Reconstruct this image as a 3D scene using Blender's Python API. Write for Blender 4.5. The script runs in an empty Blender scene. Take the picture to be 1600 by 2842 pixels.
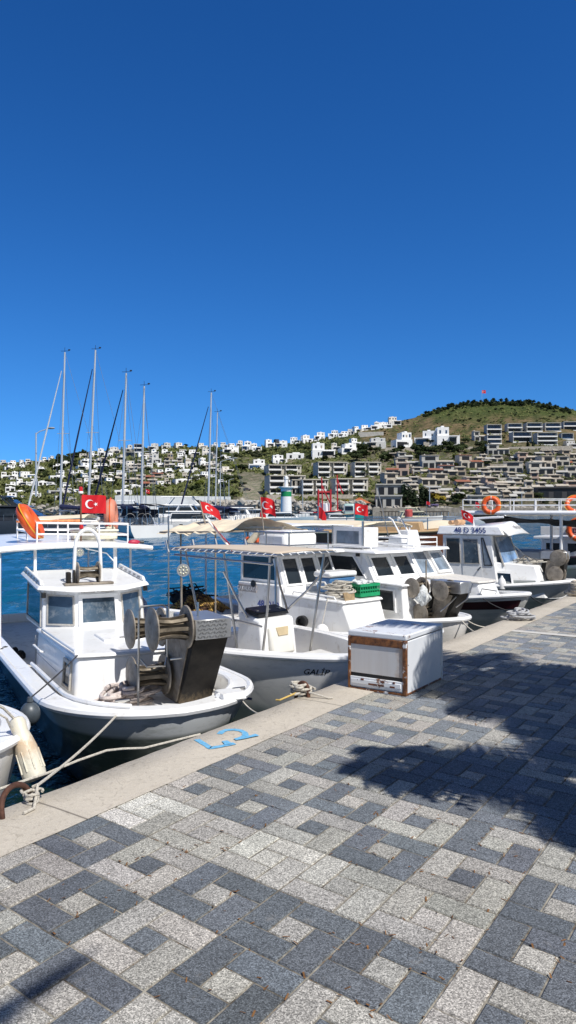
import bpy, bmesh, math, random
from mathutils import Vector, Matrix, noise
random.seed(7)
R = math.radians
sc = bpy.context.scene
COL = sc.collection
F = 2100.0; CX = 800.0; HY = 1415.0; CAMZ = 1.7; WATER = -0.72
def at(px, py, Y):
    return Vector(((px-CX)/F*Y, Y, CAMZ-(py-HY)/F*Y))
TH = R(33.3)
DV = Vector((math.sin(TH), math.cos(TH), 0)); NV = Vector((-math.cos(TH), math.sin(TH), 0))
def sw(s, w, z=0.0):
    return Vector((DV.x*s+NV.x*w, DV.y*s+NV.y*w, z))
def tag(o, label=None, cat=None, group=None, kind=None):
    if label: o['label'] = label
    if cat: o['category'] = cat
    if group: o['group'] = group
    if kind: o['kind'] = kind
    return o
def empty(name, loc=(0,0,0), rz=0.0, label=None, cat=None, group=None):
    o = bpy.data.objects.new(name, None); COL.objects.link(o)
    o.empty_display_size = .2
    o.location = loc; o.rotation_euler = (0,0,rz)
    return tag(o, label, cat, group)

class MB:
    def __init__(self, off=(0,0,0)):
        self.v=[]; self.f=[]; self.off=Vector(off)
    def add(self, vs, fs):
        b=len(self.v); self.v+= [Vector(p) for p in vs]; self.f+= [tuple(i+b for i in q) for q in fs]; return self
    def box(self, c, s, rz=0.0, rx=0.0, ry=0.0):
        m = Matrix.Rotation(rz,3,'Z') @ Matrix.Rotation(ry,3,'Y') @ Matrix.Rotation(rx,3,'X')
        c=Vector(c); h=Vector(s)*.5
        vs=[c+m@Vector((x*h.x,y*h.y,z*h.z)) for z in(-1,1) for (x,y) in((-1,-1),(1,-1),(1,1),(-1,1))]
        return self.hexa(vs)
    def hexa(self, p):   # bottom 4 ccw, top 4 ccw
        return self.add(p, [(3,2,1,0),(4,5,6,7),(0,1,5,4),(1,2,6,5),(2,3,7,6),(3,0,4,7)])
    def tube(self, pts, r, n=6, closed=False, cap=True):
        pts=[Vector(p) for p in pts]; k=len(pts)
        rs = r if isinstance(r,(list,tuple)) else [r]*k
        vs=[]; fs=[]; up=None
        for i,p in enumerate(pts):
            if closed: d=pts[(i+1)%k]-pts[i-1]
            else: d=pts[min(i+1,k-1)]-pts[max(i-1,0)]
            if d.length<1e-9: d=Vector((0,0,1))
            d.normalize()
            if up is None:
                up=Vector((0,0,1)) if abs(d.z)<.9 else Vector((1,0,0))
            a=(up-d*up.dot(d))
            if a.length<1e-6: a=d.orthogonal()
            a.normalize(); b=d.cross(a); up=a
            for j in range(n):
                t=2*math.pi*j/n; vs.append(p+(a*math.cos(t)+b*math.sin(t))*rs[i])
        m=k if closed else k-1
        for i in range(m):
            for j in range(n):
                i2=(i+1)%k; j2=(j+1)%n
                fs.append((i*n+j, i*n+j2, i2*n+j2, i2*n+j))
        if cap and not closed:
            fs.append(tuple(range(n))[::-1]); fs.append(tuple((k-1)*n+j for j in range(n)))
        return self.add(vs,fs)
    def lathe(self, prof, c=(0,0,0), axis=(0,0,1), n=20):
        c=Vector(c); ax=Vector(axis).normalized(); a=ax.orthogonal().normalized(); b=ax.cross(a)
        vs=[];fs=[];k=len(prof)
        for (r,z) in prof:
            for j in range(n):
                t=2*math.pi*j/n; vs.append(c+ax*z+(a*math.cos(t)+b*math.sin(t))*r)
        for i in range(k-1):
            for j in range(n):
                j2=(j+1)%n; fs.append((i*n+j,i*n+j2,(i+1)*n+j2,(i+1)*n+j))
        fs.append(tuple(range(n))[::-1]); fs.append(tuple((k-1)*n+j for j in range(n)))
        return self.add(vs,fs)
    def prism(self, poly, off):   # poly: list of 3d points, extruded by off
        poly=[Vector(p) for p in poly]; off=Vector(off); k=len(poly)
        fs=[tuple(range(k))[::-1], tuple(range(k,2*k))]+[(i,(i+1)%k,k+(i+1)%k,k+i) for i in range(k)]
        return self.add(poly+[p+off for p in poly], fs)
    def grid(self, fn, nu, nv):
        vs=[fn(i/nu,j/nv) for j in range(nv+1) for i in range(nu+1)]
        fs=[(j*(nu+1)+i, j*(nu+1)+i+1, (j+1)*(nu+1)+i+1, (j+1)*(nu+1)+i) for j in range(nv) for i in range(nu)]
        return self.add(vs,fs)
    def ball(self, c, s, n=10, m=7):
        c=Vector(c); s=Vector(s) if not isinstance(s,(int,float)) else Vector((s,s,s)); b=len(self.v)
        vs=[c+Vector((0,0,s.z))]
        for i in range(1,m):
            a=math.pi*i/m
            for j in range(n):
                t=2*math.pi*j/n; vs.append(c+Vector((s.x*math.sin(a)*math.cos(t), s.y*math.sin(a)*math.sin(t), s.z*math.cos(a))))
        vs.append(c-Vector((0,0,s.z))); L=len(vs)-1
        fs=[(0,1+j,1+(j+1)%n) for j in range(n)]
        for i in range(m-2):
            for j in range(n):
                a=1+i*n+j; b2=1+i*n+(j+1)%n; fs.append((a,a+n,b2+n,b2))
        fs+=[(L,1+(m-2)*n+(j+1)%n,1+(m-2)*n+j) for j in range(n)]
        return self.add(vs,fs)
    def torus(self, c, Rr, r, normal, n=28, m=10, squash=1.0):
        nz=Vector(normal).normalized(); a=nz.orthogonal().normalized(); b=nz.cross(a); c=Vector(c)
        vs=[];fs=[]
        for i in range(n):
            t=2*math.pi*i/n; d=a*math.cos(t)+b*math.sin(t)
            for j in range(m):
                u=2*math.pi*j/m; vs.append(c+d*(Rr+r*math.cos(u))+nz*r*squash*math.sin(u))
        for i in range(n):
            for j in range(m):
                fs.append((i*m+j,((i+1)%n)*m+j,((i+1)%n)*m+(j+1)%m,i*m+(j+1)%m))
        return self.add(vs,fs)
    def build(self, name, mat, parent=None, smooth=True, ang=38, bevel=0, seg=2, label=None, recalc=True):
        me=bpy.data.meshes.new(name)
        me.from_pydata([p+self.off for p in self.v],[],self.f); me.update()
        if recalc:
            bm=bmesh.new(); bm.from_mesh(me); bmesh.ops.recalc_face_normals(bm, faces=bm.faces); bm.to_mesh(me); bm.free()
        if mat: me.materials.append(mat)
        if smooth:
            me.shade_smooth(); me.set_sharp_from_angle(angle=R(ang))
        o=bpy.data.objects.new(name,me); COL.objects.link(o)
        if parent: o.parent=parent
        if bevel:
            b=o.modifiers.new('bevel','BEVEL'); b.width=bevel; b.segments=seg; b.limit_method='ANGLE'; b.angle_limit=R(30)
        if label: o['label']=label
        return o

# ---------- materials
def _mat(name):
    m=bpy.data.materials.new(name); m.use_nodes=True
    nt=m.node_tree; return m, nt, nt.nodes['Principled BSDF']
def N(nt, typ, **kw):
    n=nt.nodes.new(typ)
    for k,v in kw.items():
        if k in n.inputs: n.inputs[k].default_value=v
        else: setattr(n,k,v)
    return n
def ramp(nt, src, stops):
    r=nt.nodes.new('ShaderNodeValToRGB'); e=r.color_ramp.elements
    while len(e)<len(stops): e.new(.5)
    for el,(p,c) in zip(e,stops):
        el.position=p; el.color=(c,c,c,1) if isinstance(c,(int,float)) else (*c,1)
    nt.links.new(src, r.inputs[0]); return r.outputs[0]
def mixc(nt, fac, a, b, mode='MIX'):
    m=nt.nodes.new('ShaderNodeMix'); m.data_type='RGBA'; m.blend_type=mode
    for sock,val in ((m.inputs[0],fac),(m.inputs[6],a),(m.inputs[7],b)):
        if isinstance(val,(int,float)): sock.default_value=val
        elif isinstance(val,(tuple,list)): sock.default_value=(*val,1)
        else: nt.links.new(val,sock)
    return m.outputs[2]
def coords(nt, kind='Object'):
    return nt.nodes.new('ShaderNodeTexCoord').outputs[kind]
def noise_n(nt, vec, scale, detail=3, rough=.55):
    n=N(nt,'ShaderNodeTexNoise'); n.inputs['Scale'].default_value=scale; n.inputs['Detail'].default_value=detail; n.inputs['Roughness'].default_value=rough
    if vec is not None: nt.links.new(vec,n.inputs['Vector'])
    return n.outputs['Fac']
def bump_n(nt, bs, h, strength=.3, dist=.02):
    b=N(nt,'ShaderNodeBump'); b.inputs['Strength'].default_value=strength; b.inputs['Distance'].default_value=dist
    nt.links.new(h,b.inputs['Height']); nt.links.new(b.outputs[0],bs.inputs['Normal']); return b
def M(name, col, rough=.5, metal=0.0, var=.12, vs=6.0, bump=0.0, bs_=40.0, dirt=None, dscale=4.0, damt=.5, coat=0.0, streak=None):
    m,nt,b=_mat(name); co=coords(nt)
    n=noise_n(nt,co,vs,4)
    lo=tuple(max(0,c*(1-var)) for c in col); hi=tuple(min(1,c*(1+var)) for c in col)
    c=mixc(nt, ramp(nt,n,[(.3,0.0),(.7,1.0)]), lo, hi)
    if dirt:
        d=noise_n(nt,co,dscale,7,.7)
        c=mixc(nt, ramp(nt,d,[(.62-.2*damt,0.0),(.8-.1*damt,1.0)]), c, dirt)
    if streak:
        mp=N(nt,'ShaderNodeMapping'); mp.inputs['Scale'].default_value=(9,9,.9); nt.links.new(co,mp.inputs[0])
        c=mixc(nt, ramp(nt,noise_n(nt,mp.outputs[0],1.6,5,.65),[(.58,0.0),(.76,.42)]), c, streak)
    nt.links.new(c,b.inputs['Base Color'])
    b.inputs['Roughness'].default_value=rough; b.inputs['Metallic'].default_value=metal
    if coat: b.inputs['Coat Weight'].default_value=coat; b.inputs['Coat Roughness'].default_value=.08
    if bump: bump_n(nt,b,noise_n(nt,co,bs_,4),bump,.01)
    return m
# camera
SKY_SAT=1.27; SKY_GAM=1.45; SKY_TINT=(.80,.98,1.0)
cam=bpy.data.cameras.new('camera'); camo=bpy.data.objects.new('camera',cam); COL.objects.link(camo)
cam.sensor_fit='VERTICAL'; cam.sensor_height=24.0; cam.lens=24.0*F/2842.0
cam.clip_start=.05; cam.clip_end=6000
camo.location=(0,0,CAMZ); camo.rotation_euler=(R(90)-math.atan((1421-HY)/F)*1.0,0,0)
sc.camera=camo
# light
EL=R(52); SUN=Vector((.66,-.75,0)).normalized()*math.cos(EL)+Vector((0,0,math.sin(EL)))
sl=bpy.data.lights.new('sun','SUN'); so=bpy.data.objects.new('sun',sl); COL.objects.link(so)
sl.energy=5.0; sl.angle=R(.53); sl.color=(1,.97,.925)
so.rotation_euler=(-SUN).to_track_quat('-Z','Y').to_euler(); so.location=(20,-20,40)
w=bpy.data.worlds.new('World'); sc.world=w; w.use_nodes=True; nt=w.node_tree
bg=nt.nodes['Background']; sky=nt.nodes.new('ShaderNodeTexSky'); sky.sky_type='NISHITA'; sky.sun_disc=False
sky.sun_elevation=EL; sky.sun_rotation=math.atan2(SUN.x,SUN.y); sky.altitude=0; sky.air_density=1.0; sky.dust_density=0.0; sky.ozone_density=2.5
tcw=nt.nodes.new('ShaderNodeTexCoord'); vm=nt.nodes.new('ShaderNodeVectorMath'); vm.operation='MULTIPLY_ADD'
vm.inputs[1].default_value=(1,1,.80); vm.inputs[2].default_value=(0,0,.155)
nt.links.new(tcw.outputs['Generated'],vm.inputs[0]); nt.links.new(vm.outputs[0],sky.inputs['Vector'])
hs=nt.nodes.new('ShaderNodeHueSaturation'); hs.inputs['Saturation'].default_value=SKY_SAT
nt.links.new(sky.outputs[0],hs.inputs['Color'])
gm=nt.nodes.new('ShaderNodeGamma'); gm.inputs['Gamma'].default_value=SKY_GAM; nt.links.new(hs.outputs[0],gm.inputs[0])
deep=mixc(nt,1.0,gm.outputs[0],SKY_TINT,'MULTIPLY')
hp=nt.nodes.new('ShaderNodeHueSaturation'); hp.inputs['Saturation'].default_value=.62; hp.inputs['Value'].default_value=.72; nt.links.new(sky.outputs[0],hp.inputs['Color'])
nrm=nt.nodes.new('ShaderNodeVectorMath'); nrm.operation='NORMALIZE'; nt.links.new(tcw.outputs['Generated'],nrm.inputs[0])
dp=nt.nodes.new('ShaderNodeVectorMath'); dp.operation='DOT_PRODUCT'; nt.links.new(nrm.outputs[0],dp.inputs[0]); dp.inputs[1].default_value=tuple(SUN)
nt.links.new(mixc(nt,ramp(nt,dp.outputs['Value'],[(.26,0.0),(.62,1.0)]),deep,hp.outputs[0]),bg.inputs['Color'])
bg.inputs['Strength'].default_value=.075
sc.view_settings.view_transform='Standard'; sc.view_settings.look='None'; sc.view_settings.exposure=0
# ---------- ground: water, quay, paving
def water_mat():
    m,nt,b=_mat('sea_water'); co=coords(nt)
    n0=noise_n(nt,co,.06,3)
    c=mixc(nt, ramp(nt,n0,[(.35,0.0),(.7,1.0)]), (.005,.078,.155),(.007,.108,.20))
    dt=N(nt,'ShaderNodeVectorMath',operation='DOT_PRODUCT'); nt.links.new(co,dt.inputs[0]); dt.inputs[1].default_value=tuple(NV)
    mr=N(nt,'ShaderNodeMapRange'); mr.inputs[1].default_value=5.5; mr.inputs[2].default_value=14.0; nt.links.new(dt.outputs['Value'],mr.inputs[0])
    c=mixc(nt, mr.outputs[0], (.004,.014,.012), c)     # shade and dark reflections by the quay painted into the water colour
    nt.links.new(c,b.inputs['Base Color']); b.inputs['Roughness'].default_value=.06; b.inputs['IOR'].default_value=1.33
    mp=N(nt,'ShaderNodeMapping'); mp.inputs['Scale'].default_value=(1.0,1.5,1); mp.inputs['Rotation'].default_value=(0,0,.5); nt.links.new(co,mp.inputs[0])
    a=noise_n(nt,mp.outputs[0],1.6,4,.6); bb=noise_n(nt,mp.outputs[0],6.0,3,.6)
    s=N(nt,'ShaderNodeMath',operation='MULTIPLY_ADD'); nt.links.new(bb,s.inputs[0]); s.inputs[1].default_value=.35; nt.links.new(a,s.inputs[2])
    bump_n(nt,b,s.outputs[0],1.0,.14)
    return m
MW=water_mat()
wr=random.Random(12); WV=[]
for i in range(16):
    lam=.26*1.135**i*wr.uniform(.9,1.1); a=wr.gauss(1.9,.55); WV.append((2*math.pi/lam*math.cos(a),2*math.pi/lam*math.sin(a),lam/(2*math.pi)*.075,wr.uniform(0,6.28)))
def wave(x,y):
    f=1.0 if True else 0
    return sum(A_*math.sin(kx*x+ky*y+ph) for kx,ky,A_,ph in WV)
V_=[];F_=[]; na,nr=300,330
for j in range(nr+1):
    r_=3.2*(150/3.2)**(j/nr)
    for i in range(na+1):
        a=R(-52)+R(104)*i/na; x,y=r_*math.sin(a),r_*math.cos(a); wq=x*NV.x+y*NV.y
        damp=max(0,min(1,(150-r_)/60)); calm=.45+.55*max(0,min(1,(wq-4)/8))
        V_.append((x,y,WATER+damp*calm*wave(x,y)))
for j in range(nr):
    for i in range(na): F_.append((j*(na+1)+i,j*(na+1)+i+1,(j+1)*(na+1)+i+1,(j+1)*(na+1)+i))
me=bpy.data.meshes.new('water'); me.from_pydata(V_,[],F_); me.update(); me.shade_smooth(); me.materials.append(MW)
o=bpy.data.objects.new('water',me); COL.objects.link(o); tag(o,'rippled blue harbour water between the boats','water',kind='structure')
mb=MB(); mb.add([(-1500,-40,WATER-.16),(1500,-40,WATER-.16),(1500,1500,WATER-.16),(-1500,1500,WATER-.16)],[(0,1,2,3)])
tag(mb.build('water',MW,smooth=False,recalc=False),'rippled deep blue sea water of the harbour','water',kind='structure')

def concrete_mat():
    m,nt,b=_mat('coping_concrete'); co=coords(nt)
    a=noise_n(nt,co,1.3,6,.65); f=noise_n(nt,co,160,3,.7); g=noise_n(nt,co,28,5,.7)
    c=mixc(nt, ramp(nt,a,[(.3,0.0),(.7,1.0)]), (.39,.345,.28),(.53,.47,.385))
    c=mixc(nt, ramp(nt,f,[(.35,0.0),(.7,1.0)]), c,(.62,.565,.48)); 
    c2=mixc(nt, ramp(nt,g,[(.56,0.0),(.72,.75)]), c,(.27,.23,.19))
    v=N(nt,'ShaderNodeTexVoronoi',feature='DISTANCE_TO_EDGE'); v.inputs['Scale'].default_value=1.1
    mp=N(nt,'ShaderNodeVectorMath',operation='ADD'); nt.links.new(co,mp.inputs[0])
    nn=N(nt,'ShaderNodeTexNoise'); nn.inputs['Scale'].default_value=4; nn.inputs['Detail'].default_value=6; nt.links.new(co,nn.inputs['Vector'])
    sc_=N(nt,'ShaderNodeVectorMath',operation='SCALE'); sc_.inputs['Scale'].default_value=.5; nt.links.new(nn.outputs['Color'],sc_.inputs[0]); nt.links.new(sc_.outputs[0],mp.inputs[1])
    nt.links.new(mp.outputs[0],v.inputs['Vector'])
    c3=mixc(nt, ramp(nt,v.outputs['Distance'],[(0.0,.5),(.005,0.0)]), c2,(.20,.17,.13))
    ds_=N(nt,'ShaderNodeVectorMath',operation='DOT_PRODUCT'); nt.links.new(co,ds_.inputs[0]); ds_.inputs[1].default_value=tuple(DV)
    md=N(nt,'ShaderNodeMath',operation='PINGPONG'); nt.links.new(ds_.outputs['Value'],md.inputs[0]); md.inputs[1].default_value=1.43
    c3=mixc(nt, ramp(nt,md.outputs[0],[(.0,.75),(.005,.75),(.009,0.0)]), c3,(.10,.085,.07))
    lw=noise_n(nt,co,.55,6,.7); c3=mixc(nt, ramp(nt,lw,[(.50,0.0),(.66,.45)]), c3,(.29,.25,.19))
    nt.links.new(c3,b.inputs['Base Color']); b.inputs['Roughness'].default_value=.92
    bump_n(nt,b,g,.5,.012)
    return m
MC=concrete_mat()
W_IN=3.215; W_OUT=3.70
mb=MB(); n=420; s0,s1=-3,60
rows=[]
for i in range(n+1):
    s=s0+(s1-s0)*i/n
    e=W_OUT-.008*(s-5)+.022*noise.noise(Vector((s*1.7,3,0)))+.016*noise.noise(Vector((s*7,9,0)))
    ii=W_IN+.012*noise.noise(Vector((s*2.3,1,5)))-.02
    rows.append([sw(s,ii,.004),sw(s,(ii+e)/2,.009+.0015*noise.noise(Vector((s*2,0,2)))),sw(s,e-.03,.008),sw(s,e,-.02),sw(s,e+.01,-.2),sw(s,e,-3.0)])
for r_ in rows: mb.v+=r_
k=6
for i in range(n):
    for j in range(k-1): mb.f.append((i*k+j,(i+1)*k+j,(i+1)*k+j+1,i*k+j+1))
tag(mb.build('quay_edge',MC,smooth=True,ang=50),'pale concrete coping along the edge of the quay','quay edge',kind='structure')

# grout bed
def bed_mat():
    m,nt,b=_mat('joint_sand'); co=coords(nt)
    a=noise_n(nt,co,9,5,.7); g=noise_n(nt,co,70,4,.7)
    c=mixc(nt, ramp(nt,a,[(.38,0.0),(.62,1.0)]), (.08,.07,.055),(.36,.33,.27))
    c=mixc(nt, ramp(nt,g,[(.58,0.0),(.66,.8)]), c,(.24,.12,.04))
    nt.links.new(c,b.inputs['Base Color']); b.inputs['Roughness'].default_value=.95; return m
MBED=bed_mat()
mb=MB(); mb.add([sw(-30,-60,-.006),sw(90,-60,-.006),sw(90,W_IN+.05,-.006),sw(-30,W_IN+.05,-.006)],[(0,1,2,3)])
tag(mb.build('ground',MBED,smooth=False),'sandy bed showing in the joints of the paving','ground',kind='structure')
def paver_mat():
    m,nt,b=_mat('paver_stone'); co=coords(nt)
    at_=N(nt,'ShaderNodeAttribute',attribute_name='pcol')
    v=N(nt,'ShaderNodeTexVoronoi'); v.inputs['Scale'].default_value=215; nt.links.new(co,v.inputs['Vector'])
    sp=N(nt,'ShaderNodeSeparateColor'); nt.links.new(v.outputs['Color'],sp.inputs[0])
    fine=noise_n(nt,co,240,2,.6); big=noise_n(nt,co,2.2,5,.6)
    mul=ramp(nt,sp.outputs[0],[(0.0,.34),(.35,.72),(.7,1.12),(1.0,1.75)])
    c=mixc(nt,1.0,at_.outputs['Color'],mul,'MULTIPLY')
    c=mixc(nt,1.0,c,ramp(nt,fine,[(.3,.72),(.7,1.25)]),'MULTIPLY')
    c=mixc(nt,1.0,c,ramp(nt,big,[(.3,.84),(.7,1.12)]),'MULTIPLY')
    d=noise_n(nt,co,5,8,.75)
    c=mixc(nt, ramp(nt,d,[(.60,0.0),(.76,.5)]), c,(.34,.31,.27))
    st=noise_n(nt,co,13,4,.6)
    c=mixc(nt, ramp(nt,st,[(.68,0.0),(.74,.55)]), c,(.05,.045,.04))
    nt.links.new(c,b.inputs['Base Color']); b.inputs['Roughness'].default_value=.82
    bump_n(nt,b,sp.outputs[0],.35,.004)
    return m
MP=paver_mat()
LIGHT=(.385,.367,.33); DARK=(.120,.132,.146); WHITE=(.60,.58,.52); BROWN=(.30,.28,.24)
U=.147; MOD=3*U; US=.1415; MODS=3*US; S_OFF=2.30-MODS*.5; W_OFF=W_IN-MOD*8; SK=.10   # modules laid from the coping inward
def skw(s,w,z): return sw(s+SK*(w-W_IN),w,z)
WHITES={(2,0):(9,0,1,3),(2,2):(9,0,1)}
TYPES={(2,0):'X',(2,1):'X',(2,2):'X',(2,3):'X',(2,4):'X',(1,3):'L',(1,4):'L',(1,5):'D',(0,4):'D',(2,5):'L',(0,5):'L'}
rnd=random.Random(11)
V=[];Fc=[];Cc=[]
def paver(s0,s1,w0,w1,col,near):
    g=.0035; c=[(s0+g,w0+g),(s1-g,w0+g),(s1-g,w1-g),(s0+g,w1-g)]
    dz=rnd.uniform(-.0015,.0015); tx=rnd.uniform(-.0012,.0012)
    b=len(V); bv=.006
    if near:
        q=[(s0+g+bv,w0+g+bv),(s1-g-bv,w0+g+bv),(s1-g-bv,w1-g-bv),(s0+g+bv,w1-g-bv)]
        for i,(s,w_) in enumerate(q): V.append(skw(s,w_,dz+(tx if i<2 else -tx)))
        for (s,w_) in c: V.append(skw(s,w_,-.005))
        Fc.append((b,b+1,b+2,b+3)); Cc.append(col)
        dk=tuple(x*.85 for x in col)
        for i in range(4):
            j=(i+1)%4; Fc.append((b+4+i,b+4+j,b+j,b+i)); Cc.append(dk)
    else:
        for (s,w_) in c: V.append(skw(s,w_,dz))
        Fc.append((b,b+1,b+2,b+3)); Cc.append(col)
for r_ in range(-14,100):
    for c_ in range(-26,8):
        s0=S_OFF+MODS*r_; w0=W_OFF+MOD*c_
        if s0>9 and w0<-12-.0*s0: continue
        near = s0<12 and s0>0 and w0>-5
        kc=7-c_; odd=(r_+kc+1)%2 if r_<3 else (r_+kc)%2      # 1: dark centre in a light ring
        q=rnd.random()
        if q<.06 and r_>4: odd=1-odd
        ty=TYPES.get((r_,kc))
        if ty in('D','X'): odd=1
        if ty=='L': odd=0
        ring,cen=(LIGHT,DARK) if odd else (DARK,LIGHT)
        if (.07<q<.10 and r_>4) or ty=='X': cen=ring
        def cc(base):
            k=rnd.uniform(.86,1.14); bb=base
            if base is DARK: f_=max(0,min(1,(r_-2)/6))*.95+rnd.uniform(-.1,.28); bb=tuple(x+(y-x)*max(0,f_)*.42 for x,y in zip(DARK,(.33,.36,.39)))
            if rnd.random()<.015: bb=BROWN
            return tuple(x*k*rnd.uniform(.98,1.02) for x in bb)
        sw_=rnd.randint(0,3) if rnd.random()<(.03 if r_<2 else .24) else -1
        rects=[(1,3,2,3),(2,3,0,2),(0,2,0,1),(0,1,1,3)]
        for i,(a0,a1,b0,b1) in enumerate(rects):
            col=ring
            if i==sw_ and ty not in('X',): col=LIGHT if ring is DARK else DARK
            if (r_,kc) in WHITES and i in WHITES[(r_,kc)]: col=WHITE
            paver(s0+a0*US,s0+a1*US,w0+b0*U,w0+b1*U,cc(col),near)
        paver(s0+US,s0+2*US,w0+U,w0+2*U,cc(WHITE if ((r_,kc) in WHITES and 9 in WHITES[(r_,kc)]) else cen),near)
me=bpy.data.meshes.new('paving'); me.from_pydata(V,[],Fc); me.update(); me.materials.append(MP)
att=me.attributes.new('pcol','FLOAT_COLOR','FACE')
att.data.foreach_set('color',[x for c in Cc for x in (*c,1.0)])
o=bpy.data.objects.new('paving',me); COL.objects.link(o)
tag(o,'quayside paving of light and dark grey blocks in pinwheel squares','paving',kind='structure')
# pale band crossing the quay
mb=MB(); mb.add([sw(10.52,-13,.006),sw(10.68,-13,.006),sw(10.68,W_IN-.02,.006),sw(10.52,W_IN-.02,.006)],[(0,1,2,3)])
tag(mb.build('paving_band',M('band_stone',(.55,.53,.49),.9,var=.1,vs=20,bump=.2),smooth=False),'pale stone band running across the quay paving','paving band',kind='structure')
# blown dry litter in the joints
mb=MB(); rnd=random.Random(5)
for i in range(5200):
    r_=rnd.randint(0,18); c_=rnd.randint(-10,7)
    if noise.noise(Vector((r_*.9,c_*.9,rnd.choice((0,.3)))))<-.05: continue
    s0=S_OFF+MODS*r_; w0=W_OFF+MOD*c_
    if rnd.random()<.5: s=s0+rnd.choice((0,US,2*US))+rnd.gauss(0,.006); w_=w0+rnd.random()*MOD
    else: w_=w0+rnd.choice((0,U,2*U))+rnd.gauss(0,.006); s=s0+rnd.random()*MODS
    p=skw(s,w_,.003); a=rnd.random()*6.3; l=rnd.uniform(.004,.016); t=rnd.uniform(.0015,.004)
    d=Vector((math.cos(a),math.sin(a),rnd.uniform(-.2,.5)))*l; e=Vector((-math.sin(a),math.cos(a),0))*t
    mb.add([p-d-e,p+d-e,p+d+e,p-d+e],[(0,1,2,3)])
tag(mb.build('leaf_litter',M('dry_litter',(.19,.09,.03),.9,var=.6,vs=30),smooth=False,recalc=False),'dry brown needles and crumbs caught in the paving joints','leaf litter',kind='stuff')
# painted berth number
MBLUE=M('blue_paint',(.13,.42,.68),.8,var=.2,vs=30,dirt=(.42,.39,.33),dscale=45,damt=.55)
def stroke(mb,pts,wd):
    P=[Vector((p[0],p[1],0)) for p in pts]; L=[];Rr=[]
    for i,p in enumerate(P):
        d=P[min(i+1,len(P)-1)]-P[max(i-1,0)]; d.normalize(); nrm=Vector((-d.y,d.x,0))
        k=wd*.5*(1+.25*noise.noise(Vector((p.x*14,p.y*14,1))))
        L.append(p+nrm*k); Rr.append(p-nrm*k)
    m_=len(P); vs=[sw(q.x,q.y,.0125) for q in L+Rr]
    mb.add(vs,[(i,i+1,m_+i+1,m_+i) for i in range(m_-1)])
def dens(pts,n=8):
    o=[]
    for a,b in zip(pts,pts[1:]):
        for i in range(n): o.append((a[0]+(b[0]-a[0])*i/n,a[1]+(b[1]-a[1])*i/n))
    return o+[pts[-1]]
def gsw(px,py):
    Z=F*CAMZ/(py-HY); v=Vector(((px-CX)/F*Z,Z,0)); return (v.dot(DV),v.dot(NV))
num=empty('berth_number',sw(4.4,3.45,.012),0,'blue hand painted berth number 42 on the concrete coping','painted number')
mb=MB(off=-num.location)
stroke(mb,dens([gsw(546,2057),gsw(566,2069),gsw(585,2081),gsw(615,2076),gsw(652,2068)]),.047)
mb.build('digit',MBLUE,num,smooth=False)
mb=MB(off=-num.location+Vector((0,0,.003))); stroke(mb,dens([gsw(624,2062),gsw(636,2072)]),.05); mb.build('digit',MBLUE,num,smooth=False)
mb=MB(off=-num.location)
stroke(mb,dens([gsw(*q) for q in ((610,2042),(617,2035),(630,2030.5),(650,2029.5),(668,2032),(680,2038),(682,2045),(674,2051),(660,2056.5))],4),.047)
mb.build('digit',MBLUE,num,smooth=False)
mb=MB(off=-num.location+Vector((0,0,.003))); stroke(mb,dens([gsw(652,2058),gsw(680,2053),gsw(715,2045)]),.047); mb.build('digit',MBLUE,num,smooth=False)
# ---------- far shore: hillside with its houses and trees
RIDGE=[(-900,1330),(-300,1310),(0,1290),(100,1283),(150,1275),(230,1256),(300,1250),(440,1243),(640,1240),(700,1243),(800,1231),(860,1225),(920,1212),(1000,1196),(1060,1178),(1110,1168),(1150,1160),(1200,1139),(1260,1124),(1330,1115),(1420,1113),(1500,1119),(1545,1127),(1600,1140),(1800,1190),(2200,1260),(2700,1330)]
def lerp_tab(tab,x):
    if x<=tab[0][0]: return tab[0][1]
    for (a,b),(c,d) in zip(tab,tab[1:]):
        if x<=c: return b+(d-b)*(x-a)/(c-a)
    return tab[-1][1]
YS=330.0
def yr_(x): return lerp_tab(RIDGE,x)
def ridgeY(x): return 620+ (lerp_tab([(-900,0),(600,60),(1000,120),(1350,260),(1700,200),(2700,100)],x))
GP=.85
def hill_pt(px,py):      # point of the hillside seen past px,py
    yr=yr_(px); u=max(0.0,min(1.0,(py-1413)/(yr-1413)))**(1/GP)
    return at(px,py if u<1 else yr, YS+(ridgeY(px)-YS)*u)
def hill_col(px,py):
    k=noise.noise(Vector((px*.012,py*.02,0))); k2=noise.noise(Vector((px*.05,py*.09,4)))
    green=Vector((.075,.088,.030)); dgreen=Vector((.034,.045,.017)); brown=Vector((.22,.155,.09)); tan=Vector((.27,.225,.165)); stone=Vector((.30,.26,.20))
    g=lambda a,b,t:a.lerp(b,max(0,min(1,t)))
    if px<1000: c=g(dgreen,green,.5+1.4*k+.6*k2)
    else:
        c=g(green*1.25,brown,(py-1150+30*k)/22)
        c=g(c,green*.8,.02+1.5*k2) if py<1290 else c
        c=g(c,tan*.8,(py-1215)/40)
        c=g(c,dgreen*1.3,.15+1.1*k2)
    if 640<px<1100 and py>1270: c=g(c,tan,.5+.9*k2)
    if 668<px<728 and py>1334: c=g(stone*1.1,c,.05)
    if 660<px<740 and 1314<py<1336: c=g(stone*.8,c,.2)
    if px<640 and py>1370: c=g(c,stone*.8,.5+k)
    if 90<px<160 and 1285<py<1310: c=Vector((.16,.16,.05))
    return c
cols=list(range(-900,2701,12)); us=[i/44 for i in range(45)]
V=[];Fc=[];C=[]
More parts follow.
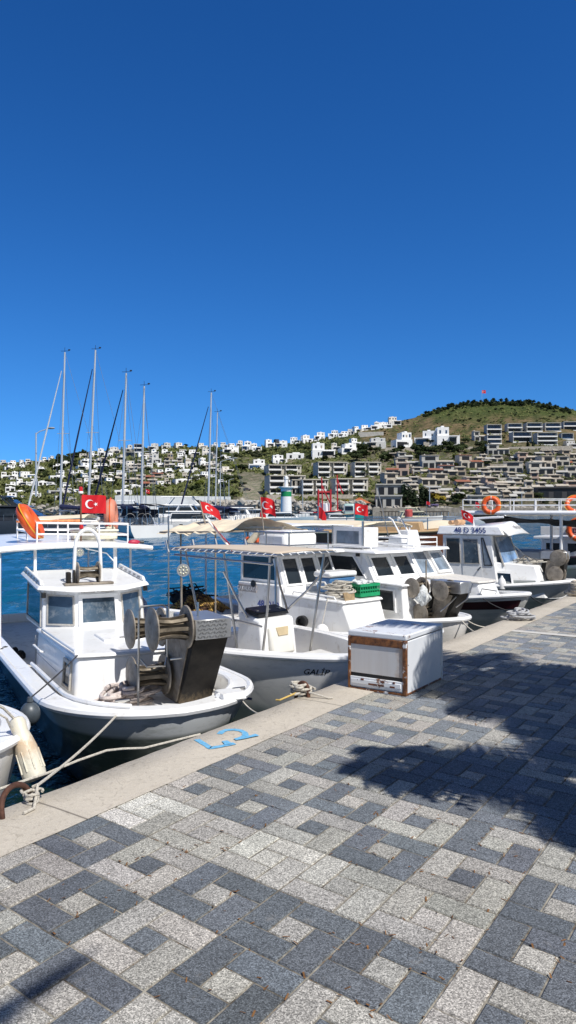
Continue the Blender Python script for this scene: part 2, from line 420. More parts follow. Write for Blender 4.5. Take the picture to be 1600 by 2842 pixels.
for iy,u in enumerate(us):
    for px in cols:
        yr=yr_(px); py=1413+(yr-1413)*u**GP
        p=at(px,py,YS+(ridgeY(px)-YS)*u)
        p.z+= (1.2*noise.noise(p*.03)+.6*noise.noise(p*.11))*min(1,u*4)*min(1,(1-u)*6+.3)
        V.append(p); C.append(hill_col(px,py))
for k,(dy,dz) in enumerate(((60,-6),(200,-60),(500,-140))):   # the far side of the ridge
    for px in cols:
        p=at(px,yr_(px),ridgeY(px)); q=p*(1+dy/p.y); q.z=p.z+dz; V.append(q); C.append(hill_col(px,yr_(px)))
n=len(cols); rows_=len(us)+3
for r_ in range(rows_-1):
    for i in range(n-1): Fc.append((r_*n+i,r_*n+i+1,(r_+1)*n+i+1,(r_+1)*n+i))
b0=len(V)
for px in cols: V.append(at(px,1413,YS)+Vector((0,-12,-5.5))); C.append(Vector((.2,.18,.15)))
for i in range(n-1): Fc.append((b0+i,b0+i+1,i+1,i))
me=bpy.data.meshes.new('hillside'); me.from_pydata([tuple(v) for v in V],[],Fc); me.update(); me.shade_smooth()
att=me.attributes.new('pcol','FLOAT_COLOR','POINT'); att.data.foreach_set('color',[x for c in C for x in (*c,1.0)])
m,nt,b=_mat('hillside_soil'); co=coords(nt)
at_=N(nt,'ShaderNodeAttribute',attribute_name='pcol')
n1=noise_n(nt,co,.22,6,.75); n2=noise_n(nt,co,.8,4,.7)
c=mixc(nt,ramp(nt,n1,[(.45,0.0),(.56,1.0)]),at_.outputs['Color'],mixc(nt,1.0,at_.outputs['Color'],(.50,.62,.50),'MULTIPLY'))
c=mixc(nt,1.0,c,ramp(nt,n2,[(.3,.65),(.7,1.35)]),'MULTIPLY')
nt.links.new(c,b.inputs['Base Color']); b.inputs['Roughness'].default_value=.95; b.inputs['Specular IOR Level'].default_value=.1
bump_n(nt,b,n1,.9,2.0)
me.materials.append(m); o=bpy.data.objects.new('hillside',me); COL.objects.link(o)
tag(o,'scrubby green and brown hillside rising behind the harbour','hill',kind='structure')

# --- houses
MH={'offwhite':M('render_offwhite',(.70,.66,.60),.85,var=.08,vs=.5),'palegrey':M('render_palegrey',(.58,.57,.55),.85,var=.08,vs=.5),'white':M('render_white',(.86,.85,.83),.8,var=.04,vs=.4),'cream':M('render_cream',(.55,.51,.44),.85,var=.1,vs=.5),'stone':M('house_stone',(.47,.42,.35),.9,var=.25,vs=.9),
 'grey':M('render_grey',(.44,.43,.40),.85,var=.1,vs=.4),'brown':M('render_brown',(.36,.30,.23),.9,var=.2,vs=.8),'pink':M('render_pink',(.48,.36,.29),.9,var=.12,vs=.5),'dark':M('dark_opening',(.018,.018,.02),.35,var=.3,vs=.6),
 'glass':M('window_blue_glass',(.03,.07,.14),.08,var=.5,vs=.5),'tile':M('roof_tile',(.30,.105,.06),.85,var=.25,vs=1.2),'orange':M('roof_orange',(.42,.13,.05),.85,var=.15,vs=1.0),'black':M('roof_dark',(.05,.05,.055),.7)}
hr=random.Random(3)
def house(px0,px1,py0,py1,typ,label,group=None,wall=None):
    pc=(px0+px1)/2; base=hill_pt(pc,py1); k=base.y/F
    W=(px1-px0)*k*(1.12 if typ in 'rs' else 1); H=(py1-py0)*k*(1.08 if typ in 'rs' else 1); D=W*.75+1
    names={'v':'villa','a':'apartment_block','g':'modern_villa','r':'stone_house','s':'stone_house','l':'long_house','h':'hotel','p':'pavilion','k':'villa'}
    cats={'v':'villa','a':'apartment block','g':'villa','r':'house','s':'house','l':'house','h':'hotel','p':'pavilion','k':'villa'}
    rz=-math.atan2(base.x,base.y)*.6+R(hr.uniform(-6,22)) if typ in 'vrskl' else -math.atan2(base.x,base.y)*.5+R({'a':12,'g':8}.get(typ,0))
    o=empty(names[typ],base+Vector((0,D*.5,0)),rz,label,cats[typ],group)
    wm=MH[wall] if wall else {'v':hr.choice((MH['white'],MH['white'],MH['white'],MH['offwhite'],MH['palegrey'])),'k':MH['white'],'a':MH['cream'],'g':MH['grey'],'r':MH['stone'],'s':MH['stone'],'l':MH['white'],'h':MH['grey'],'p':MH['cream']}[typ]
    f=-D*.5; sk=-5.0
    def bx(mb,x0,x1,z0,z1,y0=None,y1=None):
        y0=f if y0 is None else y0; y1=D*.5 if y1 is None else y1
        return mb.box(((x0+x1)/2,(y0+y1)/2,(z0+z1)/2),(abs(x1-x0),abs(y1-y0),abs(z1-z0)))
    def win(name,x0,x1,z0,z1,mat='dark',y=None,t=.12):
        y=f if y is None else y
        return bx(MB(),x0,x1,z0,z1,y-t,y+.3).build(name,MH[mat],o,smooth=False)
    h=W*.5
    if typ in 'vk':
        left=hr.random()<.5; s=-1 if left else 1
        mb=MB(); H1=H*(.55 if H>W*.55 else .62)
        bx(mb,-h,h,sk,H1); u0,u1=sorted((s*h*.96,-s*h*hr.uniform(.05,.5))); yb=f+D*.12
        bx(mb,u0,u1,H1,H*.97,yb)
        for (x0,x1) in ((-h,-h+.3),(h-.3,h)): bx(mb,x0,x1,H1,H1+.5,f,yb)
        if H>6: bx(mb,u0+(u1-u0)*.35,u0+(u1-u0)*.6,H*.97,H*.97+H*.07,yb+1,D*.3)
        mb.build('wall',wm,o,smooth=False)
        nw=hr.choice((1,2,2,3)) if W>7 else hr.choice((1,2)); ws=hr.uniform(.35,.75); wz=hr.uniform(.22,.36)
        for i in range(nw):
            x=u0+(u1-u0)*(i+.5)/nw+hr.uniform(-.3,.3); win('window',x-ws,x+ws,H1+(H-H1)*wz,H1+(H-H1)*(wz+hr.uniform(.28,.42)),hr.choice(('dark','dark','glass','brown')),yb)
        q0=hr.uniform(-.9,.3)*h; mb=MB(); bx(mb,q0,q0+h*hr.uniform(.4,.7),sk,H1*hr.uniform(.35,.6),f-hr.uniform(1,2.6),f); mb.build('annex',hr.choice((wm,wm,MH['stone'],MH['cream'])),o,smooth=False)
        tx0,tx1=sorted((-s*h*hr.uniform(.6,.95),s*h*hr.uniform(-.1,.35))); win('terrace_opening',tx0,tx1,H1*.25,H1*.78,hr.choice(('dark','dark','glass')))
        win('window',s*h*.45-.5,s*h*.45+.5,H1*.35,H1*.72)
        if typ=='k' or hr.random()<.5:
            bx(MB(),tx0-.3,tx1+.3,H1*.84,H1*.9,f-2,f).build('pergola',MH['black' if hr.random()<.5 else 'white'],o,smooth=False)
    elif typ=='l':
        mb=MB(); bx(mb,-h,h,sk,H); bx(mb,-h*.3,h*.5,H,H*1.18,f+D*.3); mb.build('wall',wm,o,smooth=False)
        for i in range(max(2,int(W/5))):
            x=-h+W*(i+.5)/max(2,int(W/5)); win('window',x-.9,x+.9,H*.25,H*.72)
    elif typ=='a':
        nf=max(2,round(H/3.4)); fh=H/nf; mb=MB()
        bx(mb,-h,h,sk,H,f+1.8,D*.5); bx(mb,-h,h,H-.35,H+.1,f,D*.5); bx(mb,h*.72,h,sk,H-.35,f+.5,f+1.8)
        for x in (-h,-.12*W,.02*W): bx(mb,x,x+.35,0,H-.35,f+.3,f+1.8)
        mb.build('wall',wm,o,smooth=False)
        for i in range(nf):
            for (a0,a1) in ((-.48,-.12),(.04,.36)):
                win('window',W*a0+.5,W*a1-.2,i*fh+.5,(i+1)*fh-.7,'dark',f+1.8)
                bb=MB(); bx(bb,W*a0-.4,W*a1+.4,i*fh-.25 if i else -.2,i*fh+.85,f-.3,f); bx(bb,W*a0-.4,W*a1+.4,i*fh-.25,i*fh-.02,f-.3,f+1.75)
                bb.build('balcony',MH['white'],o,smooth=False)
        for i in range(nf): win('window',h*.80,h*.90,i*fh+.9,i*fh+2.3,'dark',f+.5)
    elif typ=='g':
        nf=max(1,round(H/4.0)); fh=H/nf; mb=MB()
        bx(mb,-h,h,sk,H,f+2,D*.5)
        for i in range(nf+1): bx(mb,-h,h,i*fh-.35,i*fh+.3 if i<nf else i*fh+.05,f,f+2)
        for x in (-h,h-.4): bx(mb,x,x+.4,0,H-.35,f+.05,f+2)
        mb.build('wall',wm,o,smooth=False)
        for i in range(nf):
            w_=win('window',-h*.82,h*.82,i*fh+.4,(i+1)*fh-.5,'glass' if (i==nf-1 or hr.random()<.4) else 'dark',f+2)
            bx(MB(),-h*1.02,h*1.02,i*fh-.2,i*fh+.75,f-.25,f-.02).build('balcony',MH['white'],o,smooth=False)
        for i in range(4): bx(MB(),-h*.82+i*h*.41-.06+.2*h,-h*.82+i*h*.41+.06+.2*h,H-fh+.4,H-.5,f+1.8,f+1.87).build('mullion',MH['dark'],o,smooth=False)
    elif typ in 'rs':
        s=hr.choice((-1,1)); mb=MB(); H1=H*.52
        bx(mb,-h,h,sk,H1); u0,u1=sorted((s*h,-s*h*.1)); bx(mb,u0,u1,H1,H,f+D*.25); bx(mb,s*h*.75-.4,s*h*.75+.4,H,H+1.0,D*.1,D*.1+.8); mb.build('wall',wm,o,smooth=False)
        n_=max(2,int(W/4))
        for i in range(n_):
            x=-h+W*(i+.5)/n_; win('window',x-W/n_*.36,x+W/n_*.36,H1*.08,H1*.74)
        win('window',(u0+u1)/2-(u1-u0)*.3,(u0+u1)/2+(u1-u0)*.3,H1+(H-H1)*.2,H1+(H-H1)*.72,'dark',f+D*.25)
        a0,a1=sorted((-s*h*1.02,s*h*.12)); z=H1
        rm=MH['tile'] if typ=='r' and hr.random()<.6 else hr.choice((MH['stone'],MH['grey']))
        rb=MB(); rb.hexa([(a0,f-.6,z-.5),(a1,f-.6,z-.5),(a1,f+D*.3,z+.55),(a0,f+D*.3,z+.55),(a0,f-.6,z-.22),(a1,f-.6,z-.22),(a1,f+D*.3,z+.85),(a0,f+D*.3,z+.85)])
        rb.build('roof',rm,o,smooth=False)
        rb=MB(); rb.hexa([(u0-.3,f+D*.25-.6,H-.35),(u1+.3,f+D*.25-.6,H-.35),(u1+.3,D*.4,H+.4),(u0-.3,D*.4,H+.4),(u0-.3,f+D*.25-.6,H-.1),(u1+.3,f+D*.25-.6,H-.1),(u1+.3,D*.4,H+.65),(u0-.3,D*.4,H+.65)])
        rb.build('roof',rm if hr.random()<.35 else MH['stone'],o,smooth=False)
    elif typ=='h':
        nf=max(1,round(H/4.5)); fh=H/nf; mb=MB(); bx(mb,-h,h,sk,H); bx(mb,-h-.3,h+.3,H-.5,H+.1,f-.8,f); mb.build('wall',wm,o,smooth=False)
        n_=max(3,int(W/6))
        for j in range(nf):
            for i in range(n_):
                x=-h+W*(i+.5)/n_; win('window',x-W/n_*.3,x+W/n_*.3,j*fh+.3,j*fh+fh*.72)
    elif typ=='p':
        mb=MB()
        for i in range(5): bx(mb,-h*.9+i*h*.45-.3,-h*.9+i*h*.45+.3,-2,H*.5,f+.5,f+1.1)
        bx(mb,-h*.85,h*.85,-2,H*.5,f+3,D*.5); bx(mb,-h*.92,h*.92,H*.44,H*.52,f+.4,D*.5); mb.build('wall',wm,o,smooth=False)
        for i in range(4): win('window',-h*.78+i*h*.41,-h*.78+i*h*.41+h*.3,.1,H*.38,'dark',f+3)
        z=H*.5; rb=MB(); rb.add([(-h,f-.6,z),(h,f-.6,z),(h,D*.5+.6,z),(-h,D*.5+.6,z),(-h*.25,-.5,H*.92),(h*.25,-.5,H*.92),(h*.25,1,H*.92),(-h*.25,1,H*.92)],[(0,1,5,4),(1,2,6,5),(2,3,7,6),(3,0,4,7),(4,5,6,7),(3,2,1,0)])
        bx(rb,-h*.2,h*.2,H*.92,H,-.4,.9); rb.build('roof',MH['orange'],o,smooth=False)
    return o
ORD=['first','second','third','fourth','fifth','sixth','seventh','eighth','ninth','tenth','eleventh','twelfth','thirteenth','fourteenth','fifteenth','sixteenth','seventeenth','eighteenth','nineteenth','twentieth','twenty-first','twenty-second','twenty-third','twenty-fourth','twenty-fifth','twenty-sixth','twenty-seventh','twenty-eighth','twenty-ninth','thirtieth']
ROWS=[
 ('white cubic villa on the left skyline, {} from the left edge','white villas along the left skyline',[(0,18,1276,1293,'v'),(19,40,1277,1292,'v'),(52,68,1276,1290,'v'),(69,87,1273,1291,'v'),(100,114,1276,1287,'v'),(116,133,1268,1284,'k'),(134,147,1264,1276,'v')]),
 ('white terraced villa above the left shore, {} from the left edge','white villas above the left shore',[(8,36,1289,1305,'k'),(44,66,1289,1300,'v'),(1,24,1309,1332,'v'),(22,46,1308,1334,'k'),(50,92,1308,1328,'v'),(42,70,1328,1350,'k'),(72,99,1328,1349,'v'),(100,126,1336,1349,'l'),(0,40,1366,1392,'v'),(55,68,1375,1386,'v'),(132,184,1320,1333,'l'),(126,190,1353,1374,'v'),(232,256,1325,1345,'v')]),
 ('white villa in the top rows above the sailboat masts, {} from the left','white villas packed above the masts',[(245,269,1252,1271,'v'),(271,291,1244,1266,'v'),(305,333,1240,1260,'v'),(347,366,1234,1256,'v'),(370,394,1232,1256,'g'),(410,438,1230,1250,'v'),(446,471,1228,1247,'v'),(484,509,1228,1247,'v'),(549,574,1229,1246,'v'),(586,603,1227,1243,'v'),(612,634,1227,1243,'v'),(634,661,1230,1246,'v'),(656,674,1219,1238,'v')]),
 ('white terraced villa in the second row above the masts, {} from the left','second row of villas above the masts',[(218,250,1272,1288,'k'),(258,286,1270,1286,'v'),(296,311,1250,1270,'v'),(345,372,1254,1272,'g'),(382,406,1255,1275,'v'),(420,440,1246,1264,'k'),(448,476,1246,1262,'k'),(490,517,1247,1262,'k'),(524,554,1247,1266,'k'),(560,590,1245,1267,'v'),(612,658,1240,1258,'k'),(672,697,1224,1252,'k'),(697,726,1230,1253,'k'),(736,762,1219,1241,'v'),(762,782,1216,1232,'k','black'),(768,798,1222,1242,'k')]),
 ('white house in the middle rows behind the masts, {} from the left','middle rows of houses behind the masts',[(210,243,1284,1304,'k'),(259,286,1284,1303,'v'),(302,333,1272,1295,'v'),(347,382,1278,1299,'v'),(398,422,1284,1301,'k'),(420,446,1258,1290,'v'),(436,463,1284,1297,'k'),(456,480,1258,1284,'v','brown'),(478,504,1272,1288,'s'),(492,518,1256,1274,'v'),(512,542,1272,1297,'v'),(552,580,1270,1297,'v'),(495,536,1303,1314,'l'),(545,580,1308,1328,'v'),(400,446,1314,1332,'r'),(446,482,1314,1327,'v'),(360,398,1320,1340,'s'),(390,430,1332,1350,'r'),(432,458,1334,1350,'v'),(480,526,1330,1342,'l'),(316,362,1360,1377,'l'),(340,390,1346,1358,'l')]),
 ('white villa on the climbing skyline right of the lighthouse, {} from the left','white villas on the climbing skyline',[(806,833,1213,1232,'v'),(838,867,1207,1230,'v'),(873,903,1199,1222,'k'),(912,940,1194,1215,'k'),(938,966,1196,1212,'v'),(966,984,1190,1206,'v'),(981,1004,1183,1200,'v'),(1004,1030,1179,1195,'v'),(1030,1053,1170,1193,'v'),(1054,1090,1171,1188,'v'),(1080,1114,1156,1180,'v')]),
 ('large white villa in the row below the climbing skyline, {} from the left','large white villas below the skyline',[(613,646,1294,1313,'v'),(690,735,1274,1304,'v'),(756,796,1262,1288,'k'),(796,845,1258,1276,'l'),(867,930,1228,1273,'k'),(921,946,1229,1252,'v'),(944,988,1230,1260,'k'),(973,1001,1216,1240,'v'),(1012,1072,1214,1247,'v'),(1094,1142,1198,1248,'v'),(1155,1215,1194,1240,'k'),(1216,1278,1183,1240,'k')]),
 ('cream apartment block with dark balconies by the shore, {} from the left','cream apartment blocks by the shore',[(738,831,1290,1320,'a'),(740,842,1319,1372,'a'),(808,834,1331,1376,'a'),(834,908,1330,1377,'a'),(877,961,1282,1327,'a'),(980,1056,1282,1325,'a'),(925,1018,1328,1378,'a')]),
 ('modern grey villa with blue glass under the hilltop, {} from the left','modern glass villas under the hilltop',[(1352,1393,1178,1206,'g'),(1353,1393,1207,1232,'g'),(1410,1450,1175,1200,'g'),(1463,1506,1173,1198,'g'),(1515,1558,1173,1198,'g'),(1566,1606,1170,1196,'g'),(1425,1477,1198,1228,'g'),(1493,1548,1200,1236,'g'),(1560,1593,1202,1220,'g'),(1573,1606,1222,1242,'v'),(1318,1345,1198,1224,'s','grey')]),
 ('stone house of the upper terraces on the right slope, {} from the left','stone houses on the upper right terraces',[(1104,1160,1272,1296,'r'),(1180,1257,1264,1300,'s','grey'),(1280,1337,1264,1300,'r'),(1325,1352,1262,1280,'s'),(1360,1413,1233,1262,'s','grey'),(1352,1396,1264,1282,'r'),(1420,1451,1262,1278,'s'),(1490,1532,1250,1266,'s','brown'),(1540,1565,1250,1264,'s'),(1565,1606,1250,1272,'s','brown'),(1480,1541,1266,1300,'s'),(1574,1606,1275,1292,'r')]),
 ('stone house of the middle terraces on the right slope, {} from the left','stone houses on the middle right terraces',[(1080,1136,1286,1322,'r','pink'),(1070,1133,1314,1346,'r'),(1196,1260,1292,1316,'r','grey'),(1170,1242,1316,1346,'r'),(1268,1335,1325,1348,'r'),(1370,1456,1282,1312,'s','cream'),(1478,1536,1284,1318,'s','cream'),(1555,1606,1295,1326,'s','cream'),(1500,1560,1318,1338,'s')]),
 ('stone house of the lowest terraces on the right slope, {} from the left','stone houses on the lowest right terraces',[(1195,1257,1352,1368,'r'),(1276,1342,1344,1368,'r'),(1375,1451,1345,1366,'s','cream'),(1465,1500,1337,1366,'s','cream'),(1500,1535,1340,1360,'s')]),
]
HB=[]
for fmt,grp,items in ROWS:
    its=sorted(items,key=lambda q:q[0]+q[1])
    for i,q in enumerate(its):
        house(q[0],q[1],q[2],q[3],q[4],fmt.format(ORD[i]),grp,q[5] if len(q)>5 else None); HB.append(q[:4])
for q,l in (((972,1031,1381,1411,'p'),'small pavilion with a wide orange tiled roof at the water edge'),((1046,1118,1374,1412,'h'),'low grey hotel wing beside the orange roofed pavilion'),((1048,1128,1343,1376,'h'),'upper grey hotel storeys stacked above the low wing'),((1504,1610,1352,1384,'h','black'),'long dark modern building with wide windows at the right shore'),((1310,1395,1374,1400,'h'),'flat roofed grey shore building left of the orange life ring')):
    house(*q[:5],l,None,q[5] if len(q)>5 else None); HB.append(q[:4])

# --- trees
def leaf_mat(name,a,b_):
    m,nt,b=_mat(name); co=coords(nt); gi=N(nt,'ShaderNodeObjectInfo')
    n=noise_n(nt,co,.9,3); c=mixc(nt,ramp(nt,n,[(.35,0.0),(.65,1.0)]),a,b_)
    hsn=N(nt,'ShaderNodeHueSaturation'); mr=N(nt,'ShaderNodeMapRange'); mr.inputs[3].default_value=.65; mr.inputs[4].default_value=1.3
    nt.links.new(gi.outputs['Random'],mr.inputs[0]); nt.links.new(mr.outputs[0],hsn.inputs['Value']); nt.links.new(c,hsn.inputs['Color'])
    nt.links.new(hsn.outputs[0],b.inputs['Base Color']); b.inputs['Roughness'].default_value=.8; b.inputs['Specular IOR Level'].default_value=.2; return m
ML={'oak':leaf_mat('leaf_dark',(.022,.034,.012),(.065,.085,.028)),'pine':leaf_mat('leaf_pine',(.020,.032,.014),(.05,.07,.026)),'cyp':leaf_mat('leaf_cypress',(.012,.022,.010),(.03,.045,.018)),'lime':leaf_mat('leaf_lime',(.09,.12,.02),(.17,.19,.03)),'yel':leaf_mat('leaf_yellow',(.20,.16,.02),(.30,.22,.03)),'olive':leaf_mat('leaf_olive',(.06,.075,.035),(.12,.13,.07)),'lil':leaf_mat('leaf_lilac',(.20,.16,.34),(.32,.27,.45)),'palm':leaf_mat('leaf_palm',(.045,.065,.022),(.10,.115,.045))}
MBARK=M('bark',(.13,.10,.075),.95,var=.3,vs=3,bump=.5)
def crown_mesh(seed,blobs,nq,size,core=True):
    rr=random.Random(seed); mb=MB()
    for (cx,cy,cz,rx,ry,rz) in blobs:
        for i in range(nq):
            d=Vector((rr.gauss(0,1),rr.gauss(0,1),rr.gauss(0,1))).normalized()*rr.uniform(.62,1.05)
            p=Vector((cx+d.x*rx,cy+d.y*ry,cz+d.z*rz)); a=Vector((rr.gauss(0,1),rr.gauss(0,1),rr.gauss(0,1))).normalized(); b=a.orthogonal().normalized(); s=size*rr.uniform(.6,1.4)
            mb.add([p-a*s-b*s*.6,p+a*s-b*s*.6,p+a*s+b*s*.6,p-a*s+b*s*.6],[(0,1,2,3)])
        if core: mb.ball((cx,cy,cz),(rx*.66,ry*.66,rz*.66),7,5)
    return mb
def broad(seed,flat=1.0):
    rr=random.Random(seed); bl=[(0,0,.62,.34,.34,.26*flat)]
    for i in range(6):
        a=i*1.05+rr.random(); bl.append((.3*math.cos(a),.3*math.sin(a),rr.uniform(.45,.75),rr.uniform(.16,.24),rr.uniform(.16,.24),rr.uniform(.13,.2)*flat))
    return bl
PROTO={}
def tree_proto(key,name,mat,blobs,nq,size,trunk):
    cr=crown_mesh(hash(key)%97 if False else len(PROTO)+3,blobs,nq,size).build('crown',mat,smooth=False,recalc=False)
    tr=MB(); tr.tube([(0,0,-.3),(.01,.01,trunk*.5),(0,0,trunk)],[.035,.028,.02],6)
    for a in (0.4,2.4,4.5): tr.tube([(0,0,trunk*.75),(.12*math.cos(a),.12*math.sin(a),trunk+.12)],[.018,.008],5)
    tr=tr.build('trunk',MBARK)
    PROTO[key]=(name,cr,tr,[False])
tree_proto('oak','broadleaf_tree',ML['oak'],broad(1),75,.05,.45)
tree_proto('oak2','bushy_tree',ML['oak'],broad(5,.8),75,.055,.4)
tree_proto('olive','olive_tree',ML['olive'],broad(9),60,.05,.4)
tree_proto('lime','broadleaf_tree',ML['lime'],broad(12),70,.05,.35)
tree_proto('yel','flowering_tree',ML['yel'],broad(14),70,.05,.35)
tree_proto('lil','flowering_tree',ML['lil'],broad(15,.8),70,.05,.3)
tree_proto('pine','pine_tree',ML['pine'],[(0,0,.8,.2,.2,.22),(.1,0,.6,.26,.24,.2),(-.12,.05,.5,.24,.24,.18),(.02,-.1,.4,.22,.22,.14)],70,.045,.5)
tree_proto('cyp','cypress_tree',ML['cyp'],[(0,0,.25,.12,.12,.2),(0,0,.5,.115,.115,.22),(0,0,.75,.08,.08,.25)],80,.03,.3)
# palm prototype: fronds of narrow leaflets
def frond(mb,base,az,L,lift,droop,wd,nl=12,fill=.42):
    pts=[]
    for i in range(9):
        t=i/8; r_=L*t*(1-.12*t); pts.append(base+Vector((math.cos(az)*r_,math.sin(az)*r_,lift*L*t-droop*L*t*t)))
    mb.tube(pts,[.02*L/2.2*(1-.8*i/8)+.004 for i in range(9)],4)
    side=Vector((-math.sin(az),math.cos(az),0))
    for i in range(nl):
        t=.18+.82*(i+.5)/nl; k=t*8; j=min(7,int(k)); p=pts[j].lerp(pts[j+1],k-j); d=(pts[j+1]-pts[j]).normalized()
        l=wd*math.sin(math.pi*min(1,.25+.75*t))**.7*(1.0-.35*t)
        for sg in (-1,1):
            tip=p+side*sg*l*.8+d*l*.55-Vector((0,0,l*.25)); w_=d*(L*.8/nl*fill)
            mb.add([p-w_,p+w_,tip+w_*.15,tip-w_*.15],[(0,1,2,3)])
def palm_meshes(seed,nf,L,hgt,wd,nl,tr_r,fill=.42):
    rr=random.Random(seed); mb=MB()
    for i in range(nf):
        az=i*2.39996+rr.uniform(-.2,.2); q=i/nf
        frond(mb,Vector((0,0,hgt)),az,L*rr.uniform(.85,1.1),.95-1.25*q,.55+.25*rr.random(),wd,nl,fill)
    tr=MB(); k=10; tr.tube([(.03*math.sin(i*.6)*hgt*.3,0,-.3+(hgt+.3)*i/k) for i in range(k+1)],[tr_r*(1.12-.25*i/k)*(1+.05*(i%2)) for i in range(k+1)],9)
    return mb,tr
pm,pt=palm_meshes(4,22,.42,.62,.16,7,.03)
PROTO['palm']=('palm_tree',pm.build('crown',ML['palm'],smooth=False,recalc=False),pt.build('trunk',MBARK),[False])
tr_=random.Random(21)
def plant(key,px,py,hpx,label,group,cat='tree',wk=1.0):
    nm,cr,tk,used=PROTO[key]; p=hill_pt(px,py); k=p.y/F*hpx
    o=empty(nm,p-Vector((0,0,.3)),tr_.uniform(0,6.28),label,cat,group); o.scale=(k*wk,k*wk,k)
    for src in (cr,tk):
        if not used[0]: c=src
        else: c=src.copy(); COL.objects.link(c)
        c.parent=o
    used[0]=True
    return o
def free(px,py,m=2):
    for (a,b,c,d) in HB:
        if a-m<px<b+m and c-1<py<d+6: return False
    return True
# hilltop pines
for i in range(170):
    px=1180+ (1585-1180)*((i*.618034)%1.0)+tr_.uniform(-3,3)
    plant('pine',px,yr_(px)+tr_.uniform(1,14),tr_.uniform(5,12),'dark pine in the tree belt crowning the hilltop','pines crowning the hilltop',wk=2.0)
def scatter(n,box,keys,h,label,group,m=1):
    k=0;tries=0
    while k<n and tries<n*30:
        tries+=1; px=tr_.uniform(box[0],box[1]); py=tr_.uniform(box[2],box[3])
        if py<yr_(px)+3 or not free(px,py,m): continue
        plant(tr_.choice(keys),px,py,tr_.uniform(*h),label,group,wk=1.25); k+=1
scatter(30,(140,240,1262,1300),['oak','pine'],(13,20),'dark pine of the grove on the left ridge','pines of the left ridge grove')
scatter(38,(110,330,1300,1350),['oak','oak2'],(12,20),'dark rounded tree in the belt behind the sailboats','trees in the belt behind the sailboats')
scatter(50,(220,640,1258,1345),['oak','oak2'],(10,18),'dark rounded tree between the houses behind the masts','trees between the houses behind the masts')
scatter(26,(540,680,1290,1390),['oak','olive','lime'],(14,24),'leafy tree on the bank left of the bare stone road','trees on the bank beside the stone road')
scatter(34,(640,900,1236,1280),['oak2','olive'],(9,15),'round bush tree on the green slope below the skyline villas','trees on the slope below the skyline villas')
scatter(24,(860,1130,1250,1285),['oak','oak2'],(17,27),'dark tree in the belt above the apartment blocks','trees above the apartment blocks')
scatter(24,(1140,1360,1236,1266),['oak','oak2'],(18,30),'dark tree in the belt under the white villas','trees under the white villas')
scatter(120,(1085,1600,1258,1385),['oak','olive','oak2','palm'],(9,19),'small tree among the stone houses of the right slope','trees among the stone houses',m=-3)
scatter(20,(0,330,1350,1405),['oak','olive','oak2'],(12,22),'leafy tree on the left shore behind the yachts','trees on the left shore')
tree_proto('bush','bush',ML['olive'],broad(33,.7),60,.06,.25)
tree_proto('bush2','bush',ML['oak'],broad(35,.7),60,.06,.25)
scatter(90,(1000,1600,1135,1240),['bush','bush2'],(4,9),'low bush on the bare slope under the hilltop','bushes on the bare slope')
scatter(34,(1010,1600,1376,1408),['oak','oak2','palm','olive'],(12,24),'leafy tree along the right shore in front of the stone houses','trees along the right shore',m=-6)
scatter(10,(340,620,1350,1400),['oak','olive','lime'],(12,22),'leafy tree by the shore behind the white yachts','trees behind the white yachts')
for px,py,h,l in ((806,1322,26,'palm against the left apartment block'),(770,1372,34,'tall palm standing before the lower left apartment block'),(912,1326,30,'palm between the bays of the upper middle block'),(1012,1325,32,'palm between the bays of the upper right block'),(962,1378,30,'palm in front of the lower middle block'),(1366,1330,26,'palm right of the round tree on the terraces'),(1414,1345,28,'palm over the long terrace wall'),(1462,1346,36,'tall palm in the middle of the right terraces'),(1405,1282,18,'palm beside the red roofed upper house'),(1462,1286,18,'palm right of the pale upper house'),(1585,1345,26,'palm near the right edge above the dark building'),(1502,1240,16,'palm below the glass villas')):
    plant('palm',px,py,h,l,None,'palm',1.3)
for px,py,h,l in ((1122,1408,66,'tallest dark cypress right of the grey hotel'),(1136,1408,60,'second dark cypress right of the grey hotel'),(1150,1408,52,'third dark cypress right of the grey hotel'),(1172,1404,56,'dark cypress behind the shore lamp'),(1184,1404,50,'dark cypress just right of the shore lamp'),(1465,1246,24,'slim cypress left of the pair under the glass villas'),(1480,1246,22,'slim cypress right of the pair under the glass villas')):
    plant('cyp',px,py,h,l,None,'cypress',1.9)
for key,px,py,h,l,c in (('yel',1204,1392,30,'yellow blossoming tree behind the flags','tree'),('yel',1222,1396,26,'smaller yellow blossoming tree right of the first','tree'),('lime',1268,1275,20,'bright lime green tree between the grey stone houses','tree'),('lime',1262,1296,16,'lime green bush under the bright tree','tree'),('oak',1272,1398,36,'broad green tree above the lilac bush','tree'),('oak',1256,1340,20,'round tree beside the red roofed house','tree'),('oak',1368,1350,28,'round dark tree in the middle of the terraces','tree'),('lil',1208,1410,16,'lilac flowering bush at the shore','bush'),('lil',1194,1411,12,'smaller lilac flowering bush at the shore','bush'),('yel',862,1402,18,'yellow green bush behind the red masts','bush'),('yel',962,1402,20,'yellow orange bush left of the orange pavilion','bush'),('oak',1194,1238,22,'dark round tree right of the tall white villa','tree'),('oak',1292,1232,22,'dark round tree below the grey ruin','tree'),('oak2',745,1360,22,'dark tree at the corner of the bare road','tree'),('oak',516,1242,12,'round dark tree on the skyline between villas','tree'),('olive',960,1322,18,'green tree between the two upper blocks','tree'),('olive',880,1320,24,'grey green tree left of the upper middle block','tree'),('lime',630,1404,16,'low green hedge bush beside the lamp post','bush')):
    plant(key,px,py,h,l,None,c,1.35)
